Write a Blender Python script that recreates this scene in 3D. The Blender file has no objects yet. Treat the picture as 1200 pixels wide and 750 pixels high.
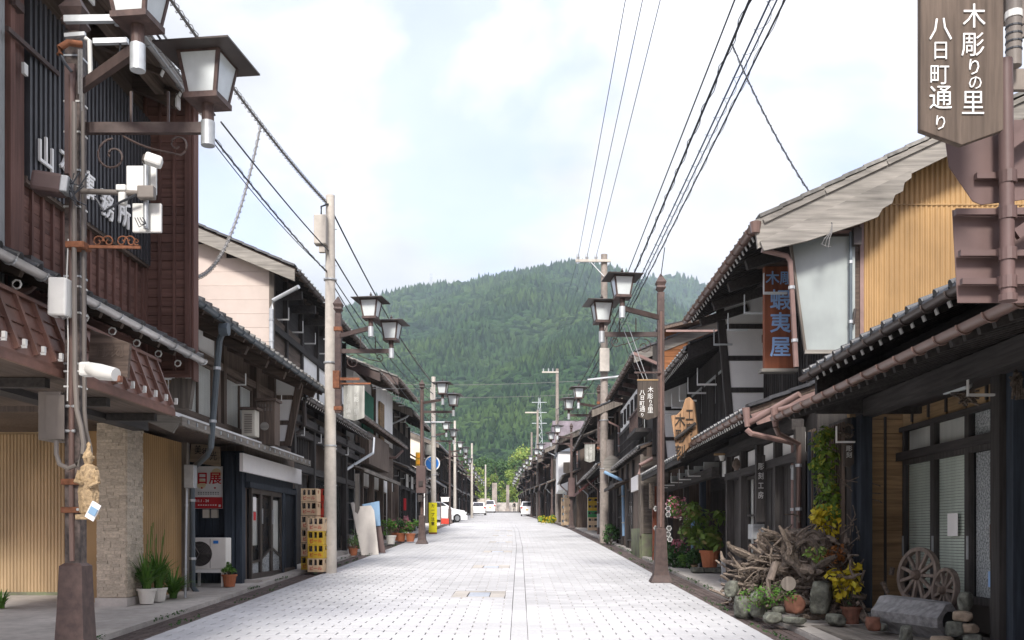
import bpy, math, random
import numpy as np
from mathutils import Vector, Matrix, Euler
random.seed(7); RS = np.random.RandomState(5)
C = bpy.context.scene.collection
SC = bpy.context.scene
# ------------------------------------------------------------------ camera, sky, sun, exposure
FPX, CX, CY, EYE = 1100.0, 620.0, 628.0, 1.5
cam_d = bpy.data.cameras.new('camera'); cam = bpy.data.objects.new('camera', cam_d); C.objects.link(cam)
cam.location = (0, 0, EYE); cam.rotation_euler = (math.radians(90), 0, 0)
cam_d.sensor_width = 36; cam_d.lens = 36 * FPX / 1200
cam_d.shift_x = (600 - CX) / 1200; cam_d.shift_y = (CY - 375) / 1200
cam_d.clip_start = 0.05; cam_d.clip_end = 20000
SC.camera = cam
SUN_EL, SUN_AZ = 40, 184          # azimuth clockwise from +Y: behind the camera, a little to the right
W = bpy.data.worlds.new('World'); SC.world = W; W.use_nodes = True
nt = W.node_tree; nt.nodes.clear()
def N(t, typ, **k):
    n = t.nodes.new(typ)
    for a, b in k.items(): setattr(n, a, b)
    return n
out = N(nt, 'ShaderNodeOutputWorld'); bg = N(nt, 'ShaderNodeBackground')
sky = N(nt, 'ShaderNodeTexSky', sky_type='NISHITA', sun_disc=False)
sky.sun_elevation = math.radians(SUN_EL); sky.sun_rotation = math.radians(SUN_AZ)
tc = N(nt, 'ShaderNodeTexCoord'); sp = N(nt, 'ShaderNodeSeparateXYZ')
nt.links.new(tc.outputs['Generated'], sp.inputs[0])
zz = N(nt, 'ShaderNodeMath', operation='ADD'); zz.inputs[1].default_value = 0.3
mx0 = N(nt, 'ShaderNodeMath', operation='MAXIMUM'); mx0.inputs[1].default_value = 0.0
nt.links.new(sp.outputs[2], mx0.inputs[0]); nt.links.new(mx0.outputs[0], zz.inputs[0])
dv = N(nt, 'ShaderNodeVectorMath', operation='DIVIDE'); cb = N(nt, 'ShaderNodeCombineXYZ')
for i in range(3): nt.links.new(zz.outputs[0], cb.inputs[i])
nt.links.new(tc.outputs['Generated'], dv.inputs[0]); nt.links.new(cb.outputs[0], dv.inputs[1])
n1 = N(nt, 'ShaderNodeTexNoise'); n1.inputs['Scale'].default_value = 2.4; n1.inputs['Detail'].default_value = 7
n1.inputs['Roughness'].default_value = 0.52; n1.inputs['Distortion'].default_value = 0.25
mpw = N(nt, 'ShaderNodeMapping'); mpw.inputs['Location'].default_value = (3.35, 1.7, 0.4)
nt.links.new(dv.outputs[0], mpw.inputs[0]); nt.links.new(mpw.outputs[0], n1.inputs['Vector'])
cr = N(nt, 'ShaderNodeMapRange'); cr.inputs[1].default_value = 0.42; cr.inputs[2].default_value = 0.52
cr.inputs[3].default_value = 0.42; cr.inputs[4].default_value = 1.0
nt.links.new(n1.outputs[0], cr.inputs[0])
n2 = N(nt, 'ShaderNodeTexNoise'); n2.inputs['Scale'].default_value = 3.0; n2.inputs['Detail'].default_value = 6
nt.links.new(mpw.outputs[0], n2.inputs['Vector'])
cs = N(nt, 'ShaderNodeMapRange'); cs.inputs[1].default_value = 0.3; cs.inputs[2].default_value = 0.7
cs.inputs[3].default_value = 0.72; cs.inputs[4].default_value = 1.24
nt.links.new(n2.outputs[0], cs.inputs[0])
cc = N(nt, 'ShaderNodeVectorMath', operation='SCALE'); cc.inputs[0].default_value = (2.74, 2.74, 2.90)
og = N(nt, 'ShaderNodeMath', operation='MULTIPLY_ADD'); og.inputs[1].default_value = 1.35; og.inputs[2].default_value = 0.58
nt.links.new(mx0.outputs[0], og.inputs[0]); og2 = N(nt, 'ShaderNodeMath', operation='MULTIPLY'); nt.links.new(og.outputs[0], og2.inputs[0]); nt.links.new(cs.outputs[0], og2.inputs[1])
nt.links.new(og2.outputs[0], cc.inputs['Scale'])   # an overcast dome is brighter overhead than at the horizon
mxs = N(nt, 'ShaderNodeMix', data_type='RGBA')
nt.links.new(cr.outputs[0], mxs.inputs[0]); tint = N(nt, 'ShaderNodeMix', data_type='RGBA', blend_type='MULTIPLY'); tint.inputs[0].default_value = 1; tint.inputs[7].default_value = (1.0, 0.82, 0.93, 1); nt.links.new(sky.outputs[0], tint.inputs[6]); nt.links.new(tint.outputs[2], mxs.inputs[6]); nt.links.new(cc.outputs[0], mxs.inputs[7])
nt.links.new(mxs.outputs[2], bg.inputs[0]); bg.inputs[1].default_value = 0.1
nt.links.new(bg.outputs[0], out.inputs[0])
sl = bpy.data.lights.new('sun', 'SUN'); sl.energy = 1.5; sl.angle = math.radians(12); sl.color = (1, 0.955, 0.89)
so = bpy.data.objects.new('sun', sl); C.objects.link(so)
az, el = math.radians(SUN_AZ), math.radians(SUN_EL)
sd = Vector((math.sin(az) * math.cos(el), math.cos(az) * math.cos(el), math.sin(el)))
so.rotation_euler = sd.to_track_quat('Z', 'Y').to_euler(); so.location = (0, -10, 30)
vs = SC.view_settings; vs.view_transform = 'Standard'; vs.look = 'None'; vs.exposure = 1.93; vs.gamma = 1
SC.cycles.max_bounces = 6; SC.cycles.diffuse_bounces = 3; SC.cycles.glossy_bounces = 3; SC.cycles.volume_bounces = 1
SC.cycles.transparent_max_bounces = 12

# ------------------------------------------------------------------ helpers
def P(x, y, Y): return Vector(((x - CX) * Y / FPX, Y, EYE + (CY - y) * Y / FPX))
def gz(Y):
    if Y < 50: return 0.038 * Y
    if Y < 185: return 1.9 + 0.033 * (Y - 50)
    return 6.355 + 0.015 * (Y - 185)
def cxo(Y): return float(np.interp(Y, [0, 10, 20, 30, 46, 63, 83, 110, 170, 200], [0.02, 0, -.1, -.2, -.5, -1, -1.9, -3, -4.6, -5.2]))
RL, RR = -4.12, 2.62
WO = {}
def wo(o): return WO.get(o.name, Vector((0, 0, 0))) if o else Vector((0, 0, 0))
def props(o, label=None, cat=None, group=None, kind=None):
    if label: o['label'] = label
    if cat: o['category'] = cat
    if group: o['group'] = group
    if kind: o['kind'] = kind
    return o
def link(name, data, parent=None, loc=None):
    o = bpy.data.objects.new(name, data); C.objects.link(o)
    l = Vector(loc) if loc is not None else wo(parent)
    if parent: o.parent = parent
    o.location = l - wo(parent); WO[o.name] = l
    return o
def thing(name, label, cat, loc, group=None):
    return props(link(name, None, None, loc), label, cat, group)
def xs(s, a, b): return (min(s * a, s * b), max(s * a, s * b))
def frame_from(d):
    d = d.normalized(); up = Vector((0, 0, 1)) if abs(d.z) < .95 else Vector((1, 0, 0))
    a = d.cross(up).normalized(); b = a.cross(d).normalized(); return a, b
class MB:
    def __init__(self): self.v = []; self.f = []; self.mi = []
    def add(self, vs, fs):
        n = len(self.v); self.v += [tuple(p) for p in vs]; self.f += [tuple(i + n for i in f) for f in fs]; return self
    def box(self, x0, x1, y0, y1, z0, z1):
        return self.add([(x0,y0,z0),(x1,y0,z0),(x1,y1,z0),(x0,y1,z0),(x0,y0,z1),(x1,y0,z1),(x1,y1,z1),(x0,y1,z1)],
                 [(0,3,2,1),(4,5,6,7),(0,1,5,4),(1,2,6,5),(2,3,7,6),(3,0,4,7)])
    def sbox(self, s, u0, u1, y0, y1, z0, z1):
        a, b = xs(s, u0, u1); return self.box(a, b, y0, y1, z0, z1)
    def obox(self, c, size, R=None):
        c = Vector(c); R = R or Matrix.Identity(3); h = [k / 2 for k in size]
        vs = [c + R @ Vector((sx*h[0], sy*h[1], sz*h[2])) for sz in (-1,1) for sx, sy in ((-1,-1),(1,-1),(1,1),(-1,1))]
        return self.add(vs, [(0,3,2,1),(4,5,6,7),(0,1,5,4),(1,2,6,5),(2,3,7,6),(3,0,4,7)])
    def bar(self, a, b, w, h):
        a, b = Vector(a), Vector(b); d = (b - a); A, B = frame_from(d); vs = []
        for p in (a, b):
            for i, j in ((-1,-1),(1,-1),(1,1),(-1,1)): vs.append(p + A*i*w/2 + B*j*h/2)
        return self.add(vs, [(0,1,2,3),(7,6,5,4),(0,4,5,1),(1,5,6,2),(2,6,7,3),(3,7,4,0)])
    def tube(self, pts, r, n=8, r2=None):
        pts = [Vector(p) for p in pts]; m = len(pts); vs = []; fs = []
        for i, p in enumerate(pts):
            d = pts[min(i+1, m-1)] - pts[max(i-1, 0)]; A, B = frame_from(d if d.length > 1e-6 else Vector((0,0,1)))
            rr = r if r2 is None else r + (r2 - r) * i / max(1, m-1)
            if callable(r): rr = r(i / max(1, m-1))
            for k in range(n):
                t = 2*math.pi*k/n; vs.append(p + A*math.cos(t)*rr + B*math.sin(t)*rr)
        for i in range(m-1):
            for k in range(n):
                a = i*n+k; b = i*n+(k+1) % n; fs.append((a, b, b+n, a+n))
        fs.append(tuple(range(n-1, -1, -1))); fs.append(tuple((m-1)*n + k for k in range(n)))
        return self.add(vs, fs)
    def prism(self, pts, vec):
        pts = [Vector(p) for p in pts]; n = len(pts); vec = Vector(vec)
        return self.add(pts + [p + vec for p in pts], [tuple(range(n-1,-1,-1)), tuple(range(n, 2*n))] + [(i, (i+1) % n, (i+1) % n + n, i+n) for i in range(n)])
    def mesh(self, name, m, smooth=False, off=None):
        me = bpy.data.meshes.new(name); o = off or Vector((0,0,0))
        me.from_pydata([(a-o.x, b-o.y, c-o.z) for a, b, c in self.v], [], self.f)
        if m: me.materials.append(m)
        me.update()
        import bmesh
        bm = bmesh.new(); bm.from_mesh(me); bmesh.ops.recalc_face_normals(bm, faces=bm.faces); bm.to_mesh(me); bm.free()
        if smooth:
            me.shade_smooth()
            try: me.set_sharp_from_angle(angle=math.radians(40))
            except Exception: pass
        return me
    def build(self, name, m, parent=None, kind=None, smooth=False, label=None, bevel=0):
        me = self.mesh(name, m, smooth, wo(parent)); o = link(name, me, parent)
        if parent is None: o.location = (0,0,0); WO[o.name] = Vector((0,0,0))
        if bevel:
            b = o.modifiers.new('bevel', 'BEVEL'); b.width = bevel; b.segments = 2; b.limit_method = 'ANGLE'; b.angle_limit = .6
        return props(o, label=label, kind=kind)
_unit = {}
def unit(m):
    if m.name not in _unit:
        _unit[m.name] = MB().box(-.5,.5,-.5,.5,-.5,.5).mesh('block', m)
    return _unit[m.name]
def pc(name, m, parent, x0, x1, y0, y1, z0, z1, rot=None):
    o = link(name, unit(m), parent, ((x0+x1)/2, (y0+y1)/2, (z0+z1)/2))
    o.scale = (max(1e-4, abs(x1-x0)), max(1e-4, abs(y1-y0)), max(1e-4, abs(z1-z0)))
    if rot: o.rotation_euler = rot
    return o
def spc(name, m, parent, s, u0, u1, y0, y1, z0, z1, rot=None):
    a, b = xs(s, u0, u1); return pc(name, m, parent, a, b, y0, y1, z0, z1, rot)
def barpc(name, m, parent, a, b, w, h):
    a, b = Vector(a), Vector(b); d = b - a; A, B = frame_from(d); R = Matrix((A, d.normalized(), B)).transposed()
    o = link(name, unit(m), parent, (a+b)/2); o.rotation_euler = R.to_euler(); o.scale = (w, d.length, h); return o
def inst(name, me, parent, loc, rot=None, scale=None):
    o = link(name, me, parent, loc)
    if rot: o.rotation_euler = rot
    if scale: o.scale = scale if hasattr(scale, '__len__') else (scale,)*3
    return o

# ------------------------------------------------------------------ materials
MATS = {}
def mat(name, col, rough=.65, var=.18, scale=6, st=(1,1,1), bump=.15, metal=0, rnd=.12, col2=None, grime=.25, spec=.35, dist=.01, island=0, alpha=None, grime_scale=.9):
    m = bpy.data.materials.new(name); m.use_nodes = True; t = m.node_tree; L = t.links
    b = t.nodes['Principled BSDF']; b.inputs['Roughness'].default_value = rough; b.inputs['Metallic'].default_value = metal
    b.inputs['Specular IOR Level'].default_value = spec
    g = N(t, 'ShaderNodeNewGeometry'); oi = N(t, 'ShaderNodeObjectInfo')
    ad = N(t, 'ShaderNodeVectorMath', operation='MULTIPLY_ADD'); ad.inputs[1].default_value = (1,1,1)
    sc_ = N(t, 'ShaderNodeVectorMath', operation='SCALE'); sc_.inputs[0].default_value = (3.1, 5.7, 2.3)
    L.new(oi.outputs['Random'], sc_.inputs['Scale']); L.new(g.outputs['Position'], ad.inputs[0]); L.new(sc_.outputs[0], ad.inputs[2])
    mp = N(t, 'ShaderNodeMapping'); mp.inputs['Scale'].default_value = [scale*k for k in st]; L.new(ad.outputs[0], mp.inputs[0])
    n = N(t, 'ShaderNodeTexNoise'); n.inputs['Scale'].default_value = 1; n.inputs['Detail'].default_value = 6; n.inputs['Roughness'].default_value = .6
    L.new(mp.outputs[0], n.inputs['Vector'])
    c1 = [max(0, k*(1-var)) for k in col]; c2 = col2 or [min(1, k*(1+var)) for k in col]
    r = N(t, 'ShaderNodeMapRange'); r.inputs[1].default_value = .32; r.inputs[2].default_value = .68; L.new(n.outputs[0], r.inputs[0])
    mx = N(t, 'ShaderNodeMix', data_type='RGBA'); mx.inputs[6].default_value = (*c1, 1); mx.inputs[7].default_value = (*c2, 1); L.new(r.outputs[0], mx.inputs[0])
    n2 = N(t, 'ShaderNodeTexNoise'); n2.inputs['Scale'].default_value = grime_scale; n2.inputs['Detail'].default_value = 5; L.new(g.outputs['Position'], n2.inputs['Vector'])
    r2 = N(t, 'ShaderNodeMapRange'); r2.inputs[1].default_value = .35; r2.inputs[2].default_value = .65; r2.inputs[3].default_value = 1-grime; r2.inputs[4].default_value = 1+grime*.4
    L.new(n2.outputs[0], r2.inputs[0])
    r3 = N(t, 'ShaderNodeMapRange'); r3.inputs[3].default_value = 1-rnd; r3.inputs[4].default_value = 1+rnd; L.new(oi.outputs['Random'], r3.inputs[0])
    mu = N(t, 'ShaderNodeMath', operation='MULTIPLY'); L.new(r2.outputs[0], mu.inputs[0]); L.new(r3.outputs[0], mu.inputs[1])
    last = mu
    if island:
        r4 = N(t, 'ShaderNodeMapRange'); r4.inputs[3].default_value = 1-island; r4.inputs[4].default_value = 1+island*.6; L.new(g.outputs['Random Per Island'], r4.inputs[0])
        m4 = N(t, 'ShaderNodeMath', operation='MULTIPLY'); L.new(mu.outputs[0], m4.inputs[0]); L.new(r4.outputs[0], m4.inputs[1]); last = m4
    vm = N(t, 'ShaderNodeVectorMath', operation='SCALE'); L.new(mx.outputs[2], vm.inputs[0]); L.new(last.outputs[0], vm.inputs['Scale'])
    L.new(vm.outputs[0], b.inputs['Base Color'])
    if bump:
        bp = N(t, 'ShaderNodeBump'); bp.inputs['Strength'].default_value = bump; bp.inputs['Distance'].default_value = dist
        L.new(n.outputs[0], bp.inputs['Height']); L.new(bp.outputs[0], b.inputs['Normal'])
    if alpha is not None: b.inputs['Alpha'].default_value = alpha
    MATS[name] = m; return m
GY, GZ, GX = (1, .06, 1), (1, 1, .06), (.06, 1, 1)
def wood(name, col, ax='z', **k):
    d = dict(rough=.75, var=.38, scale=28, st={'x': GX, 'y': GY, 'z': GZ}[ax], bump=.35, rnd=.22, grime=.3, spec=.25); d.update(k)
    return mat(name, col, **d)
m_black_z = wood('black_wood_upright', (.054,.049,.046)); m_black_y = wood('black_wood_level', (.048,.043,.041), 'y')
m_dark_z = wood('dark_brown_wood_upright', (.122,.092,.073)); m_dark_y = wood('dark_brown_wood_level', (.116,.088,.070), 'y')
m_dark_x = wood('dark_brown_wood_across', (.095,.070,.056), 'x')
m_navy = wood('blue_black_boards', (.030,.038,.050))
m_clap = wood('red_brown_clapboard', (.145,.078,.063), 'y', rnd=.16, var=.28); m_clapx = wood('red_brown_clapboard_across', (.145,.078,.063), 'x', rnd=.16, var=.28)
m_clapz = wood('red_brown_batten', (.14,.074,.060), 'z', var=.25)
m_grey_y = wood('weathered_grey_wood', (.20,.18,.155), 'y'); m_grey_x = wood('weathered_grey_plank', (.235,.22,.195), 'x', scale=20, var=.35)
m_greyz = wood('weathered_grey_post', (.15,.13,.11), 'z')
m_greybrown = wood('grey_brown_siding', (.115,.098,.082), 'x')
m_orange = wood('warm_brown_siding', (.30,.125,.05), 'x', scale=20)
m_tan = wood('tan_wood', (.33,.22,.115), 'y', scale=24, var=.35); m_tanx = wood('tan_wood_across', (.33,.22,.115), 'x', scale=24, var=.35)
m_signwood = wood('carved_sign_wood', (.30,.18,.10), 'z', scale=20)
m_bigsign = wood('brown_sign_board', (.112,.086,.068), 'z', scale=34, var=.3, rough=.8)
m_darksign = wood('dark_sign_board', (.055,.045,.038), 'z', scale=30)
m_redsign = wood('rust_red_sign_board', (.22,.075,.038), 'z', scale=14, var=.25)
m_plaster = mat('white_plaster', (.82,.82,.80), rough=.9, var=.04, scale=3, bump=.05, rnd=.03, grime=.10)
m_greyplaster = mat('grey_plaster', (.50,.53,.53), rough=.9, var=.06, scale=3, bump=.05, grime=.15)
m_cream = mat('cream_wall', (.55,.50,.42), rough=.85, var=.06, scale=3, bump=.05, grime=.15)
m_beigewall = mat('beige_render', (.42,.38,.32), rough=.9, var=.1, scale=4, bump=.1, grime=.2)
m_gold = mat('gold_corrugated_metal', (.37,.23,.098), rough=.5, var=.13, scale=3, st=(1,1,.2), bump=.03, rnd=.02, grime=.22, spec=.4)
m_bronze = mat('bronze_corrugated_metal', (.45,.325,.19), rough=.55, var=.13, scale=3, st=(1,1,.2), bump=.03, rnd=.02, grime=.2, spec=.4)
m_greymetal = mat('grey_steel_sheet', (.33,.35,.35), rough=.5, var=.08, scale=4, bump=.03, rnd=.05, grime=.2)
m_panel = mat('grey_green_metal_sheet', (.31,.345,.335), rough=.42, var=.10, scale=2.2, st=(1,1,.4), bump=.02, rnd=0, grime=.3, spec=.5)
m_pink = mat('pink_beige_siding', (.47,.40,.355), rough=.6, var=.04, scale=5, bump=.04, rnd=.03, grime=.08)
m_tile = mat('glazed_roof_tile', (.050,.053,.058), rough=.38, var=.45, scale=9, bump=.15, rnd=.45, grime=.35, spec=.6, island=.35)
m_tilegrey = mat('weathered_roof_tile', (.19,.185,.17), rough=.75, var=.4, scale=12, bump=.25, rnd=.3, grime=.4, island=.3)
m_roofblue = mat('blue_grey_roof', (.16,.18,.21), rough=.6, var=.15, bump=.1)
m_seam = mat('red_brown_roof_metal', (.165,.085,.064), rough=.5, var=.22, scale=6, bump=.04, rnd=.08, grime=.4)
m_gutter = mat('dark_gutter', (.07,.055,.048), rough=.38, var=.15, bump=.03, spec=.5)
m_gutterw = mat('silver_gutter', (.50,.49,.48), rough=.35, var=.10, bump=.02, metal=.3, grime=.3)
m_gutterb = mat('brown_gutter', (.15,.095,.078), rough=.35, var=.12, bump=.02, spec=.5)
m_copper = mat('pinkish_copper_pipe', (.25,.165,.145), rough=.45, var=.15, bump=.03, metal=.1)
m_greypipe = mat('slate_grey_pipe', (.085,.105,.12), rough=.4, var=.1, bump=.02)
m_galv = mat('galvanised_steel', (.46,.48,.49), rough=.42, var=.12, scale=10, bump=.03, metal=.5)
m_white = mat('white_painted_metal', (.64,.64,.61), rough=.45, var=.05, bump=.02, grime=.14)
m_whitewood = mat('whitewashed_tip', (.72,.72,.70), rough=.7, var=.08, bump=.05)
m_rust = mat('rusty_brown_iron', (.072,.047,.043), rough=.6, var=.3, scale=14, bump=.2, rnd=.1, grime=.35, col2=(.10,.065,.056))
m_iron = mat('dark_brown_painted_iron', (.070,.048,.042), rough=.48, var=.22, scale=12, bump=.12, rnd=.1, grime=.3)
m_orangerust = mat('orange_rust', (.20,.08,.04), rough=.85, var=.35, scale=18, bump=.25)
m_hood = mat('lamp_hood_metal', (.052,.042,.038), rough=.45, var=.15, bump=.05)
m_conc = mat('pole_concrete', (.47,.435,.385), rough=.85, var=.10, scale=10, bump=.1, rnd=.04, grime=.2)
m_concd = mat('aged_pole_concrete', (.27,.235,.205), rough=.85, var=.18, scale=10, bump=.15, grime=.3)
m_pave = mat('concrete_pavement', (.43,.40,.365), rough=.9, var=.14, scale=7, bump=.15, rnd=.05, grime=.28)
m_found = mat('mossy_foundation', (.24,.225,.18), rough=.95, var=.3, scale=6, bump=.3, grime=.4, col2=(.22,.26,.14))
m_brick = mat('pale_stone_paver', (.50,.50,.505), rough=.85, var=.07, scale=30, bump=.10, rnd=.05, grime=.12, island=.11, spec=.2, dist=.004, grime_scale=.5)
m_joint = mat('sandy_paver_joint', (.10,.095,.09), rough=.95, var=.3, scale=30, bump=.2)
m_drain = mat('brown_brick_gutter', (.115,.088,.080), rough=.85, var=.25, scale=20, bump=.2, rnd=.12, island=.25, grime=.3)
m_steel = mat('manhole_steel', (.50,.53,.58), rough=.45, var=.1, scale=60, bump=.2, metal=.2)
m_tanstone = mat('tan_manhole_frame', (.47,.44,.40), rough=.9, var=.12, scale=30, bump=.2)
m_soil = mat('earth', (.12,.10,.065), rough=1, var=.3, scale=2, bump=.2, col2=(.10,.13,.05))
m_hillsoil = mat('forest_floor', (.035,.060,.028), rough=1, var=.3, scale=.03, bump=.0, col2=(.03,.07,.03))
m_curtain = mat('pale_curtain', (.55,.56,.52), rough=.9, var=.12, scale=12, st=(1,1,.03), bump=.3, dist=.03)
m_blind = mat('green_grey_blind', (.68,.76,.66), rough=.8, var=.08, scale=14, st=(1,1,.05), bump=.1)
m_lace = mat('patterned_lace', (.20,.22,.23), rough=.8, var=.6, scale=45, bump=.1, col2=(.70,.74,.74))
m_dark = mat('dark_interior', (.010,.010,.011), rough=.9, var=.2, bump=0)  # near-black; behind glass its colour stands in for the shade of unlit rooms
m_green = mat('green_netting', (.05,.20,.13), rough=.9, var=.15, bump=.1)
m_vermil = mat('vermilion_board', (.20,.06,.03), rough=.8, var=.25, bump=.15)
m_ink = mat('white_lettering', (.80,.80,.78), rough=.8, var=.04, bump=0, grime=.05)
m_inkblue = mat('pale_blue_lettering', (.30,.47,.75), rough=.7, var=.06, bump=0)
m_inkblack = mat('black_lettering', (.02,.018,.016), rough=.7, var=.1, bump=0)
m_inkred = mat('red_print', (.50,.02,.025), rough=.6, var=.04, bump=0)
m_paper = mat('white_paper', (.78,.76,.74), rough=.7, var=.03, bump=0, grime=.05)
m_yellow = mat('yellow_plastic', (.58,.38,.03), rough=.45, var=.06, bump=.02, rnd=.05)
m_signyellow = mat('bright_yellow_sign', (.80,.72,.01), rough=.5, var=.03, bump=0)
m_red = mat('red_plastic', (.47,.045,.025), rough=.45, var=.1, bump=.02)
m_creamcrate = mat('cream_plastic', (.70,.52,.33), rough=.5, var=.06, bump=.02, rnd=.05)
m_greencrate = mat('green_plastic', (.05,.30,.09), rough=.5, var=.06, bump=.02)
m_bottle = mat('dark_bottle_glass', (.018,.010,.006), rough=.1, var=.1, bump=0, spec=.6)
m_blue = mat('sign_blue', (.02,.16,.50), rough=.4, var=.03, bump=0)
m_bluepanel = mat('blue_grey_board', (.22,.36,.52), rough=.5, var=.10, scale=3, bump=.02)
m_marble = mat('pinkish_marble', (.60,.56,.51), rough=.35, var=.10, scale=5, st=(1,1,.5), bump=.02, rnd=0, grime=.12)
m_terra = mat('terracotta', (.42,.15,.07), rough=.8, var=.12, bump=.08)
m_pot = mat('white_flower_pot', (.66,.64,.58), rough=.7, var=.06, bump=.04)
m_stone = mat('river_stone', (.11,.11,.095), rough=.9, var=.35, scale=14, bump=.8, rnd=.3, dist=.04, col2=(.20,.21,.17), grime_scale=6, grime=.4)
m_redstone = mat('red_brown_stone', (.19,.085,.055), rough=.85, var=.35, scale=9, bump=.5, dist=.03)
m_palestone = mat('pale_tan_stone', (.34,.27,.20), rough=.9, var=.3, scale=12, bump=.6, dist=.03)
m_log = wood('silver_grey_log', (.27,.27,.27), 'x', scale=18, rnd=.1, bump=.6, dist=.02)
m_drift = mat('driftwood', (.150,.120,.095), rough=.95, var=.5, scale=34, bump=.9, rnd=.45, dist=.02)
m_wheel = wood('weathered_wheel_wood', (.15,.12,.10), 'z', scale=24)
m_carved = mat('carved_pale_wood', (.36,.26,.15), rough=.7, var=.4, scale=40, bump=.8, dist=.02, grime=.4)
m_cable = mat('black_cable', (.035,.038,.045), rough=.5, var=.1, bump=0)
m_cableb = mat('blue_grey_cable', (.06,.08,.13), rough=.5, var=.1, bump=0)
m_cableg = mat('grey_cable', (.17,.165,.16), rough=.5, var=.2, scale=60, bump=0)
m_cab = mat('grey_brown_steel', (.165,.145,.128), rough=.5, var=.08, bump=.02)
m_signbrown = mat('brown_sign_back', (.120,.078,.072), rough=.5, var=.15, scale=3, bump=.03, grime=.3)
m_signbeige = mat('beige_steel_rail', (.25,.215,.185), rough=.5, var=.1, bump=.02)
m_carpaint = mat('white_car_paint', (.78,.79,.80), rough=.18, var=.01, bump=0, grime=.03, spec=.6)
m_tyre = mat('rubber', (.02,.02,.02), rough=.8, var=.1, bump=.05)
m_rim = mat('wheel_silver', (.45,.46,.47), rough=.3, metal=.7, var=.05, bump=0)
m_carglass = mat('car_glass', (.03,.035,.04), rough=.05, var=.02, bump=0, spec=.8)
m_taillight = mat('red_lens', (.45,.01,.01), rough=.2, var=.05, bump=0)
m_amber = mat('amber_lens', (.75,.33,.03), rough=.25, var=.1, bump=0)
m_green_dark = mat('dark_bark', (.09,.07,.05), rough=.95, var=.3, scale=20, bump=.5)
m_milk = mat('milky_lamp_glass', (.70,.75,.745), rough=.15, var=.06, scale=8, bump=0, rnd=.05, grime=.14, spec=.6, alpha=.78)
def glass(name, tint, a):
    m = bpy.data.materials.new(name); m.use_nodes = True; t = m.node_tree; b = t.nodes['Principled BSDF']
    n = N(t, 'ShaderNodeTexNoise'); n.inputs['Scale'].default_value = 2.5; g = N(t, 'ShaderNodeNewGeometry'); t.links.new(g.outputs['Position'], n.inputs['Vector'])
    bp = N(t, 'ShaderNodeBump'); bp.inputs['Strength'].default_value = .08; bp.inputs['Distance'].default_value = .02; t.links.new(n.outputs[0], bp.inputs['Height']); t.links.new(bp.outputs[0], b.inputs['Normal'])
    b.inputs['Base Color'].default_value = (*tint, 1); b.inputs['Roughness'].default_value = .04; b.inputs['Alpha'].default_value = a; b.inputs['Specular IOR Level'].default_value = .7
    return m
m_glass = glass('window_glass', (.03,.035,.035), .08); m_glassd = glass('dark_window_glass', (.02,.024,.026), .62)
def leafmat(name, c1, c2, c3=None, trans=.25):
    m = bpy.data.materials.new(name); m.use_nodes = True; t = m.node_tree; b = t.nodes['Principled BSDF']; L = t.links
    g = N(t, 'ShaderNodeNewGeometry'); r = N(t, 'ShaderNodeValToRGB'); L.new(g.outputs['Random Per Island'], r.inputs[0])
    r.color_ramp.elements[0].color = (*c1, 1); r.color_ramp.elements[1].color = (*c2, 1)
    if c3: e = r.color_ramp.elements.new(.78); e.color = (*c2, 1); r.color_ramp.elements[-1].color = (*c3, 1)
    L.new(r.outputs[0], b.inputs['Base Color']); b.inputs['Roughness'].default_value = .55; b.inputs['Specular IOR Level'].default_value = .3
    tr = N(t, 'ShaderNodeBsdfTranslucent'); L.new(r.outputs[0], tr.inputs[0]); mx = N(t, 'ShaderNodeMixShader'); mx.inputs[0].default_value = trans
    L.new(b.outputs[0], mx.inputs[1]); L.new(tr.outputs[0], mx.inputs[2]); L.new(mx.outputs[0], t.nodes['Material Output'].inputs[0]); return m
l_green = leafmat('green_leaves', (.05,.13,.02), (.12,.24,.04)); l_dark = leafmat('dark_green_leaves', (.02,.055,.015), (.05,.12,.03))
l_vine = leafmat('vine_leaves', (.07,.14,.02), (.16,.24,.03), (.36,.30,.03)); l_yellow = leafmat('yellow_leaves', (.42,.34,.02), (.62,.48,.03), (.30,.32,.03))
l_rust = leafmat('rusty_leaves', (.20,.07,.02), (.32,.13,.03)); l_pink = leafmat('pink_petals', (.50,.10,.16), (.60,.30,.34), (.7,.65,.62))
l_tree = leafmat('street_end_leaves', (.11,.18,.03), (.24,.33,.06), (.36,.37,.09)); l_hydr = leafmat('hydrangea_leaves', (.10,.17,.03), (.17,.26,.05), (.24,.17,.07))
l_tree2 = leafmat('darker_tree_leaves', (.03,.075,.02), (.07,.14,.035))
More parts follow.
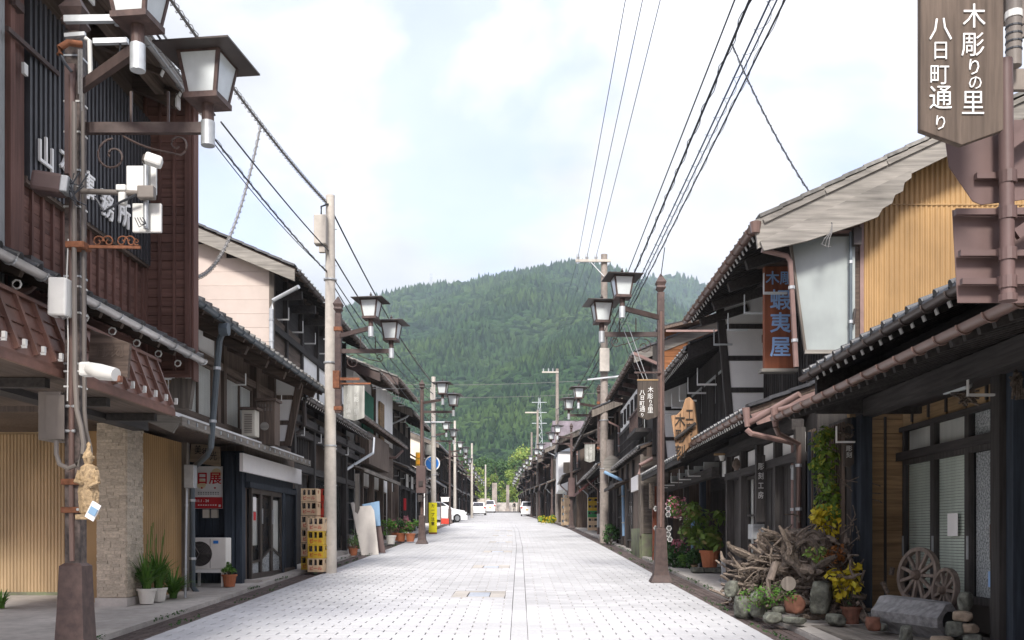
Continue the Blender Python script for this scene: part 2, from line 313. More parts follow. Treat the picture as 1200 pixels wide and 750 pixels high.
# ------------------------------------------------------------------ ground, road, pavements, hills, forest
from mathutils import noise as mn
KS = 1.6
_r1 = [(100,505),(250,432),(380,378),(440,356),(480,349),(530,341),(580,333),(620,326),(650,321),(680,320),(710,322),(735,329),(760,343),(790,362),(830,392),(900,450),(1000,520)]
_r2 = [(640,430),(680,382),(720,348),(755,334),(785,330),(805,334),(835,349),(880,377),(950,430),(1100,520)]
R1X = [(x-CX)*KS for x, y in _r1]; R1Z = [EYE+(CY-y)*KS for x, y in _r1]
K2 = KS*1.45
R2X = [(x-CX)*K2 for x, y in _r2]; R2Z = [EYE+(CY-y)*K2 for x, y in _r2]
def hillz(X, Y):
    b = gz(Y); Y1 = 1100*KS; Y0 = 340.0
    t = min(1, max(0, (Y-Y0)/(Y1-Y0)))
    sp_ = math.sin(X*.021+1.3*math.sin(Y*.006)+.6)*.5 + math.sin(X*.047-Y*.009)*.28 + mn.noise(Vector((X*.006, Y*.004, 1)))*.9
    z1 = (np.interp(X*(Y1/max(Y, Y1*.25)) if Y < Y1 else X, R1X, R1Z)-b)*(t**1.02) + sp_*105*t*(1-t)
    if Y > Y1: z1 -= (Y-Y1)*.45
    Y2 = 1100*K2; t2 = min(1, max(0, (Y-1200)/(Y2-1200)))
    z2 = (np.interp(X, R2X, R2Z)-b)*t2 + mn.noise(Vector((X*.008, Y*.006, 5)))*90*t2*(1-t2)
    if Y > Y2: z2 -= (Y-Y2)*.4
    return b + max(0, z1, z2)
def sheet(name, xs_, ys_, fz, m, kind='structure'):
    v = [(x, y, fz(x, y)) for y in ys_ for x in xs_]; n = len(xs_)
    f = [(j*n+i, j*n+i+1, (j+1)*n+i+1, (j+1)*n+i) for j in range(len(ys_)-1) for i in range(n-1)]
    me = bpy.data.meshes.new(name); me.from_pydata(v, [], f); me.materials.append(m); me.update(); me.shade_smooth()
    return props(link(name, me), kind=kind)
def town_floor(x, y): return gz(y)-.10
sheet('ground', [-3500,-900,-300,-120,-60,-30,-15,15,30,60,120,300,900,3500], [-60,-20,0,10,20,30,40,50,60,80,100,120,140,160,185,210,240,270,300], town_floor, m_soil)
hx = list(np.linspace(-1500, 1700, 110)); hy = list(np.linspace(300, 340, 2)) + list(np.linspace(370, 2900, 75)) + [3400, 5000, 9000]
sheet('hills', hx, hy, lambda x, y: hillz(x, y)-.05, m_hillsoil)

road_base = sheet('road', list(np.linspace(RL-.42, RR+.44, 9)), list(np.linspace(-6, 200, 104)), lambda x, y: gz(y)-.015, m_joint)
# shift the road sheet with the bend of the street
for v in road_base.data.vertices: v.co.x += cxo(v.co.y)
def paver_rows():
    near, rest = [], []
    pitch, dep = .33, .20
    Y = 2.0; j = 0
    while Y < 150:
        off = (j % 2)*pitch/2
        for (a, b) in ((RL, -.195), (-.015, RR)):
            x = a-off
            while x < b-1e-3:
                x0, x1 = max(a, x), min(b, x+pitch)
                if x1-x0 > .05:
                    skip = False
                    for MY in MANH:
                        if MY-.01 < Y+dep/2 < MY+1.0 and x1 > -1.15 and x0 < -.33:
                            if x0 < -1.20: x1 = -1.145
                            elif x1 > -.28: x0 = -.335
                            else: skip = True
                    if not skip:
                        (near if 9.95 < Y < 13.05 and len(near) < 296 else rest).append((x0+.008, x1-.008, Y+.0025, Y+dep-.0025))
                x += pitch
        # ladder strip of small blocks down the middle
        Y += dep; j += 1
    Y = 2.0
    while Y < 150:
        rest.append((-.200, -.010, Y+.010, Y+.321)); Y += .335
    return near, rest
MANH = [14.4, 20.6, 26.8, 33.0, 39.2, 45.4]
near, rest = paver_rows()
bm_ = MB(); 
bm_.add([(-.5,-.5,-.03),(.5,-.5,-.03),(.5,.5,-.03),(-.5,.5,-.03),(-.5,-.5,-.003),(.5,-.5,-.003),(.5,.5,-.003),(-.5,.5,-.003),(-.485,-.475,0),(.485,-.475,0),(.485,.475,0),(-.485,.475,0)],
        [(0,1,5,4),(1,2,6,5),(2,3,7,6),(3,0,4,7),(4,5,9,8),(5,6,10,9),(6,7,11,10),(7,4,8,11),(8,9,10,11)])
brick_me = bm_.mesh('paver', m_brick)
for (x0, x1, a, b) in near:
    y = (a+b)/2; o = inst('brick', brick_me, road_base, ((x0+x1)/2+cxo(y), y, gz(y)+.012+random.uniform(-.001, .001)), (math.atan(.038), 0, 0), (x1-x0, b-a, 1))
def boxes_mesh(name, rects, m, parent, h=0.012, th=.03, kind='stuff', ch=.004):
    n = len(rects); R = np.array(rects); V = np.zeros((n, 8, 3))
    ys0 = R[:, 2]; ys1 = R[:, 3]
    c0 = np.array([cxo(y) for y in ys0]); c1 = np.array([cxo(y) for y in ys1])
    z0 = np.array([gz(y) for y in ys0])+h; z1 = np.array([gz(y) for y in ys1])+h
    jit = RS.uniform(-.001, .001, n)
    for k, (i, yy, cc_, z, sx, sy) in enumerate(((0, ys0, c0, z0, 1, 1), (1, ys0, c0, z0, -1, 1), (1, ys1, c1, z1, -1, -1), (0, ys1, c1, z1, 1, -1))):
        V[:, k, 0] = R[:, i]+cc_; V[:, k, 1] = yy; V[:, k, 2] = z-th
        V[:, k+4, 0] = R[:, i]+cc_+sx*ch; V[:, k+4, 1] = yy+sy*ch*.6; V[:, k+4, 2] = z+jit
    F = np.array([(4,5,6,7),(0,1,5,4),(1,2,6,5),(2,3,7,6),(3,0,4,7)])
    faces = (F[None]+8*np.arange(n)[:, None, None]).reshape(-1, 4)
    me = bpy.data.meshes.new(name); me.from_pydata((V.reshape(-1, 3)-np.array(wo(parent))).tolist(), [], faces.tolist()); me.materials.append(m); me.update()
    return props(link(name, me, parent), kind=kind)
boxes_mesh('paving', rest, m_brick, road_base)
rects = []
for side in (0, 1):
    for r in range(4):
        Y = 2.0
        while Y < 110:
            a = (RL-.41+r*.1) if side == 0 else (RR+.01+r*.1); of = .1*(r % 2)
            rects.append((a+.003, a+.097, Y+of+.004, Y+of+.196)); Y += .2
boxes_mesh('gutter_bricks', rects, m_drain, road_base, h=-.002)
pav = []
for s, e in ((-1, RL-.42), (1, RR+.43)):
    yy = list(np.linspace(-6, 190, 99)); mb = MB()
    vs_ = []; 
    for y in yy:
        c = cxo(y)
        vs_ += [(e+c, y, gz(y)-.02), (e+c, y, gz(y)+.035), (e+s*.14+c, y, gz(y)+.04), (e+s*14+c, y, gz(y)+.045)]
    fs_ = []
    for i in range(len(yy)-1):
        for k in range(3): fs_.append((i*4+k, i*4+k+1, i*4+k+5, i*4+k+4))
    mb.add(vs_, fs_); o = mb.build('pavement', m_pave, kind='structure'); pav.append(o)
# kerb blocks beside the drain
for s, e in ((-1, RL-.42), (1, RR+.43)):
    Y = 9.0 if s < 0 else 9.0
    while Y < 30:
        y = Y+.3; x = e+s*.07+cxo(y)
        pc('kerb_block', m_pave, pav[0 if s < 0 else 1], x-.065, x+.065, Y+.006, Y+.594, gz(y)-.02, gz(y)+.055, (math.atan(.038), 0, 0)); Y += .6
for i, MY in enumerate(MANH):
    c = cxo(MY+.45); z = gz(MY+.47)+.012; R_ = (math.atan(.038), 0, 0)
    t = thing('manhole_cover', ['nearest steel manhole cover set between tan stones in the white paving', 'second steel manhole cover up the street in the white paving', 'third manhole cover up the street from the camera', 'fourth manhole cover up the street from the camera', 'fifth manhole cover, small and far up the paved street', 'farthest manhole cover, a thin line in the paving'][i], 'manhole', (-.74+c, MY+.47, z), 'manhole covers along the middle of the road')
    for a, b, q0, q1, mm, nm in ((-1.15,-.92,.004,.996,m_tanstone,'frame_stone'), (-.56,-.33,.004,.996,m_tanstone,'frame_stone'), (-.918,-.562,.85,.996,m_tanstone,'frame_stone'), (-.918,-.562,.004,.09,m_tanstone,'frame_stone'), (-.905,-.575,.11,.83,m_steel,'lid')):
        pc(nm, mm, t, a+c, b+c, MY+q0, MY+q1, z-.03+.018*((q0+q1)/2-.47), z+.0+.038*((q0+q1)/2-.47)-(.006 if nm == 'lid' else 0), R_)

# forest on the hills : one mass of small conifers and round crowns
def forest():
    con_v = []; con_f = []
    for tier, (rb, z0, z1) in enumerate(((.5, .0, .62), (.36, .36, 1.0))):
        base = len(con_v); nn = 6
        for k in range(nn):
            a = 2*math.pi*k/nn+tier*.5; q = 1+.18*(-1)**k; con_v.append((rb*q*math.cos(a), rb*q*math.sin(a), z0+.05*(-1)**k))
        con_v.append((0, 0, z1))
        for k in range(nn): con_f.append((base+k, base+(k+1) % nn, base+nn))
    phi = (1+5**.5)/2
    iv = np.array([(-1,phi,0),(1,phi,0),(-1,-phi,0),(1,-phi,0),(0,-1,phi),(0,1,phi),(0,-1,-phi),(0,1,-phi),(phi,0,-1),(phi,0,1),(-phi,0,-1),(-phi,0,1)])/1.9
    ifc = [(0,11,5),(0,5,1),(0,1,7),(0,7,10),(0,10,11),(1,5,9),(5,11,4),(11,10,2),(10,7,6),(7,1,8),(3,9,4),(3,4,2),(3,2,6),(3,6,8),(3,8,9),(4,9,5),(2,4,11),(6,2,10),(8,6,7),(9,8,1)]
    con_v = np.array(con_v); allv = []; allf = []; off = 0; n = 0
    Y = 300.0
    while Y < 2620:
        step = max(2.3, .0054*Y)
        xa = (385-CX)*Y/FPX-30; xb = (905-CX)*Y/FPX+30
        if Y > 1100*KS+60: xa = (650-CX)*Y/FPX
        if 1100*KS+40 < Y < 1900: Y += step; continue
        x = xa
        while x < xb:
            X = x+random.uniform(-.45, .45)*step; YY = Y+random.uniform(-.5, .5)*step; x += step
            z = hillz(X, YY)
            k = mn.noise(Vector((X*.012, YY*.010, 3)))+.35*mn.noise(Vector((X*.05, YY*.04, 9)))
            con = (k+random.uniform(-.18, .18) > -.02) if YY > 420 else (k > .25)
            if con:
                q_ = random.random(); w = step*(.75+.7*q_); h = step*(1.3+1.7*q_)
                V = con_v*np.array([w, w, h]); F = con_f
            else:
                w = step*random.uniform(.6, 1.35); V = iv*(1+RS.uniform(-.25, .25, (12, 1)))*np.array([w, w, w*.8])+np.array([0, 0, w*.6]); F = ifc
            a = random.uniform(0, 6.28); ca, sa = math.cos(a), math.sin(a)
            V = np.stack([V[:, 0]*ca-V[:, 1]*sa+X, V[:, 0]*sa+V[:, 1]*ca+YY, V[:, 2]+z-.5], 1)
            allv.append(V); allf += [(p+off, q+off, r+off) for p, q, r in F]; off += len(V); n += 1
        Y += step*.95
    V = np.concatenate(allv)
    me = bpy.data.meshes.new('forest'); me.vertices.add(len(V)); me.vertices.foreach_set('co', V.ravel())
    F = np.array(allf); me.loops.add(F.size); me.loops.foreach_set('vertex_index', F.ravel()); me.polygons.add(len(F))
    me.polygons.foreach_set('loop_start', np.arange(0, F.size, 3)); me.update(calc_edges=True); 
    m = bpy.data.materials.new('forest_canopy'); m.use_nodes = True; t = m.node_tree; b = t.nodes['Principled BSDF']; L = t.links
    g = N(t, 'ShaderNodeNewGeometry'); r = N(t, 'ShaderNodeValToRGB'); L.new(g.outputs['Random Per Island'], r.inputs[0])
    r.color_ramp.elements[0].color = (.005,.015,.010,1); r.color_ramp.elements[1].color = (.032,.067,.028,1)
    n_ = N(t, 'ShaderNodeTexNoise'); n_.inputs['Scale'].default_value = .010; n_.inputs['Detail'].default_value = 5; L.new(g.outputs['Position'], n_.inputs[0])
    q = N(t, 'ShaderNodeMapRange'); q.inputs[1].default_value = .42; q.inputs[2].default_value = .62; L.new(n_.outputs[0], q.inputs[0])
    mx = N(t, 'ShaderNodeMix', data_type='RGBA', blend_type='MIX'); L.new(q.outputs[0], mx.inputs[0]); L.new(r.outputs[0], mx.inputs[6])
    hs = N(t, 'ShaderNodeMix', data_type='RGBA', blend_type='MULTIPLY'); hs.inputs[0].default_value = 1; hs.inputs[7].default_value = (1.7, 1.4, 1.1, 1); L.new(r.outputs[0], hs.inputs[6]); L.new(hs.outputs[2], mx.inputs[7])
    L.new(mx.outputs[2], b.inputs['Base Color']); b.inputs['Roughness'].default_value = .9; b.inputs['Specular IOR Level'].default_value = .1
    me.materials.append(m); props(link('forest', me), kind='stuff'); print('forest trees', n, 'faces', len(F))
forest()

def leaf_cloud(pts, size, n, jitter=1.0):
    """n small leaf quads round the given (centre, radius) clumps"""
    V = []; F = []
    for i in range(n):
        c, r = random.choice(pts); d = Vector((random.gauss(0,1), random.gauss(0,1), random.gauss(0,1))).normalized()*(r*(random.random()**.35))
        p = Vector(c)+d; d2 = Vector((d.x, d.y, d.z*.6+.4*r)); nrm = (d2.normalized()+Vector((random.uniform(-1,1), random.uniform(-1,1), random.uniform(-1,1)))*jitter).normalized()
        a, b = frame_from(nrm); sz = size*random.uniform(.6, 1.3); th = random.uniform(0, 6.28)
        u = (a*math.cos(th)+b*math.sin(th)); w = nrm.cross(u)
        k = len(V); V += [p-u*sz*.5, p+w*sz*.28+nrm*sz*.06, p+u*sz*.5, p-w*sz*.28+nrm*sz*.06]; F.append((k, k+1, k+2, k+3))
    return V, F
def tree(x, y, h, w, m, label, group):
    z = gz(y)-.1 if y < 300 else hillz(x, y); t = thing('broadleaf_tree', label, 'tree', (x, y, z), group)
    mb = MB(); mb.tube([(x, y, z), (x+.2, y, z+h*.3), (x-.1, y+.2, z+h*.6)], .035*h, 8, .015*h)
    for k in range(6):
        a = k*1.05+random.random(); mb.tube([(x+.1, y, z+h*(.25+.05*k)), (x+math.cos(a)*w*.25, y+math.sin(a)*w*.25, z+h*.55), (x+math.cos(a)*w*.4, y+math.sin(a)*w*.4, z+h*(.6+.05*k))], .014*h, 6, .004*h)
    mb.build('trunk', m_green_dark, t)
    cl = []
    for k in range(26):
        a = random.uniform(0, 6.28); rr = w*.5*random.random()**.5; zz_ = random.uniform(.3, .95); sh = 1-abs(zz_-.55)*1.1
        cl.append(((x+math.cos(a)*rr*sh, y+math.sin(a)*rr*sh, z+h*zz_), w*random.uniform(.10, .19)))
    V, F = leaf_cloud(cl, h*.045, 3800); MB().add(V, F).build('crown', m, t)
TL = [(-19,214,13,12,l_tree,'tall yellow green tree closing the street, left of the others'), (-11.5,219,10.5,10,l_tree,'bright green tree just left of the stone steps'), (-6,230,14,12,l_tree2,'dark round tree behind the street end'),
      (-2.5,214,10,9,l_tree,'spreading light green tree right of the stone steps'), (3,222,9,10,l_tree2,'low dark tree at the right of the street end'), (-27,236,16,14,l_tree,'large pale green tree rising behind the left houses'), (-14,245,15,13,l_tree2,'dark green tree behind the yellow green one'), (6,240,14,13,l_tree2,'dark green tree behind the right hand lamps'), (-34,225,13,12,l_tree2,'dark tree at far left behind the roofs'), (-1.5,255,18,15,l_tree,'tallest light green tree on the slope behind the steps')]
for a in TL: tree(*a, group='trees at the end of the street')
# haze
hz = MB().box(-1600, 1800, -55, 2950, -60, 780).build('haze', None, kind='stuff')
hm = bpy.data.materials.new('haze_air'); hm.use_nodes = True; t = hm.node_tree; t.nodes.clear()
o_ = N(t, 'ShaderNodeOutputMaterial'); pv = N(t, 'ShaderNodeVolumePrincipled'); pv.inputs['Color'].default_value = (.72, .86, 1, 1); pv.inputs['Density'].default_value = .00015; pv.inputs['Anisotropy'].default_value = 0.0
t.links.new(pv.outputs[0], o_.inputs['Volume']); hz.data.materials.append(hm)
# ------------------------------------------------------------------ building kit
_cache = {}
def tile_mesh(s, slope, m, kind='eave'):
    k = (s, round(slope, 3), m.name, kind)
    if k in _cache: return _cache[k]
    # profile across the eave (y), wave: trough then roll
    prof = [(-.145, .012), (-.10, -.008), (-.03, -.016), (.04, -.010), (.075, .018), (.10, .036), (.125, .030), (.145, .012)]
    L = .30; V = []; F = []
    for j, (u, dz) in enumerate(((0, .006), (L, .0))):
        for (y, z) in prof: V.append((s*u, y, z+slope*u+dz+.03))
        for (y, z) in prof: V.append((s*u, y, z+slope*u+dz+.008))
    n = len(prof)
    for i in range(n-1):
        F += [(i, i+1, 2*n+i+1, 2*n+i), (n+i, 3*n+i, 3*n+i+1, n+i+1), (i, n+i, n+i+1, i+1), (2*n+i, 2*n+i+1, 3*n+i+1, 3*n+i)]
    F += [(0, 2*n, 3*n, n), (n-1, 2*n-1, 4*n-1, 3*n-1)]
    mb = MB(); mb.add(V, F)
    if kind == 'eave':   # round end face and drip lip
        mb.tube([(-s*.012, .10, .028), (s*.10, .10, .028+slope*.1)], .038, 8)
        mb.box(min(-s*.008, s*.012), max(-s*.008, s*.012), -.14, .07, -.022, .022)
    me = mb.mesh('tile', m); _cache[k] = me; return me
def clap(root, s, ub, y0, y1, z0, z1, m, d=.13, name='board'):
    z = z0
    while z < z1-.02:
        h = min(d, z1-z); spc(name, m, root, s, ub-.022, ub, y0, y1, z, z+h-.008, (0, s*-.06, 0)); z += d
def clap_front(root, x0, x1, y, z0, z1, m, d=.13, th=.022, name='board'):
    z = z0
    while z < z1-.02:
        h = min(d, z1-z); pc(name, m, root, x0, x1, y-th, y, z, z+h-.008, (.06, 0, 0)); z += d
def vboards(root, s, ub, y0, y1, z0, z1, m, w=.18, name='board', gap=.012):
    n = max(1, round((y1-y0)/w)); w = (y1-y0)/n
    for i in range(n): spc(name, m, root, s, ub-.02-.004*(i % 2), ub, y0+i*w+gap/2, y0+(i+1)*w-gap/2, z0, z1)
def bars(root, s, ub, y0, y1, z0, z1, m, pitch=.09, w=.04, d=.05, near=True, name='lattice_bar'):
    n = max(1, int((y1-y0)/pitch))
    if near:
        for i in range(n+1): y = y0+(y1-y0)*i/n; spc(name, m, root, s, ub-d, ub, y-w/2, y+w/2, z0, z1)
    else:
        mb = MB()
        for i in range(n+1): y = y0+(y1-y0)*i/n; mb.sbox(s, ub-d, ub, y-w/2, y+w/2, z0, z1)
        mb.build('lattice', m, root)
def corrug(name, root, a, b, z0, z1, m, pitch=.06, d=.018, nrm=None):
    """corrugated sheet between plan points a and b"""
    a, b = Vector((*a, 0)), Vector((*b, 0)); L = (b-a).length; t = (b-a)/L; nn = Vector(nrm) if nrm else Vector((t.y, -t.x, 0))
    V = []; F = []; n = int(L/pitch*4)
    offs = [0, 1, 1, 0]
    zt = z1 if callable(z1) else (lambda p: z1); zb = z0 if callable(z0) else (lambda p: z0)
    for i in range(n+1):
        p = a+t*(L*i/n)+nn*d*offs[i % 4]; V += [(p.x, p.y, zb(p)), (p.x, p.y, zt(p))]
    for i in range(n): F.append((2*i, 2*i+2, 2*i+3, 2*i+1))
    return MB().add(V, F).build(name, m, root, kind='stuff')
def window(root, s, ub, y0, y1, z0, z1, mf=None, back=None, n=2, rows=1, gl=None, fr=.045, name='window', depth=.05):
    """framed window on a street wall: frame > panes, curtain"""
    mf = mf or m_dark_z; gl = gl or m_glass
    mb = MB(); mb.sbox(s, ub-depth, ub, y0, y1, z1-fr, z1).sbox(s, ub-depth, ub, y0, y1, z0, z0+fr)
    for i in range(n+1):
        y = y0+(y1-y0)*i/n; ya = max(y0, y-fr/2 if 0 < i < n else (y if i == 0 else y-fr)); mb.sbox(s, ub-depth+.003, ub-.003, ya, ya+fr, z0+fr, z1-fr)
    for j in range(1, rows):
        z = z0+(z1-z0)*j/rows; mb.sbox(s, ub-depth+.006, ub-.006, y0+fr, y1-fr, z-fr*.35, z+fr*.35)
    w = mb.build(name, mf, root)
    for i in range(n):
        ya = y0+(y1-y0)*i/n; yb = y0+(y1-y0)*(i+1)/n; spc('pane', gl, w, s, ub-depth*.55, ub-depth*.45, ya+fr*.6, yb-fr*.6, z0+fr, z1-fr)
    if back: spc('curtain_or_unlit_room', back, w, s, ub-depth*.3, ub-depth*.05, y0+fr, y1-fr, z0+fr, z1-fr)  # with m_dark this is no cloth but a black sheet painted as room shade
    return w
def lbracket(root, s, u, y, z, m=None, sz=.26, name='eave_hook'):
    m = m or m_whitewood; k = ('L', s, m.name)
    if k not in _cache:
        mb = MB(); mb.sbox(s, -.02, .02, -.02, .02, 0, 1); mb.sbox(s, .02, 1.1, -.02, .02, 0, .10); _cache[k] = mb.mesh('hook', m)
    return inst(name, _cache[k], root, (s*u, y, z), None, (sz, 1, sz))
def tipped(root, s, ue, ze, uw, y, slope, m, tip=None, w=.05, h=.06, dz=-.035, name='rafter'):
    a = Vector((s*(ue+.06), y, ze+slope*.06+dz)); b = Vector((s*uw, y, ze+slope*(uw-ue)+dz))
    r = barpc(name, m, root, a, b, w, h)
    if tip: 
        d = (a-b).normalized(); barpc('rafter_tip', tip, root, a+d*.001, a+d*.012, w+.004, h+.004)
    return r
def roof(root, s, ue, ze, ur, slope, y0, y1, m=None, tiles=None, raft=.42, tip=None, gut=m_gutter, verge=None, verge_m=None, th=.07, name='roof', both=None, rm=None, hooks=.6, uwall=None, rows=2, gr=.055, vtile=True):
    """pent or gabled tiled roof with its eave along the street"""
    zr = ze+slope*(ur-ue); prof = [(ue, ze), (ue, ze+th), (ur, zr+th)]
    if both: prof += [(both, zr-slope*(both-ur)+th), (both, zr-slope*(both-ur)), (ur, zr)]
    else: prof += [(ur, zr)]
    mb = MB().prism([(s*u, y0, z) for u, z in prof], (0, y1-y0, 0)); R = mb.build(name, rm or m_dark_y, root)
    if tiles:
        n = int((y1-y0)/.275); p = (y1-y0)/n; me = tile_mesh(s, slope, tiles); me2 = tile_mesh(s, slope, tiles, 'field')
        rr = min(rows, max(1, 290//n))
        for j in range(rr):
            for i in range(n): inst('tile', me if j == 0 else me2, R, (s*(ue-.05+j*.28), y0+p*(i+.5), ze+th-.01+slope*(j*.28-.05)), None, (1, p/.29, 1))
        # remaining courses as one sheet of waves with stepped courses
        V = []; F = []; ny = n*4; u0 = ue-.05+rr*.28; nu = max(1, int((ur-u0)/.28)); prof4 = [-.012, -.006, .034, .012]
        if ur-u0 > .3 and n < 400:
            for j in range(nu+1):
                for e in (0, 1):
                    u = u0+j*(ur-u0)/nu
                    for i in range(ny+1): V.append((s*u, y0+(y1-y0)*i/ny, ze+th+.012+slope*(u-ue)+prof4[i % 4]+(.022 if e else 0)))
            for j in range(2*nu+1):
                for i in range(ny): k = j*(ny+1)+i; F.append((k, k+1, k+ny+2, k+ny+1))
            MB().add(V, F).build('tiling', tiles, R, kind='stuff')
        if verge is not None:
            n2 = int((ur-ue)/.27)
            for i in range(n2):
                u = ue+i*.27; yv = y0+.02 if verge < 0 else y1-.02
                for du in (0,):
                    o = barpc('verge_tile', tiles, R, (s*(u), yv, ze+th+.05+slope*(u-ue)), (s*(u+.29), yv, ze+th+.035+slope*(u+.29-ue)), .20, .045)
    if raft and uwall:
        y = y0+.12
        while y < y1-.05: tipped(R, s, ue, ze, uwall, y, slope, m or m_black_y, tip); y += raft
    if gut:
        mb = MB(); k = 6; V = []; F = []
        ug = ue-.05; zg = ze+.015
        for yy in (y0-.02, y1+.02):
            for i in range(k+1):
                a = math.pi*i/k; V.append((s*(ug-math.cos(a)*gr), yy, zg-math.sin(a)*gr))
            for i in range(k, -1, -1):
                a = math.pi*i/k; V.append((s*(ug-math.cos(a)*(gr-.006)), yy, zg-math.sin(a)*(gr-.006)))
        q = 2*(k+1)
        for i in range(q): F.append((i, (i+1) % q, (i+1) % q+q, i+q))
        F += [tuple(range(q)), tuple(range(2*q-1, q-1, -1))]
        G = MB().add(V, F).build('gutter', gut, root, smooth=True)
        y = y0+.2; mk = ('gb', s, gut.name, gr)
        if mk not in _cache:
            b = MB(); pts = [(-s*math.cos(math.pi*i/6)*(gr+.008), 0, -math.sin(math.pi*i/6)*(gr+.008)) for i in range(7)]
            b.tube(pts+[(s*(gr+.10), 0, .05)], .008, 5); _cache[mk] = b.mesh('hanger', gut if gut is not m_gutterw else m_galv)
        while y < y1-.05 and hooks: inst('gutter_hanger', _cache[mk], G, (s*ug, y, zg)); y += hooks
    if verge_m:
        yv = y0-.035 if (verge or -1) < 0 else y1
        V = [(s*(ue-.02), yv, ze-.20), (s*(ue-.02), yv, ze+th), (s*ur, yv, zr+th), (s*ur, yv, zr-.20)]
        MB().prism(V, (0, .035, 0)).build('verge_board', verge_m, R)
    return R
def gable_wall(root, s, uw, ub, y0, y1, z0, zt, slope, m, um=None, name='wall'):
    um = um or (uw+ub)/2
    pts = [(uw, z0), (uw, zt), (um, zt+slope*(um-uw)), (ub, zt+slope*(um-uw)-slope*(ub-um)), (ub, z0)]
    return MB().prism([(s*u, y0, z) for u, z in pts], (0, y1-y0, 0)).build(name, m, root)
def wing(root, s, u0, u1b, u1t, y, z0, z1, zs, mf, mp, th=.09, slope=.4, pw=3):
    """sodekabe: side wall under the eave, slanted outer post, plaster panels between rails"""
    mb = MB(); ztop = lambda u: z1-slope*(u0-u)
    # u0 = house wall side, u1 = outer (smaller u)
    outer = [(s*u1b, y, z0), (s*(u1b+.13), y, z0), (s*(u1t+.13), y, z1-slope*(u0-u1t-.13)), (s*u1t, y, z1-slope*(u0-u1t))]
    wg = MB().prism(outer, (0, th, 0)).build('wing_post', mf, root)
    pc('wing_post', mf, root, *xs(s, u0-.02, u0+.10), y, y+th, z0, z1+.02)
    lv = [z0+(z1-z0)*k for k in zs]
    for z in [z0]+lv:
        f = (z-z0)/(z1-z0); ua = u1b+(u1t-u1b)*f+.12; spc('wing_rail', mf, root, s, ua, u0-.02, y+.004, y+th-.004, z, z+.09)
    lv2 = [z0]+lv+[z1+.3]
    for k in range(len(lv2)-1):
        za, zb = lv2[k]+.09, lv2[k+1]
        fa, fb = (za-z0)/(z1-z0), (min(zb, z1)-z0)/(z1-z0); ua, ub_ = u1b+(u1t-u1b)*fa+.12, u1b+(u1t-u1b)*fb+.12
        if zb > z1: pts = [(ua, za), (u0-.02, za), (u0-.02, z1), (ub_, z1-slope*(u0-ub_))]
        else: pts = [(ua, za), (u0-.02, za), (u0-.02, zb), (ub_, zb)]
        MB().prism([(s*u, y+.02, z) for u, z in pts], (0, th-.04, 0)).build('wing_panel', mp, root)
def downpipe(root, pts, m, r=.035, name='downpipe'):
    o = MB().tube(pts, r, 8).build(name, m, root, smooth=True)
    for a, b in zip(pts[:-1], pts[1:]):
        a, b = Vector(a), Vector(b)
        if abs((b-a).normalized().z) > .9 and (b-a).length > .8:
            for k in (.25, .75): c = a.lerp(b, k); MB().tube([c-Vector((0,0,.02)), c+Vector((0,0,.02))], r*1.25, 8).build('pipe_clip', m_galv, o)
    return o
def text(body, size, m, parent, loc, face='front', vertical=False, bold=.02, spacing=1.05, depth=.006, name='lettering', wid=1.0):
    """real mesh lettering. front: faces -Y ; left: on a left wall facing +X ; right: on a right wall facing -X"""
    Rm = {'front': Matrix(((1,0,0),(0,0,-1),(0,1,0))), 'left': Matrix(((0,0,1),(1,0,0),(0,1,0))), 'right': Matrix(((0,0,-1),(-1,0,0),(0,1,0)))}[face] if isinstance(face, str) else face
    chars = list(body) if vertical else [body]; V = []; F = []
    for i, ch in enumerate(chars):
        if ch == ' ': continue
        c = bpy.data.curves.new('t', 'FONT'); c.body = ch; c.size = size; c.align_x = 'CENTER'; c.align_y = 'CENTER'; c.extrude = depth/2; c.offset = min(0, bold)*size; c.resolution_u = 2
        o = bpy.data.objects.new('t', c); C.objects.link(o); dg = bpy.context.evaluated_depsgraph_get(); me = bpy.data.meshes.new_from_object(o.evaluated_get(dg))
        dy = -i*size*spacing if vertical else 0
        q_ = abs(bold)*size*.55; sh = [(0, 0)] if bold <= 0 else [(0, 0), (q_, 0), (-q_, 0), (0, q_), (0, -q_)]
        for e, (ax, ay) in enumerate(sh):
            k = len(V)
            for v in me.vertices:
                p = Rm @ Vector((v.co.x*wid+ax, v.co.y+dy+ay, v.co.z+e*.0006)); V.append(tuple(p+Vector(loc)))
            F += [tuple(q+k for q in p.vertices) for p in me.polygons]
        bpy.data.objects.remove(o); bpy.data.curves.remove(c); bpy.data.meshes.remove(me)
    return MB().add(V, F).build(name, m, parent)
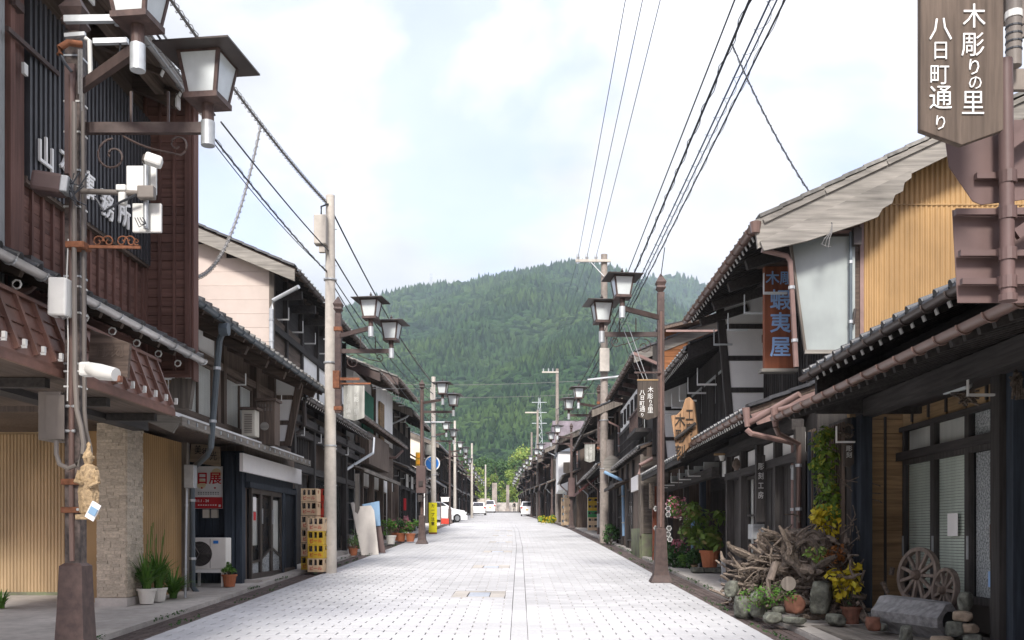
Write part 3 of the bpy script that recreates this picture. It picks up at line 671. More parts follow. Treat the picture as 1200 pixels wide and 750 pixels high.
def pot_plant(x, y, z, r, h, m_p, m_l, label, leaves=260, lsize=.06, wide=1.0, group=None, hp=None, name='potted_plant'):
    t = thing(name, label, 'plant', (x, y, z), group); hp = hp or r*1.7
    V = []; F = []; n = 14
    ring = [(r*.72, 0), (r*.96, hp*.86), (r*1.08, hp*.86), (r*1.08, hp), (r*.93, hp), (r*.88, hp*.88), (0.001, hp*.88)]
    for (a, b) in ring:
        for k in range(n): q = 2*math.pi*k/n; V.append((x+a*math.cos(q), y+a*math.sin(q), z+b))
    for j in range(len(ring)-1):
        for k in range(n): F.append((j*n+k, j*n+(k+1) % n, (j+1)*n+(k+1) % n, (j+1)*n+k))
    F.append(tuple(range(n-1, -1, -1)))
    MB().add(V, F).build('pot', m_p, t)
    cl = [((x+random.uniform(-1,1)*wide*h*.35, y+random.uniform(-1,1)*wide*h*.3, z+hp+h*random.uniform(.15, .9)), h*.22) for _ in range(9)]
    V, F = leaf_cloud(cl, lsize, leaves); MB().add(V, F).build('foliage', m_l, t, kind=None)
    mb = MB()
    for c, _ in cl: mb.tube([(x, y, z+hp*.85), ((x+c[0])/2, (y+c[1])/2, z+hp+h*.2), c], .006, 5)
    mb.build('stem', m_green_dark, t); return t

# ------------------------------------------------------------------ LEFT 1 : dark townhouse with slatted upper storey
def left1():
    s = -1; g = gz(9)
    h = thing('townhouse', 'dark red brown townhouse with slatted lattice and metal awning at near left', 'house', (-6, 9, g))
    MB().sbox(s, 4.48, 7.5, 8.0, 10.98, 3.3, 7.0).build('wall', m_clap, h)
    MB().sbox(s, 4.4, 7.5, 5.0, 7.98, 2.9, 7.6).build('wall', m_greymetal, h)
    MB().sbox(s, 4.5, 7.5, 5.0, 11.2, 3.05, 3.29).build('soffit', m_dark_y, h)
    corrug('corrugated_cladding', h, (-4.39, 5.0), (-4.39, 7.85), 2.9, 7.4, m_greymetal, .05, .012, (1,0,0))
    spc('corner_post', m_clapz, h, s, 4.34, 4.5, 7.86, 7.93, 3.3, 7.4); spc('corner_post', m_clapz, h, s, 4.38, 4.5, 7.97, 8.10, 3.3, 7.4); spc('corner_post', m_clapz, h, s, 4.40, 4.5, 8.13, 8.18, 3.3, 7.4)
    # slatted lattice on a dark backing
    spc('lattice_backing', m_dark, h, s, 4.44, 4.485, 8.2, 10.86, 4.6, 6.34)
    bars(h, s, 4.42, 8.24, 10.84, 4.62, 6.3, mat('charcoal_lattice_bar', (.062,.062,.068), rough=.5, var=.15, bump=.05), .083, .040, .05)
    for z in (4.62, 6.27): spc('lattice_rail', m_dark_y, h, s, 4.39, 4.45, 8.2, 10.86, z-.03, z+.03)
    # boards and battens below
    clap(h, s, 4.48, 8.12, 10.86, 3.72, 4.6, m_clap, .115)
    y = 8.2
    while y < 10.86: spc('batten', m_clapz, h, s, 4.43, 4.47, y-.017, y+.017, 3.72, 4.59); y += .185
    clap(h, s, 4.48, 8.12, 10.86, 6.32, 6.9, m_dark_y, .2)
    # side wing facing the camera
    MB().sbox(s, 3.90, 4.5, 10.86, 10.98, 3.36, 6.62).build('wall', m_clap, h)
    clap_front(h, -4.48, -3.95, 10.86, 3.42, 6.6, m_clapx, .105)
    for x in (-4.42, -4.26, -4.09): pc('batten', m_clapz, h, x-.016, x+.016, 10.81, 10.84, 3.40, 6.62)
    pc('corner_post', m_clapz, h, -3.96, -3.90, 10.79, 10.99, 3.36, 6.62); pc('corner_post', m_clapz, h, -3.895, -3.87, 10.83, 10.99, 3.30, 6.60)
    pc('trim', m_clapx, h, -4.5, -3.9, 10.80, 10.86, 3.33, 3.40)
    # upper roof
    R = roof(h, s, 3.90, 6.50, 5.9, .42, 3.0, 11.15, m=m_dark_x, tiles=m_tile, raft=.5, gut=m_gutterw, uwall=4.5, both=8.0, hooks=.45, tip=m_whitewood)
    for y in (8.5, 9.6, 10.6): barpc('eave_beam', m_dark_x, R, (-4.5, y, 6.62), (-3.98, y, 6.40), .11, .14); pc('beam_cap', m_whitewood, R, -3.975, -3.955, y-.055, y+.055, 6.33, 6.47)
    barpc('eave_beam', m_dark_y, R, (-4.15, 1.2, 6.52), (-4.15, 11.1, 6.52), .09, .12)
    # narrow tiled skirt roof with silver gutter
    roof(h, s, 3.87, 3.54, 4.42, .42, 4.0, 11.0, tiles=m_tile, raft=.45, gut=m_gutterw, uwall=4.4, hooks=.45, gr=.05, rows=1, th=.05, m=m_dark_x)
    for y in np.arange(7.2, 10.9, .55): MB().tube([(-3.93+.035*math.cos(q*.9), y, 3.43+.035*math.sin(q*.9)) for q in range(8)], .008, 5).build('gutter_ring', m_white, h)
    # standing seam awning
    A = (3.93, 3.31); B = (3.76, 2.83); yE = 9.95
    aw = MB().prism([(-A[0], 3.0, A[1]), (-A[0], 3.0, A[1]+.025), (-B[0], 3.0, B[1]+.025), (-B[0], 3.0, B[1])], (0, yE-3.0, 0)).build('awning', m_seam, h)
    y = 3.1; i = 0
    while y < yE:
        barpc('seam', m_seam, aw, (-A[0], y, A[1]+.045), (-B[0]+.01, y, B[1]+.045), .035, .045)
        pc('snow_guard', m_white, aw, -B[0]-.03, -B[0]+.055, y+.03, y+.05, B[1]+.055, B[1]+.075); pc('snow_guard', m_white, aw, -B[0]+.03, -B[0]+.055, y+.025, y+.055, B[1]+.075, B[1]+.12)
        if i > 10:
            for k in (.25, .5, .75):   # folded lap joints
                pass
        y += .27; i += 1
    for f in (.25, .5, .75):
        a = A[0]+(B[0]-A[0])*f; z = A[1]+(B[1]-A[1])*f+.028; pc('lap_joint', m_seam, aw, -a-.01, -a+.012, 3.0, yE, z, z+.008)
    pc('fascia', m_seam, aw, -B[0]-.02, -B[0]+.012, 3.0, yE, B[1]-.06, B[1]-.002)
    MB().prism([(-4.4, yE, 2.84), (-4.4, yE, A[1]+.1), (-A[0], yE, A[1]), (-B[0], yE, B[1]+.01)], (0, .02, 0)).build('awning_end', m_seam, h)
    pc('trim', m_seam, aw, -A[0]-.45, -A[0]+.03, 3.0, yE, A[1]+.03, A[1]+.06)
    MB().sbox(s, 3.80, 4.42, 3.0, yE-.01, 2.78, 2.80).build('soffit', m_dark_y, h)
    spc('beam', m_black_y, h, s, 4.42, 4.6, 3.0, 10.9, 2.72, 3.04)
    for y in (7.6, 8.7, 9.8): spc('beam', m_black_y, h, s, 3.9, 4.4, y-.04, y+.04, 2.70, 2.775)
    # recessed ground floor : bronze corrugated wall, stone clad pier, gold wall
    z0 = gz(14.4)
    pc('foundation', m_found, h, -13, -5.95, 14.4, 14.7, z0-.3, z0+.09)
    pc('wall', m_bronze, h, -13, -5.95, 14.46, 14.7, z0+.05, 3.3)
    corrug('corrugated_cladding', h, (-12.9, 14.44), (-5.93, 14.44), z0+.09, 3.06, m_bronze, .052, .015, (0,-1,0))
    z0 = gz(13)
    pier = MB().box(-5.93, -5.53, 12.88, 13.42, z0+.16, 3.05).build('pier', MATS['stone_cladding'], h)
    pc('plinth', m_pave, h, -5.95, -5.51, 12.86, 13.44, z0-.1, z0+.155)
    k = 0; z = z0+.17
    while z < 3.0:                     # thin split-stone courses
        x = -5.93
        while x < -5.54:
            w = random.uniform(.09, .2); x1 = min(-5.53, x+w); d = random.uniform(.006, .02)
            pc('stone_strip', MATS['stone_cladding'], pier, x+.002, x1-.002, 12.88-d, 12.88, z+.002, z+.043); x = x1; k += 1
        z += .045
        if k > 285: break
    mbs = MB()
    z = z0+.17
    while z < 3.0:
        y = 12.88
        while y < 13.41: w = random.uniform(.09, .2); y1 = min(13.42, y+w); mbs.box(-5.53, -5.53+random.uniform(.006, .02), y+.002, y1-.002, z+.002, z+.043); y = y1
        z += .045
    mbs.build('stone_strips', MATS['stone_cladding'], pier, kind='stuff')
    MB().sbox(s, 5.62, 6.4, 13.43, 15.15, gz(13.5)+.02, 3.0).build('wall', m_gold, h)
    corrug('corrugated_cladding', h, (-5.60, 13.4), (-5.60, 15.08), gz(14)+.06, 3.0, m_gold, .075, .016, (1,0,0))
    pc('foundation', m_pave, h, -5.9, -5.58, 13.43, 15.15, gz(13)-.1, gz(14)+.06)
    spc('corner_post', m_greyz, h, s, 5.50, 5.66, 15.08, 15.2, gz(14), 3.0)
    # timber nib and small tan slats under the wing
    for i in range(6): pc('tan_slat', m_tanx, h, -4.45+i*.05, -4.42+i*.05, 10.95, 10.97, 2.95, 3.32)
    MB().prism([(-4.15, 10.9, 3.33), (-3.9, 10.9, 3.33), (-3.95, 10.9, 2.98), (-4.25, 10.9, 2.98)], (0, .1, 0)).build('timber_end', m_greyz, h)
    # letters standing on the lattice
    for ch, x, yy, Y in (('山', 45, 182, 8.46), ('本', 69, 194, 8.85), ('事', 94, 220, 9.27), ('務', 118, 243, 9.69), ('所', 139, 253, 10.1)):
        p = P(x, yy, Y); text(ch, .30, m_ink, h, (-4.355, Y, p.z), 'left', bold=.018, depth=.02)
    # right edge tv / hood etc. on the corner
    pc('wall_bracket', m_rust, h, -4.36, -4.30, 7.86, 8.0, 5.95, 6.02)
    barpc('diagonal_strip', m_rust, h, P(8, 33, 7.75), P(68, 87, 8.7), .03, .04)
    pc('switch_box', m_white, h, *sorted((P(31,80,8.1).x, P(34.5,80,8.1).x)), 8.02, 8.08, P(31,91,8.1).z, P(31,78,8.1).z)
    pc('floodlight', m_hood, h, *sorted((P(17,0,7.9).x, P(44,0,7.9).x)), 7.8, 8.0, P(0,337,7.9).z, P(0,303,7.9).z)
    downpipe(h, [P(0, 350, 7.4), P(33, 340, 7.7), P(44, 330, 7.9)], m_copper, .03)
    return h
mat('stone_cladding', (.50,.43,.34), rough=.9, var=.22, scale=30, st=(1,1,1.5), bump=.35, rnd=.16, island=.2, grime=.12)
left1()

# ------------------------------------------------------------------ LEFT 2 : low two storey house with the exhibition poster
def left2():
    s = -1; g = gz(17); y0, y1 = 12.0, 19.9
    h = thing('townhouse', 'low brown townhouse with red and white poster and glass sliding doors', 'house', (-6, 16, g))
    R = roof(h, s, 4.30, 4.50, 6.9, .42, y0, y1, tiles=m_tilegrey, raft=.45, gut=m_greypipe, uwall=5.1, both=10.5, hooks=.55, verge=-1, verge_m=m_greyz, m=m_dark_x, rows=2, gr=.05)
    gable_wall(h, s, 5.15, 9.8, y0+.1, y1-.1, 3.1, 4.8, .42, m_dark_z, um=6.9)
    MB().sbox(s, 5.05, 9.8, 16.62, y1+.3, g-.6, 3.1).build('wall', m_dark_z, h)
    MB().sbox(s, 6.0, 9.8, 15.2, 16.62, g-.6, 3.1).build('wall', m_navy, h)
    # upper windows between posts
    for a, b in ((12.3, 13.6), (13.75, 15.1), (15.75, 17.25)):
        window(h, s, 5.13, a, b, 3.34, 4.2, m_dark_z, m_curtain, 2, gl=m_glass)
    for y in (12.15, 13.67, 15.25, 15.55, 17.4, 18.6): spc('post', m_dark_z, h, s, 5.03, 5.16, y-.07, y+.07, 3.1, 4.78)
    spc('rail', m_dark_y, h, s, 5.02, 5.17, y0+.1, y1-.1, 3.22, 3.34); spc('rail', m_dark_y, h, s, 5.04, 5.17, y0+.1, y1-.1, 4.22, 4.34)
    for a, b in ((12.3, 13.6), (13.75, 15.2)):
        spc('plaster_panel', m_plaster, h, s, 5.09, 5.145, a, b, 4.34, 4.70)
    for y in np.arange(12.4, 19.5, 1.15): barpc('eave_beam', m_dark_x, h, (-5.15, y, 4.72), (-4.42, y, 4.40), .10, .13)
    for y in (13.6, 15.9, 18.2): lbracket(h, s, 4.8, y, 4.05, sz=.2)
    wing(h, s, 5.15, 4.76, 4.52, 18.72, 3.30, 4.78, (.28, .62), m_dark_z, m_plaster)
    # lower canopy, grey weathered
    roof(h, s, 4.62, 3.02, 5.12, .35, 12.4, 19.7, tiles=None, rm=m_grey_y, raft=.5, gut=None, uwall=5.0, th=.05)
    spc('fascia', m_grey_y, h, s, 4.58, 4.62, 12.4, 19.7, 2.96, 3.08); 
    for y in np.arange(12.6, 19.6, .33): spc('canopy_clip', m_galv, h, s, 4.565, 4.58, y-.02, y+.02, 3.0, 3.05)
    spc('flashing', m_plaster, h, s, 4.70, 4.74, 12.4, 19.6, 3.09, 3.15)
    MB().prism([(-4.6, 12.38, 3.02), (-5.3, 12.38, 3.26), (-5.3, 12.38, 3.12), (-4.7, 12.38, 2.86)], (0, .05, 0)).build('canopy_end', m_grey_x, h)
    # nook facing the camera
    z = g+.06; yn = 16.55
    vb = -5.95; i = 0
    while vb < -5.08: pc('board', m_navy, h, vb, vb+.118, yn, yn+.05, g-.05, 2.95); vb += .125
    MB().box(-6.4, -5.05, yn+.05, 16.65, g-.3, 3.0).build('wall', m_navy, h)
    pc('post', m_navy, h, -5.30, -5.16, yn-.22, yn-.01, g-.05, 2.95); pc('post', m_navy, h, -5.14, -5.03, yn-.10, yn+.1, g-.05, 2.95)
    pc('rail', m_navy, h, -5.95, -5.31, yn-.03, yn-.003, 1.42, 1.52)
    for x in (233, 243): p = P(x+10, 603, yn); pc('meter_box', m_cream, h, p.x-.06, p.x+.05, yn-.07, yn-.002, p.z-.06, p.z+.09)
    # glazed doors along the street, blue black boards after them
    fl = z+.02; u = 5.02
    spc('door_step', m_pave, h, s, 4.72, 5.3, 16.6, y1+.2, g-.35, fl)
    spc('blank_signboard', m_paper, h, s, 4.86, 4.92, 15.95, 20.05, 2.60, 2.91)
    spc('lintel', m_navy, h, s, 4.93, 5.06, 16.6, 19.9, 2.36, 2.46)
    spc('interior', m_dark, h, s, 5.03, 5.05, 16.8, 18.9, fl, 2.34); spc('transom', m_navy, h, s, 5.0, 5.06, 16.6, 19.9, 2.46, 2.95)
    yy = 16.78
    for k, w in enumerate((.62, .72, .72)):
        d = MB(); a, b = yy, yy+w; f = .06
        d.sbox(s, u-.06, u-.01, a, a+f, fl, 2.36).sbox(s, u-.06, u-.01, b-f, b, fl, 2.36).sbox(s, u-.058, u-.012, a+f, b-f, fl, fl+.10).sbox(s, u-.058, u-.012, a+f, b-f, 2.27, 2.36)
        D = d.build('door', MATS['bronze_door_frame'], h)
        spc('pane', m_glass, D, s, u-.038, u-.030, a+f, b-f, fl+.1, 2.27)
        # white river-stone decoration with a slanting top behind the lower glass
        V = [(-(u-.020), a+f, fl+.1), (-(u-.020), b-f, fl+.1), (-(u-.020), b-f, fl+(.32 if k == 0 else .52 if k == 1 else .38)), (-(u-.020), a+f, fl+(.30 if k == 0 else .34 if k == 1 else .55))]
        MB().prism(V, (-.008, 0, 0)).build('etched_base', m_lace, D)
        barpc('glazing_bar', MATS['bronze_door_frame'], D, Vector(V[3])+Vector((.01, 0, 0)), Vector(V[2])+Vector((.01, 0, 0)), .03, .04)
        if k: spc('handle', m_galv, D, s, u-.08, u-.06, a+.02, a+.045, fl+1.0, fl+1.28)
        yy = b
    spc('curtain_or_unlit_room', m_curtain, h, s, 5.027, 5.031, 16.85, 17.4, fl+.6, 2.2); spc('curtain_or_unlit_room', m_curtain, h, s, 5.027, 5.031, 18.3, 18.8, fl+.3, 2.2)
    spc('notice', m_paper, h, s, 4.945, 4.95, 16.83, 17.0, 1.95, 2.2); spc('notice', m_inkred, h, s, 4.945, 4.95, 16.85, 17.0, 1.78, 1.93)
    vboards(h, s, 5.0, 18.98, 19.85, fl, 2.36, m_navy, .2); spc('post', m_navy, h, s, 4.94, 5.05, 18.86, 18.97, fl-.02, 2.4); spc('post', m_navy, h, s, 4.93, 5.05, 19.85, 19.95, fl-.02, 2.5)
    spc('skirting', m_dark_y, h, s, 4.95, 5.01, 18.97, 19.85, fl, fl+.12)
    # pipes
    downpipe(h, [P(262, 386, 13.1), P(257, 400, 13.2), P(247, 524, 13.6), P(243, 533, 13.8), P(229, 546, 14.6), P(225, 552, 14.8), P(226, 688, 15.1), P(232, 696, 15.0)], m_greypipe, .045)
    MB().tube([P(258, 386, 13.05), P(268, 386, 13.05)], .09, 8).build('rain_head', m_greypipe, h)
    downpipe(h, [P(219, 555, 14.35), P(217, 706, 14.0)], m_galv, .02)
    MB().box(*sorted((P(218,0,14.3).x, P(230,0,14.3).x)), 14.2, 14.34, P(0,572,14.3).z, P(0,545,14.3).z).build('cable_box', m_galv, h, bevel=.01)
    return h
mat('bronze_door_frame', (.05,.043,.038), rough=.4, var=.1, bump=.02)
left2()

# ------------------------------------------------------------------ LEFT 3 : tall house with the pink gable
def left3():
    s = -1; y0, y1 = 19.95, 28.6; g = gz(24)
    h = thing('townhouse', 'tall townhouse with a pale pink boarded gable and deep dark eaves behind the low house', 'house', (-6, 24, g))
    ue, ze = 4.97, 7.12; um = 9.2; sl = .43
    R = roof(h, s, ue, ze, um, sl, y0, y1, tiles=m_tile, raft=.45, gut=m_gutter, uwall=5.5, both=13.4, hooks=.6, verge=-1, m=m_black_y, rows=1)
    MB().prism([(-(ue-.0), y0-.06, ze-.22), (-(ue-.0), y0-.06, ze+.03), (-um, y0-.06, ze+sl*(um-ue)+.03), (-um, y0-.06, ze+sl*(um-ue)-.28)], (0, .05, 0)).build('verge_board', m_grey_x, R)
    gable_wall(h, s, 5.62, 12.8, y0+.35, y1-.1, g-.6, ze+.2, sl, m_black_y, um=um)
    # pink lapped siding facing the camera
    z = 4.5; yf = y0+.33
    while z < 9.2:
        ulo = 5.58; zt = ze+.2+sl*(um-5.6)
        if z < ze+.2: a = 5.56
        else: a = 5.56+(z+.24-ze-.2)/sl
        if a > 9: break
        pc('siding_board', m_pink, h, -12.6 if z < ze else -(2*um-a), -a, yf-.03, yf, z, z+.292, (.05, 0, 0)); z += .30
    pc('corner_post', m_greyz, h, -5.60, -5.50, yf-.06, yf+.05, 4.4, ze+.15)
    # white walls under the eaves
    for a, b in ((23.0, 24.6), (24.7, 26.4), (26.5, 28.2)): spc('plaster_panel', m_plaster, h, s, 5.56, 5.625, a, b, 4.75, 5.95)
    for y in (21.5, 22.95, 24.65, 26.45, 28.3): spc('post', m_black_z, h, s, 5.52, 5.63, y-.06, y+.06, 4.4, 7.3)
    spc('rail', m_black_y, h, s, 5.50, 5.63, y0+.4, y1-.1, 5.95, 6.1)
    clap(h, s, 5.60, 20.4, 22.9, 4.5, 6.3, m_dark_y, .2)
    for y in (20.9, 22.2, 23.5, 24.8): 
        barpc('eave_beam', m_black_y, R, (-5.6, y, 6.85), (-5.05, y, 6.85), .12, .18); lbracket(h, s, 5.35, y, 6.3, sz=.28)
    downpipe(h, [P(350, 336, 20.0), P(346, 338, 20.05), P(320, 352, 20.1), P(318, 362, 20.1), P(318, 412, 20.1)], m_galv, .045)
    # lower tiled roof with white striped rafters
    roof(h, s, 4.82, 4.46, 5.6, .42, y0+.1, y1, tiles=m_tile, raft=.22, tip=m_whitewood, gut=m_gutter, uwall=5.5, m=m_black_y, hooks=.6, rows=1)
    spc('beam', m_black_y, h, s, 5.0, 5.12, y0+.1, y1, 3.98, 4.14); 
    MB().tube([P(364, 463, 20.1), P(356, 470, 20.1), P(357, 498, 20.1), P(348, 508, 20.1)], .05, 8).build('downpipe', m_gutter, h)
    for y in (20.6, 22.3, 24.0, 25.7): spc('beam', m_black_y, h, s, 4.95, 5.6, y-.06, y+.06, 4.0, 4.12); lbracket(h, s, 5.05, y+.5, 3.75, sz=.24)
    # ground floor front
    f = g+.0; MB().sbox(s, 5.45, 12.8, y0+.36, y1-.1, g-.6, 4.5).build('wall', m_dark_z, h)
    for y in (20.5, 22.4, 24.3, 26.3, 28.3): spc('post', m_black_z, h, s, 5.10, 5.24, y-.07, y+.07, g-.1, 4.3)
    spc('lintel', m_black_y, h, s, 5.12, 5.26, y0+.4, y1-.1, 2.95, 3.1); spc('lintel', m_black_y, h, s, 5.12, 5.26, y0+.4, y1-.1, 3.75, 3.9)
    window(h, s, 5.3, 20.6, 22.3, 3.12, 3.74, m_black_z, m_curtain, 2, 2, gl=m_glassd); 
    window(h, s, 5.3, 22.5, 24.2, g+.15, 2.94, m_black_z, m_curtain, 2, 2, gl=m_glassd, name='glazed_door'); window(h, s, 5.3, 24.4, 26.2, g+.2, 2.94, m_black_z, m_curtain, 3, 1, gl=m_glassd, name='glazed_door'); window(h, s, 5.3, 26.4, 28.2, g+.6, 2.94, m_black_z, m_dark, 2, 3, gl=m_glassd)
    for a in (20.6, 24.4, 26.4): bars(h, s, 5.26, a, a+1.6, 3.12, 3.74, m_black_z, .16, .04, .04)
    vboards(h, s, 5.3, 20.55, 22.3, g-.1, 2.94, m_black_z, .2)
    spc('plinth', m_pave, h, s, 4.95, 5.5, 22.0, 28.5, g-.5, gz(26)+.10)
    pc('white_notice', m_paper, h, -5.2, -5.1, 22.0, 22.04, 1.0, 1.5)
    s1 = P(401, 0, 21.5)
    downpipe(h, [P(438, 513, 28.5), P(437, 531, 28.3), P(403, 552, 26.5), P(403, 566, 26.4), P(403, 640, 26.4)], m_galv, .045)
    return h
left3()

def canopy(h, s, ue, ze, uw, y0, y1, m=m_grey_y, sl=.35):
    roof(h, s, ue, ze, uw, sl, y0, y1, rm=m, raft=.45, gut=None, uwall=uw-.05, th=.05, m=m_dark_x, name='canopy')
    spc('fascia', m, h, s, ue-.03, ue, y0, y1, ze-.05, ze+.055)

# ------------------------------------------------------------------ LEFT 4, 5
def left4():
    s = -1; y0, y1 = 28.8, 37.0; g = gz(33)
    h = thing('townhouse', 'grey roofed townhouse with stacked metal verge boards, green netting and a brown balcony', 'house', (-6, 33, g))
    roof(h, s, 4.5, 6.85, 7.6, .40, y0+3.4, y1+.6, tiles=m_tilegrey, raft=.5, gut=m_gutterb, uwall=5.4, both=10.5, hooks=.8, verge=-1, verge_m=m_iron, rows=1, m=m_dark_x)
    R2 = roof(h, s, 4.55, 6.40, 7.2, .40, y0-.2, y0+3.4, tiles=m_tilegrey, raft=.5, gut=m_gutterb, uwall=5.4, both=9.5, hooks=.8, verge=-1, verge_m=m_iron, rows=1, m=m_dark_x)
    gable_wall(h, s, 5.4, 10, y0+.1, y0+3.4, g-.6, 6.6, .4, m_plaster, um=7.2); gable_wall(h, s, 5.38, 10.2, y0+3.4, y1, g-.6, 7.0, .4, m_plaster, um=7.6)
    pc('board', m_tanx, h, -5.9, -5.7, y0+.02, y0+.08, 5.3, 6.5)
    spc('netting', m_green, h, s, 5.30, 5.36, y0+1.2, y0+3.2, 4.9, 6.2); spc('post', m_dark_z, h, s, 5.25, 5.38, y0+3.3, y0+3.42, 4.8, 6.6); spc('board', m_tan, h, s, 5.30, 5.36, y0+4.6, y0+5.6, 4.9, 6.3)
    for y in np.arange(y0+3.7, y1, .8): lbracket(h, s, 4.85, y, 6.55, sz=.2); 
    roof(h, s, 4.86, 4.95, 5.6, .45, 27.0, y1, tiles=m_tilegrey, raft=.4, gut=m_gutterb, uwall=5.5, hooks=.8, rows=1, m=m_dark_x)
    clap(h, s, 5.36, y0+.1, y1-.1, 3.7, 4.9, m_dark_y, .24); MB().sbox(s, 4.98, 5.3, 29.2, 33.4, 3.75, 4.75).build('balcony_box', m_dark_z, h)
    canopy(h, s, 4.75, 3.40, 5.4, 27.0, 34.5)
    for y in (29.0, 31.0, 33.0, 35.0, 36.8): spc('post', m_dark_z, h, s, 5.12, 5.28, y-.08, y+.08, g-.2, 3.6)
    for a in (29.1, 31.1, 33.1): window(h, s, 5.35, a, a+1.8, g+.1, 3.1, m_dark_z, m_dark, 2, 2, gl=m_glassd)
    bars(h, s, 5.3, 35.1, 36.7, g, 3.2, m_dark_z, .14)
    downpipe(h, [P(472, 528, 33.8), P(464, 536, 33.6), P(452, 537, 33.6)], m_gutterb, .05)
left4()
def generic(s, y0, y1, uf, seed, label, wallc=None, eave=5.0, lean=None, tiles=m_tile, upper='window', near=True, low=2.75, ground='doors', gmat=None, dsh=0.0, group=None, slope=.42, kindname='townhouse', tip=None, ub=8):
    """ordinary shop house of the street: ground floor with posts and doors, pent roof, upper storey, gabled roof"""
    rnd = random.Random(seed); ym = (y0+y1)/2; g = gz(y0+.3); c = cxo(ym)*s; uf += c   # the frontage follows the bend
    zl = g+low; zu = g+eave; h = thing(kindname, label, 'house', (s*uf, ym, g), group)
    wm = wallc or m_dark_z; gm = gmat or m_dark_z; ur = uf+ub/2
    roof(h, s, uf-.75, zu, ur, slope, y0, y1, tiles=tiles, raft=(.5 if near else .9), gut=m_gutter, uwall=uf+.35, both=uf+ub+.7, hooks=1.2 if near else 0, rows=1, verge=-1, verge_m=m_greyz, m=m_black_y, tip=tip)
    gable_wall(h, s, uf+.35, uf+ub, y0+.2, y1-.2, zl, zu+.35, slope, wm, um=ur)
    MB().sbox(s, uf+.2, uf+ub, y0+.15, y1-.15, g-1, zl+.3).build('wall', gm, h)
    roof(h, s, uf-.55, zl, uf+.4, .38, y0+.05, y1-.05, tiles=tiles, raft=(.45 if near else .9), gut=m_gutter, uwall=uf+.3, hooks=1.2 if near else 0, rows=1, m=m_black_y, tip=tip)
    n = max(2, round((y1-y0)/1.85)); w = (y1-y0-.4)/n
    for i in range(n+1):
        y = y0+.2+i*w; spc('post', m_black_z, h, s, uf, uf+.14, y-.07, y+.07, g-.4, zl+.1); spc('post', m_black_z, h, s, uf+.26, uf+.36, y-.06, y+.06, zl+.35, zu+.25)
    spc('lintel', m_black_y, h, s, uf+.02, uf+.16, y0+.2, y1-.2, g+2.1, g+2.24)
    for i in range(n):
        a, b = y0+.2+i*w+.08, y0+.2+(i+1)*w-.08; k = rnd.random()
        if ground == 'doors' and k < .6: window(h, s, uf+.17, a, b, g+.1, g+2.1, m_black_z, rnd.choice([m_dark, m_curtain, m_dark]), 2, 2, gl=m_glassd, name='glazed_door')
        elif k < .8: bars(h, s, uf+.18, a, b, g+.1, g+2.1, m_black_z, .12, near=near)
        else: vboards(h, s, uf+.19, a, b, g+.05, g+2.1, gm, .25)
        spc('plaster_panel', m_plaster if k > .4 else m_black_y, h, s, uf+.10, uf+.19, a, b, g+2.25, zl+.1)
        z0, z1 = zl+.55, zu-.35
        if z1-z0 > .5:
            if upper == 'window' and k < .7: window(h, s, uf+.34, a, b, z0, z1, m_dark_z, m_curtain, 2, 2 if near else 1, gl=m_glassd)
            elif upper == 'lattice' or k >= .7: bars(h, s, uf+.33, a, b, z0, z1, m_black_z, .12, near=near)
    if near:
        for i in range(n): lbracket(h, s, uf-.15, y0+.8+i*w, zu-.1, sz=.2); lbracket(h, s, uf-.1, y0+.8+i*w, zl-.25, sz=.18)
    downpipe(h, [(s*(uf-.6), y0+.3, zu-.02), (s*(uf-.5), y0+.3, zu-.15), (s*(uf+.2), y0+.25, zu-.5), (s*(uf+.22), y0+.25, zl+.5)], rnd.choice([m_galv, m_copper, m_gutterb]), .04)
    downpipe(h, [(s*(uf-.5), y1-.3, zl-.02), (s*(uf-.4), y1-.3, zl-.15), (s*(uf-.02), y1-.25, zl-.5), (s*(uf-.02), y1-.25, g+.1)], rnd.choice([m_galv, m_copper, m_gutterb]), .04)
    return h
# ------------------------------------------------------------------ far left row
generic(-1, 37.4, 45.0, 5.0, 1, 'brown boarded townhouse with a beige gable board behind the traffic light', wallc=m_greybrown, eave=5.0, upper='lattice', tiles=m_tilegrey)
generic(-1, 45.2, 51.0, 5.2, 2, 'dark low house beside the yellow sign with curved white hooks', eave=3.1, low=2.3, ub=5, tiles=m_tilegrey, upper='lattice')
generic(-1, 62.0, 69.0, 5.6, 3, 'pale rendered house with a blue grey tiled roof beyond the parking gap', wallc=m_cream, gmat=m_plaster, eave=5.2, tiles=m_roofblue, near=False)
generic(-1, 69.2, 76.5, 5.0, 4, 'dark townhouse just past the pale rendered house', eave=5.0, near=False)
generic(-1, 76.7, 84.5, 5.0, 5, 'weathered townhouse behind the white sedan far left', wallc=m_beigewall, eave=4.6, near=False, tiles=m_tilegrey)
generic(-1, 84.7, 93, 5.1, 6, 'sixth far house of the left row with grey boards', wallc=m_greybrown, eave=5.1, near=False)
generic(-1, 93.2, 102, 5.1, 7, 'pale fronted far house behind the parked van on the left', wallc=m_cream, eave=5.0, near=False)
generic(-1, 102.2, 112, 5.1, 8, 'far dark house past the parked van on the left', eave=5.2, near=False)
generic(-1, 112.2, 124, 5.1, 9, 'far brown house of the left row near the street end', wallc=m_greybrown, eave=4.6, near=False)
generic(-1, 124.2, 138, 5.1, 10, 'tiny dark house of the left row before the steps', eave=5.0, near=False)
generic(-1, 138.2, 154, 5.1, 11, 'last but one house on the left before the stone steps', wallc=m_beigewall, eave=4.4, near=False)
generic(-1, 154.2, 170, 5.1, 12, 'last house on the left before the stone steps', eave=4.0, near=False)

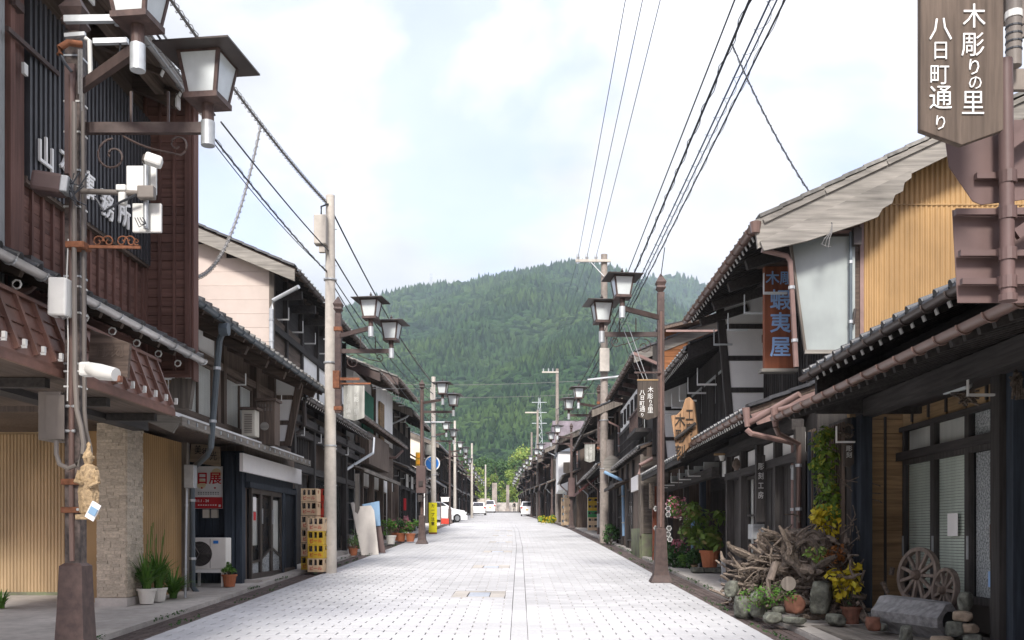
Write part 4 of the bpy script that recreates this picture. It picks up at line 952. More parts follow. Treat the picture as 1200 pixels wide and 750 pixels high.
# ------------------------------------------------------------------ RIGHT A : nearest shop with the glazed front
def rightA():
    s = 1; g = .42; y1 = 11.55
    h = thing('shop', 'dark timber shop at near right with tall glazed doors', 'shop', (5, 8, g))
    roof(h, s, 3.12, 2.97, 4.1, .28, 3.0, 11.75, tiles=None, rm=m_black_y, raft=.22, gut=m_gutterb, uwall=4.7, hooks=.38, gr=.055, m=m_black_y)
    MB().sbox(s, 4.2, 8, 4, 11.3, 3.05, 3.66).build('wall', m_black_y, h); MB().prism([(3.45, 11.25, 2.97), (3.45, 11.25, 3.42), (8, 11.25, 5.15), (8, 11.25, 2.97)], (0, .08, 0)).build('wall', m_black_y, h)
    R = roof(h, s, 3.36, 3.40, 8.0, .38, 4.0, 11.35, tiles=m_tile, raft=.25, tip=m_whitewood, gut=m_gutter, uwall=4.3, hooks=.45, rows=3, m=m_black_y)
    spc('beam', m_black_y, h, s, 4.0, 4.16, 2.5, 11.5, 2.93, 3.14); spc('beam', m_black_y, h, s, 4.06, 4.2, 2.5, 11.5, 3.16, 3.5)
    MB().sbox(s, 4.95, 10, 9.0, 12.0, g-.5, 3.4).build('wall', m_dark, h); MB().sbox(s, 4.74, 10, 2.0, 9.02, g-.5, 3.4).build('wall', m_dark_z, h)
    # tan return wall facing the camera and tan frieze over the doors
    yb = 11.86; MB().box(4.05, 4.85, yb, yb+.1, g-.5, 3.1).build('wall', m_tanx, h)
    z = g+.1
    while z < 3.0: pc('board', m_tanx, h, 4.16, 4.72, yb-.03, yb, z, z+.168); z += .175
    pc('post', m_black_z, h, 4.47, 4.50, yb-.05, yb-.028, g, 3.0)
    y = 9.2; MB().sbox(s, 4.74, 4.95, 9.0, 11.9, 2.88, 3.4).build('wall', m_black_y, h)
    while y < 11.8: spc('board', m_tan, h, s, 4.71, 4.74, y, y+.42, 2.865, 3.35); spc('batten', m_black_z, h, s, 4.69, 4.712, y+.425, y+.465, 2.90, 3.35); y += .47
    spc('sill', m_black_y, h, s, 4.66, 4.76, 9.1, 11.86, 2.80, 2.86); spc('transom', m_black_y, h, s, 4.62, 4.76, 9.1, 11.86, 2.44, 2.54)
    edges = [9.26, 10.0, 10.86, 11.72]
    for i in range(3):
        a, b = edges[i], edges[i+1]
        bk = [m_lace, m_blind, m_blind][i]
        w = MB(); w.sbox(s, 4.66, 4.72, a, a+.05, .78, 2.44).sbox(s, 4.66, 4.72, b-.05, b, .78, 2.44).sbox(s, 4.663, 4.717, a+.05, b-.05, .78, .86).sbox(s, 4.663, 4.717, a+.05, b-.05, 2.38, 2.44)
        D = w.build('glazed_door', m_black_z, h); spc('pane', m_glass, D, s, 4.685, 4.692, a+.05, b-.05, .86, 2.38); spc('handle', m_galv, D, s, 4.648, 4.66, b-.045, b-.015, 1.25, 1.5)
        spc('lower_panel', MATS['bronze_door_frame'], D, s, 4.675, 4.705, a+.03, b-.03, .50, .78)
        if i == 0:
            spc('curtain_or_unlit_room', m_lace, D, s, 4.74, 4.76, a+.05, b-.05, .86, 2.38)
        else:
            # slatted blind : thin slats
            mb = MB(); z = .88
            while z < 2.37: mb.sbox(s, 4.725, 4.745, a+.055, b-.055, z, z+.028); z += .033
            mb.build('blind', m_blind, D, kind='stuff')
        T = MB(); T.sbox(s, 4.66, 4.72, a, a+.05, 2.54, 2.80).sbox(s, 4.66, 4.72, b-.05, b, 2.54, 2.80); T = T.build('transom_window', m_black_z, h)
        spc('pane', m_glass, T, s, 4.685, 4.692, a+.05, b-.05, 2.54, 2.80); spc('paper_screen', m_curtain if i else m_lace, T, s, 4.73, 4.74, a+.05, b-.05, 2.54, 2.80)
    spc('notice', m_inkblue, h, s, 4.675, 4.683, 9.42, 9.56, .98, 1.14); spc('notice', m_paper, h, s, 4.679, 4.684, 10.25, 10.5, 1.5, 1.75)
    MB().sbox(s, 4.72, 4.74, 9.46, 9.62, 1.25, 1.62).build('hanging_charm', m_redstone, h)
    # thick post and red brown boards at the right edge
    spc('post', m_black_z, h, s, 4.50, 4.72, 8.98, 9.16, g-.2, 3.1); spc('post', m_navy, h, s, 4.56, 4.72, 8.84, 8.97, g-.2, 3.1)
    vboards(h, s, 4.72, 5.0, 8.84, g, 3.0, m_navy, .09)
    for y in (5.5, 7.2): spc('post', m_black_z, h, s, 3.98, 4.14, y-.07, y+.07, g-.2, 2.7)
    # eave post at the left of the shop front, on a grey shoe
    pc('post', m_navy, h, 3.97, 4.11, 11.24, 11.38, g+.12, 2.95); pc('post_shoe', m_galv, h, 3.94, 4.14, 11.21, 11.41, g-.1, g+.16)
    lbracket(h, s, 4.02, 8.6, 2.78, m_white, .22, 'eave_hook'); lbracket(h, s, 3.7, 11.3, 2.62, m_white, .2); lbracket(h, s, 3.72, 11.9, 2.60, m_white, .17)
    # tube lamp under the beam
    L = MB().tube([P(1107, 457, 9.6), P(1135, 450, 9.3)], .05, 10).build('tube_lamp', m_milk, h); MB().tube([P(1119, 448, 9.5), P(1121, 462, 9.5)], .06, 8).build('lamp_band', m_hood, L)
    mb = MB()
    for k in range(14): a = P(1133+random.uniform(-14, 16), 470+random.uniform(-7, 5), 9.2); b = P(1133+random.uniform(-16, 20), 466+random.uniform(-9, 9), 9.15); mb.tube([a, (a+b)/2+Vector((0, 0, .03)), b], .012, 5)
    mb.build('hanging_root', m_drift, h)
    mb = MB()
    for k in range(14): a = P(1189+random.uniform(-7, 7), 445+random.uniform(-12, 8), 8.5); b = P(1192+random.uniform(-8, 8), 455+random.uniform(-14, 14), 8.45); mb.tube([a, (a+b)/2+Vector((0, -.03, .02)), b], .013, 5)
    mb.build('hanging_root', m_drift, h)
    return h
rightA()

# ------------------------------------------------------------------ RIGHT B : gold gabled woodcarver's house
def rightB():
    s = 1; g = .5; y0, y1 = 12.2, 17.6
    h = thing('townhouse', 'two storey timber house with a gold corrugated gable wall at right', 'house', (6, 15, g))
    ue, ze, um, sl = 2.98, 5.52, 7.0, .47
    R = roof(h, s, ue, ze, um, sl, y0, y1, tiles=m_tilegrey, raft=.20, tip=m_whitewood, gut=m_gutterb, uwall=4.1, both=11, hooks=.45, verge=-1, rows=2, m=m_black_y, gr=.065)
    # thick weathered verge board with a scalloped end piece
    zt = lambda u: ze+sl*(u-ue)
    MB().prism([(u, y0-.06, z) for u, z in ((ue-.02, zt(ue)-.30), (ue-.06, zt(ue)+.06), (um, zt(um)+.06), (um, zt(um)-.22))], (0, .055, 0)).build('verge_board', m_grey_x, R)
    low = [(ue+.05, zt(ue)-.34), (ue+.0, zt(ue)-.22), (ue+1.95, zt(ue+1.95)-.22)]
    sc = [(ue+1.95, zt(ue+1.95)-.32), (ue+1.86, zt(ue+1.9)-.36), (ue+1.84, zt(ue+1.84)-.44), (ue+1.74, zt(ue+1.78)-.46), (ue+1.70, zt(ue+1.70)-.53), (ue+1.58, zt(ue+1.6)-.55), (ue+1.52, zt(ue+1.5)-.61), (ue+1.3, zt(ue+1.3)-.60), (ue+.6, zt(ue+.6)-.50)]
    MB().prism([(u, y0-.10, z) for u, z in low+sc], (0, .05, 0)).build('carved_board', m_grey_x, R)
    for k in range(5): barpc('board_edge', m_grey_x, R, (ue+.05+k*.8, y0-.075, zt(ue+.05+k*.8)+.02), (ue+.84+k*.8, y0-.075, zt(ue+.84+k*.8)+.02), .035, .05)
    # walls
    yg = 12.62; gable_wall(h, s, 4.32, 10.4, yg+.02, y1-.2, 3.1, zt(4.32)-.12, sl, m_black_z, um=um)
    corrug('corrugated_cladding', h, (4.49, yg), (7.6, yg), 3.2, lambda p: min(zt(p.x), zt(um)*2-zt(p.x))-.02, m_gold, .068, .018, (0,-1,0))
    barpc('sheet_overlap', m_gold, h, (4.5, yg-.022, 5.95), (7.6, yg-.022, 5.95), .008, .014)
    pc('corner_trim', m_copper, h, 4.44, 4.49, yg-.03, yg+.01, 3.2, zt(4.45)-.05)
    pc('wall', m_dark_x, h, 3.95, 4.46, yg-.005, yg+.015, 3.2, zt(4.0)-.05)
    # metal clad wing wall, slanted outer edge
    Y = 12.5; A, B, C_, D_ = P(927, 278, Y), P(1002, 277, Y), P(1002, 411, Y), P(945, 411, Y)
    wgp = MB().prism([A, B, C_, D_], (0, .10, 0)).build('wing_panel', m_panel, h)
    barpc('panel_edge', m_greyz, wgp, A+Vector((-.02, -.01, 0)), D_+Vector((-.02, -.01, 0)), .05, .03); barpc('panel_edge', m_copper, wgp, P(930, 274, Y)+Vector((0, -.02, 0)), P(1000, 272, Y)+Vector((0, -.02, 0)), .035, .03); barpc('panel_edge', m_grey_x, wgp, D_+Vector((-.03, -.02, -.02)), C_+Vector((.02, -.02, -.02)), .05, .05)
    downpipe(h, [P(997, 272, 12.42), P(997, 412, 12.42)], m_greypipe, .022, 'conduit'); downpipe(h, [P(1002, 362, 12.45), P(1000, 380, 12.44)], m_hood, .02, 'conduit')
    pc('junction_box', m_hood, h, *sorted((P(999, 0, 12.4).x, P(1008, 0, 12.4).x)), 12.34, 12.44, P(0, 288, 12.4).z, P(0, 268, 12.4).z)
    # upper front and far wing wall with white panels
    spc('rail', m_black_y, h, s, 4.22, 4.34, 12.7, y1, 5.0, 5.14); spc('rail', m_black_y, h, s, 4.22, 4.34, 12.7, y1, 3.3, 3.45)
    for a in (12.9, 14.3, 15.7): spc('post', m_black_z, h, s, 4.24, 4.35, a-.05, a+.05, 3.2, 5.5); bars(h, s, 4.28, a+.1, a+1.3, 3.45, 5.0, m_black_z, .13, .035, .03); spc('window_backing', m_greyplaster, h, s, 4.295, 4.31, a+.1, a+1.3, 3.45, 5.0)
    wing(h, s, 4.30, 3.58, 3.40, 17.0, 3.62, 6.02, (.20, .44, .68), m_black_z, m_plaster, slope=.47)
    for y in (13.4, 14.6, 15.8, 17.0): barpc('eave_beam', m_black_y, R, (3.95, y, 5.62), (3.1, y, 5.36), .10, .14); lbracket(h, s, 3.35, y, 4.95, m_greyplaster, sz=.30)
    # fat gutter head and copper downpipe
    MB().tube([(2.93, 12.15, 5.42), (2.93, 12.15, 5.56)], .055, 10, .075).build('rain_head', m_gutterb, h)
    downpipe(h, [P(893, 293, 12.3), P(922, 300, 12.35), P(926, 306, 12.35), P(933, 430, 12.4)], m_copper, .036)
    # lower eave
    roof(h, s, 2.92, 3.12, 4.0, .36, 12.55, 17.7, tiles=m_tile, raft=.16, tip=m_whitewood, gut=m_gutterb, uwall=3.7, hooks=.45, rows=3, m=m_black_y, verge=-1)
    MB().prism([(2.95, 12.5, 3.12), (4.2, 12.5, 3.57), (4.2, 12.5, 3.35), (3.05, 12.5, 2.98)], (0, .04, 0)).build('verge_board', m_copper, h)
    for a, b, r in ((P(875, 497, 12.5), P(937, 462, 11.9), .042), (P(905, 483, 11.9), P(950, 470, 11.6), .036)): MB().tube([a, b], r, 10).build('rain_pipe', m_copper, h, smooth=True)
    for X, Y_ in ((874, 12.45), (907, 11.8)): MB().tube([P(X, 478, Y_), P(X+2, 500, Y_)], .052, 10, .035).build('rain_head', m_copper, h)
    downpipe(h, [P(875, 503, 12.4), P(880, 508, 12.4), P(925, 518, 12.9), P(930, 522, 12.95), P(930, 622, 13.0)], m_copper, .038)
    downpipe(h, [P(909, 500, 11.8), P(912, 508, 11.85), P(936, 520, 12.5), P(936, 622, 12.5)], m_gutterb, .035)
    MB().tube([P(933, 548, 12.85), P(933, 562, 12.85)], .07, 10).build('pipe_joint', m_galv, h)
    # ground floor front
    MB().sbox(s, 3.75, 10, 12.2, y1, g-.5, 3.3).build('wall', m_black_z, h)
    MB().sbox(s, 3.9, 4.1, 11.5, 12.22, g-.5, 2.95).build('wall', m_black_z, h)
    for y in (12.55, 13.6, 14.7, 15.8, 16.9): spc('post', m_black_z, h, s, 3.55, 3.68, y-.055, y+.055, g-.1, 2.95)
    a = 12.62
    while a < 17.0: spc('plaster_panel', m_plaster, h, s, 3.66, 3.72, a, a+.95, 2.62, 2.90); spc('strut', m_black_z, h, s, 3.62, 3.70, a+.95, a+1.03, 2.6, 2.92); a += 1.06
    spc('lintel', m_black_y, h, s, 3.54, 3.7, 12.5, 17.0, 2.50, 2.62); spc('beam', m_black_y, h, s, 3.50, 3.66, 12.5, 17.7, 2.92, 3.06)
    vboards(h, s, 3.70, 12.62, 14.68, g, 2.5, m_black_z, .15)
    spc('entrance_screen', m_curtain, h, s, 3.72, 3.74, 14.8, 15.75, g+.1, 2.45)
    D = window(h, s, 3.70, 14.78, 15.76, g+.05, 2.48, m_black_z, None, 2, 3, gl=m_glass, name='glazed_door')
    spc('door', m_black_z, h, s, 3.68, 3.72, 15.86, 16.85, g+.05, 2.48); spc('door_frame', m_greypipe, h, s, 3.62, 3.68, 16.0, 16.07, g+.05, 2.48)
    spc('post_shoe', m_galv, h, s, 3.42, 3.60, 16.82, 16.98, g, g+.22); spc('post', m_galv, h, s, 3.47, 3.53, 16.86, 16.94, g+.2, g+.6)
    # slatted dark wall behind the driftwood and vine (faces the street, nearer bay)
    bars(h, s, 3.88, 11.55, 12.2, g+.1, 2.9, m_dark_z, .075, .035, .03)
    bars(h, s, 3.74, 12.25, 12.5, g+.1, 2.9, m_dark_z, .075, .035, .03)
    pc('batten_wall', m_navy, h, 3.95, 4.05, 11.46, 11.5, g, 2.95)
    for i in range(8): pc('batten', m_navy, h, 3.62+i*.075, 3.655+i*.075, 12.16, 12.2, g+.1, 2.85)
    for x in (1000, 1007): pass
    return h
rightB()

def rightC():
    s = 1; y0, y1 = 17.75, 23.9; g = gz(19)
    h = thing('townhouse', 'black timber house with an open porch full of plants and white panels under its eave', 'house', (6, 21, g))
    R = roof(h, s, 3.02, 5.02, 7.0, .40, y0, y1-.3, tiles=m_tile, raft=.17, tip=m_whitewood, gut=m_gutter, uwall=3.9, both=10.5, hooks=.5, verge=-1, rows=2, m=m_black_y, verge_m=m_black_y)
    gable_wall(h, s, 3.95, 10, y0+.1, y1, 3.0, 5.35, .4, m_black_z, um=7.0)
    roof(h, s, 2.90, 2.98, 4.0, .36, y0, y1, tiles=m_tile, raft=.30, gut=None, uwall=3.9, rows=2, m=m_black_y, rm=m_black_y)
    spc('fascia', m_black_y, h, s, 2.86, 2.90, y0, y1, 2.90, 3.05)
    spc('beam', m_black_y, h, s, 3.45, 3.60, y0, y1, 2.62, 2.80)
    for y in (18.4, 19.5, 20.6, 21.7, 22.8): lbracket(h, s, 3.12, y, 2.66, sz=.22); lbracket(h, s, 3.3, y, 4.45, sz=.34); spc('eave_panel', m_greyplaster, h, s, 3.5, 3.9, y+.4, y+.44, 2.82, 2.98)
    MB().sbox(s, 4.7, 10, y0, y1, g-.5, 3.1).build('wall', m_black_z, h); MB().sbox(s, 4.62, 4.7, y0, y1, g-.2, 3.0).build('wall', m_black_y, h)
    bars(h, s, 4.60, 20.5, 23.5, g, 2.6, m_black_z, .12)
    for y, u in ((19.9, 3.62), (21.9, 3.6), (23.7, 3.5)): spc('post', m_navy if y < 20 else m_black_z, h, s, u, u+.12, y-.06, y+.06, g-.1, 2.9)
    pc('rust_post', m_vermil, h, 2.98, 3.14, 22.6, 22.72, g-.1, 2.7)
    pc('plaque', m_drift, h, 2.86, 2.98, 22.3, 22.4, 2.15, 2.75)
    wing(h, s, 3.95, 3.34, 3.14, 23.4, 3.25, 5.34, (.3, .66), m_black_z, m_plaster)
    for a in (18.2, 19.8, 21.4): bars(h, s, 3.92, a, a+1.3, 3.6, 4.8, m_black_z, .13, .04, .04); spc('plaster_panel', m_greyplaster, h, s, 3.93, 3.945, a, a+1.3, 4.3, 4.9)
    return h
rightC()
def rightD():
    s = 1; y0, y1 = 24.0, 32.2; g = gz(25)
    h = thing('townhouse', 'tall old house with warm brown boarded gable and small square windows', 'house', (6, 28, g))
    ue, ze, sl, um = 2.72, 6.15, .40, 7.0
    R = roof(h, s, ue, ze, um, sl, y0+.2, y1, tiles=m_tile, raft=.30, gut=m_gutterb, uwall=3.2, both=11, hooks=.6, rows=1, m=m_black_y, verge=-1, verge_m=m_grey_x)
    roof(h, s, 3.3, ze+.55, um, sl*.6, y0-.3, y0+.6, tiles=m_tile, raft=0, gut=None, rows=2, name='ridge_roof'); barpc('eave_board', m_copper, h, (3.45, y0-.32, ze+.52), (5.2, y0-.32, ze+.52), .05, .05)
    gable_wall(h, s, 3.2, 10.5, y0+.25, y1-.1, 3.5, ze+.2, sl, m_black_z, um=um)
    z = 4.6
    while z < ze+.5: pc('board', m_orange, h, 3.44, 5.6, y0+.19, y0+.23, z, z+.16, (.05, 0, 0)); z += .17
    pc('corner_post', m_copper, h, 3.36, 3.42, y0+.15, y0+.24, 4.6, ze+.3); pc('corner_post', m_black_z, h, 3.18, 3.34, y0+.15, y0+.26, 3.6, ze+.3)
    for k in range(5): barpc('eave_arm', m_rust, R, (3.2, y0+.8+k*1.5, 5.9), (2.78, y0+.8+k*1.5, 5.98), .09, .12)
    barpc('brace', m_copper, h, P(742, 414, 23.9), P(774, 428, 24.1), .07, .07)
    # white band with small square windows, then a grid lattice
    spc('plaster_panel', m_plaster, h, s, 3.12, 3.19, 25.6, y1-.2, 4.95, 5.75)
    for k in range(6):
        y = 26.0+k*1.03; W_ = window(h, s, 3.12, y, y+.42, 5.12, 5.58, m_black_z, None, 1, 1, gl=m_glassd)
    spc('rail', m_black_y, h, s, 3.06, 3.2, 25.5, y1-.1, 4.85, 4.95)
    spc('paper_screen', m_greyplaster, h, s, 3.14, 3.16, 25.6, y1-.2, 3.85, 4.85)
    for k in range(22): y = 25.6+k*.30; spc('lattice_bar', m_black_z, h, s, 3.08, 3.13, y-.02, y+.02, 3.85, 4.85)
    for z in (4.05, 4.3, 4.55): spc('lattice_bar', m_black_y, h, s, 3.085, 3.125, 25.5, y1-.1, z-.018, z+.018)
    spc('balcony_rail', m_rust, h, s, 2.78, 2.84, 24.3, 26.2, 4.75, 4.81); spc('balcony_floor', m_black_y, h, s, 2.75, 3.15, 24.3, 26.4, 4.2, 4.3)
    for k in range(8): spc('baluster', m_rust, h, s, 2.79, 2.82, 24.35+k*.25, 24.38+k*.25, 4.3, 4.75)
    roof(h, s, 2.88, 3.75, 3.5, .40, 24.3, y1, tiles=m_tile, raft=.4, gut=m_gutter, uwall=3.2, hooks=.6, rows=1, m=m_black_y)
    # ground floor : grey clapboard end wall on a concrete base
    MB().sbox(s, 3.05, 10.5, y0+.3, y1-.1, g-.3, 3.8).build('wall', m_dark_z, h)
    z = g+.62
    while z < 3.55: pc('board', m_greybrown, h, 2.93, 3.6, y0+.24, y0+.275, z, z+.135, (.06, 0, 0)); z += .142
    pc('foundation', m_found, h, 2.9, 3.62, y0+.18, y0+.3, g-.2, g+.60); spc('foundation', m_found, h, s, 2.86, 3.06, y0+.3, 26.3, g-.2, g+.75)
    pc('corner_post', m_greyz, h, 2.87, 2.95, y0+.2, y0+.3, g+.55, 3.6); spc('corner_post', m_greyz, h, s, 2.9, 2.98, 24.85, 24.93, g+.4, 3.4)
    vboards(h, s, 3.02, 25.2, 27.0, g+.7, 3.0, m_dark_z, .2); spc('awning_board', m_paper, h, s, 2.92, 2.98, 25.3, 26.9, 2.75, 3.15)
    downpipe(h, [P(765, 537, 24.0), P(750, 545, 24.05), P(749, 556, 24.05)], m_copper, .05); downpipe(h, [P(708, 553, 30), P(727, 562, 30), P(730, 566, 30), P(731, 628, 30)], m_bluepanel, .05)
    for y in (27.2, 28.8, 30.4, 32.0): spc('post', m_black_z, h, s, 2.98, 3.1, y-.07, y+.07, g-.2, 3.7)
    for a in (27.3, 30.5): window(h, s, 3.06, a, a+1.4, g+.4, 2.9, m_black_z, m_dark, 2, 2, gl=m_glassd)
    canopy(h, s, 2.6, 3.05, 3.1, 28.5, 32.2, m_black_y)
rightD()
generic(1, 33.0, 40.5, 3.3, 21, 'dark house just beyond the grey utility pole on the right', eave=4.6, low=2.7, upper='lattice', tip=m_whitewood, tiles=m_tile)
generic(1, 40.7, 49.5, 3.6, 22, 'dark house with a beige wall panel right of the second lamp post', wallc=m_cream, eave=4.4, low=2.6, upper='lattice', tiles=m_tile)
generic(1, 50.0, 57.5, 3.1, 23, 'grey roofed townhouse beyond the maroon awning', eave=4.7, near=False, tiles=m_tilegrey)
# white block house
h = thing('house', 'white box fronted house standing out between the dark roofs on the right', 'house', (3.2, 61, gz(59)))
cw = cxo(60); gw = gz(58)
MB().box(2.75+cw, 9+cw, 58.6, 64, gw+2.2, gw+4.6).build('wall', m_plaster, h); MB().box(3.2+cw, 9+cw, 58.7, 64, gw-.5, gw+2.2).build('wall', m_greyplaster, h)
window(h, 1, 3.2+cw, 59.5, 60.6, gw+1.1, gw+2.0, m_dark_z, m_dark, 1, 2, gl=m_glassd)
MB().prism([(2.6+cw, 58.4, gw+4.6), (9+cw, 58.4, gw+4.6), (9+cw, 58.4, gw+6.2)], (0, 5.8, 0)).build('roof', m_roofblue, h)
fr = ['brown far house after the white box fronted house', 'pale far house on the right before the grey block', 'dark far house beside the grey block', 'far house of the right row behind the small white van', 'far dark house past the white van on the right', 'far beige house of the right row', 'small far house on the right before the trees', 'last but one house on the right', 'last house on the right before the steps']
yy = 64.3
for i, l in enumerate(fr):
    L = [8.5, 8.5, 9, 10, 12, 12, 14, 15, 15][i]
    generic(1, yy, yy+L-.2, 3.1, 40+i, l, wallc=[m_greybrown, m_cream, m_dark_z, m_greybrown, m_dark_z, m_beigewall, m_dark_z, m_greybrown, m_dark_z][i], eave=[5.0, 4.7, 5.2, 4.8, 5.1, 4.6, 4.9, 4.4, 4.2][i], near=False, tiles=[m_tilegrey, m_tile][i % 2]); yy += L
# purple grey tiled block behind
h = thing('apartment_block', 'purple grey tiled block rising behind the right row', 'building', (4, 92, gz(92)))
for a, b, zz_, xx in ((88, 96, 9.0, 2.2), (96.2, 108, 7.8, 1.5)):
    MB().box(xx, xx+9, a, b, gz(92)-1, gz(92)+zz_).build('wall', mat('mauve_tiled_wall_%d' % int(a), (.23,.20,.225), rough=.8, var=.15, scale=3, bump=.1), h)
    for k in range(4):
        for j in range(3): pc('window', m_glassd, h, xx-.02, xx+.05, a+.7+k*1.8, a+1.7+k*1.8, gz(92)+1+j*2.4, gz(92)+2.2+j*2.4)
    for z in (2.6, 5.0, 7.4): pc('ledge', m_plaster, h, xx-.03, xx+.04, a, b, gz(92)+z, gz(92)+z+.12)
# street end : stone steps, walls and two pillars
ge = gz(186); ce = cxo(186)
st = thing('stone_stairs', 'pale stone steps with side walls closing the far end of the street', 'stairs', (ce, 188, ge))
for k in range(12): pc('step', m_pave, st, ce-2.6, ce+2.6, 187+k*.4, 187.4+k*.4, ge-.5, ge+.16*(k+1))
for x in (-8.5, 2.8): pc('side_wall', m_beigewall, st, ce+x, ce+x+5.6, 187.5, 188.1, ge-.5, ge+2.6)
for i, (x, hh, ww) in enumerate(((-1.9, 5.6, .95), (.7, 5.2, .6))):
    p = thing('stone_pillar', ['left broad stone pillar at the foot of the far steps', 'right slender stone pillar at the foot of the far steps'][i], 'pillar', (ce+x, 185.6, ge), 'stone pillars at the street end')
    pc('shaft', m_concd, p, ce+x-ww/2, ce+x+ww/2, 185.3, 185.9, ge, ge+hh); pc('base', m_concd, p, ce+x-ww*.8, ce+x+ww*.8, 185, 186.2, ge-.3, ge+.4)
# ------------------------------------------------------------------ lamp posts with two lanterns
def lantern_meshes():
    fr = MB(); s1, s2, z0, z1 = .115, .165, .24, .56
    cor = [(-1,-1),(1,-1),(1,1),(-1,1)]
    for i, j in cor: fr.bar((i*s1, j*s1, z0), (i*s2, j*s2, z1), .028, .028)
    fr.prism([(i*.14, j*.14, z0-.045) for i, j in cor], (0, 0, .045)); fr.prism([(i*.17, j*.17, z1-.02) for i, j in cor], (0, 0, .03))
    fr.tube([(0, 0, .04), (0, 0, z0-.04)], .048, 12)
    sl_ = MB().tube([(0, 0, -.14), (0, 0, .055)], .055, 12)
    hd = MB(); n = 4; V = [(i*.31, j*.31, z1+.0) for i, j in cor]+[(i*.31, j*.31, z1+.014) for i, j in cor]+[(i*.05, j*.05, z1+.085) for i, j in cor]
    hd.add(V, [(3,2,1,0), (0,1,5,4), (1,2,6,5), (2,3,7,6), (3,0,4,7), (4,5,9,8), (5,6,10,9), (6,7,11,10), (7,4,8,11), (8,9,10,11)])
    fi = MB().tube([(0, 0, z1+.08), (0, 0, z1+.105), (0, 0, z1+.115), (0, 0, z1+.135), (0, 0, z1+.17)], lambda t: [.03, .018, .03, .016, .005][int(round(t*4))], 8)
    pn = MB(); t_ = .004; a, b = s1+.004, s2+.004
    pn.add([(-s1+.012, -a, z0), (s1-.012, -a, z0), (s2-.012, -b, z1-.02), (-s2+.012, -b, z1-.02), (-s1+.012, -a+t_, z0), (s1-.012, -a+t_, z0), (s2-.012, -b+t_, z1-.02), (-s2+.012, -b+t_, z1-.02)],
           [(0,1,2,3), (7,6,5,4), (0,4,5,1), (1,5,6,2), (2,6,7,3), (3,7,4,0)])
    bulb = MB().tube([(0, 0, z0+.02), (0, 0, z0+.08), (0, 0, z0+.20), (0, 0, z0+.26)], lambda t: [.02, .055, .06, .02][int(round(t*3))], 10)
    return dict(frame=fr.mesh('lantern_frame', m_rust), sleeve=sl_.mesh('sleeve', m_galv, True), hood=hd.mesh('hood', m_hood), finial=fi.mesh('finial', m_hood, True), pane=pn.mesh('pane', m_milk), bulb=bulb.mesh('bulb', m_white, True))
LM = lantern_meshes()
m_poledark = mat('blackened_brown_post', (.045,.036,.034), rough=.6, var=.45, scale=16, bump=.25, grime=.5, col2=(.16,.125,.11), grime_scale=3)
def lamp_base_mesh():
    mb = MB(); prof = [(.20, 0), (.19, .03), (.138, .13), (.118, .30), (.103, .62), (.092, .96), (.06, .985)]; V = []
    for w, z in prof: V += [(-w, -w, z), (w, -w, z), (w, w, z), (-w, w, z)]
    F = [(3, 2, 1, 0)]
    for i in range(len(prof)-1):
        for k in range(4): F.append((i*4+k, i*4+(k+1) % 4, i*4+4+(k+1) % 4, i*4+4+k))
    k = (len(prof)-1)*4; F.append((k, k+1, k+2, k+3)); return mb.add(V, F).mesh('post_base', m_rust)
LB = lamp_base_mesh()
def scroll(c, r, turns, n=26, a0=0, flip=1):
    pts = []
    for i in range(n):
        t = i/(n-1); a = a0+flip*t*turns*2*math.pi; rr = r*(1-.8*t); pts.append(Vector(c)+Vector((math.cos(a)*rr, 0, math.sin(a)*rr)))
    return pts
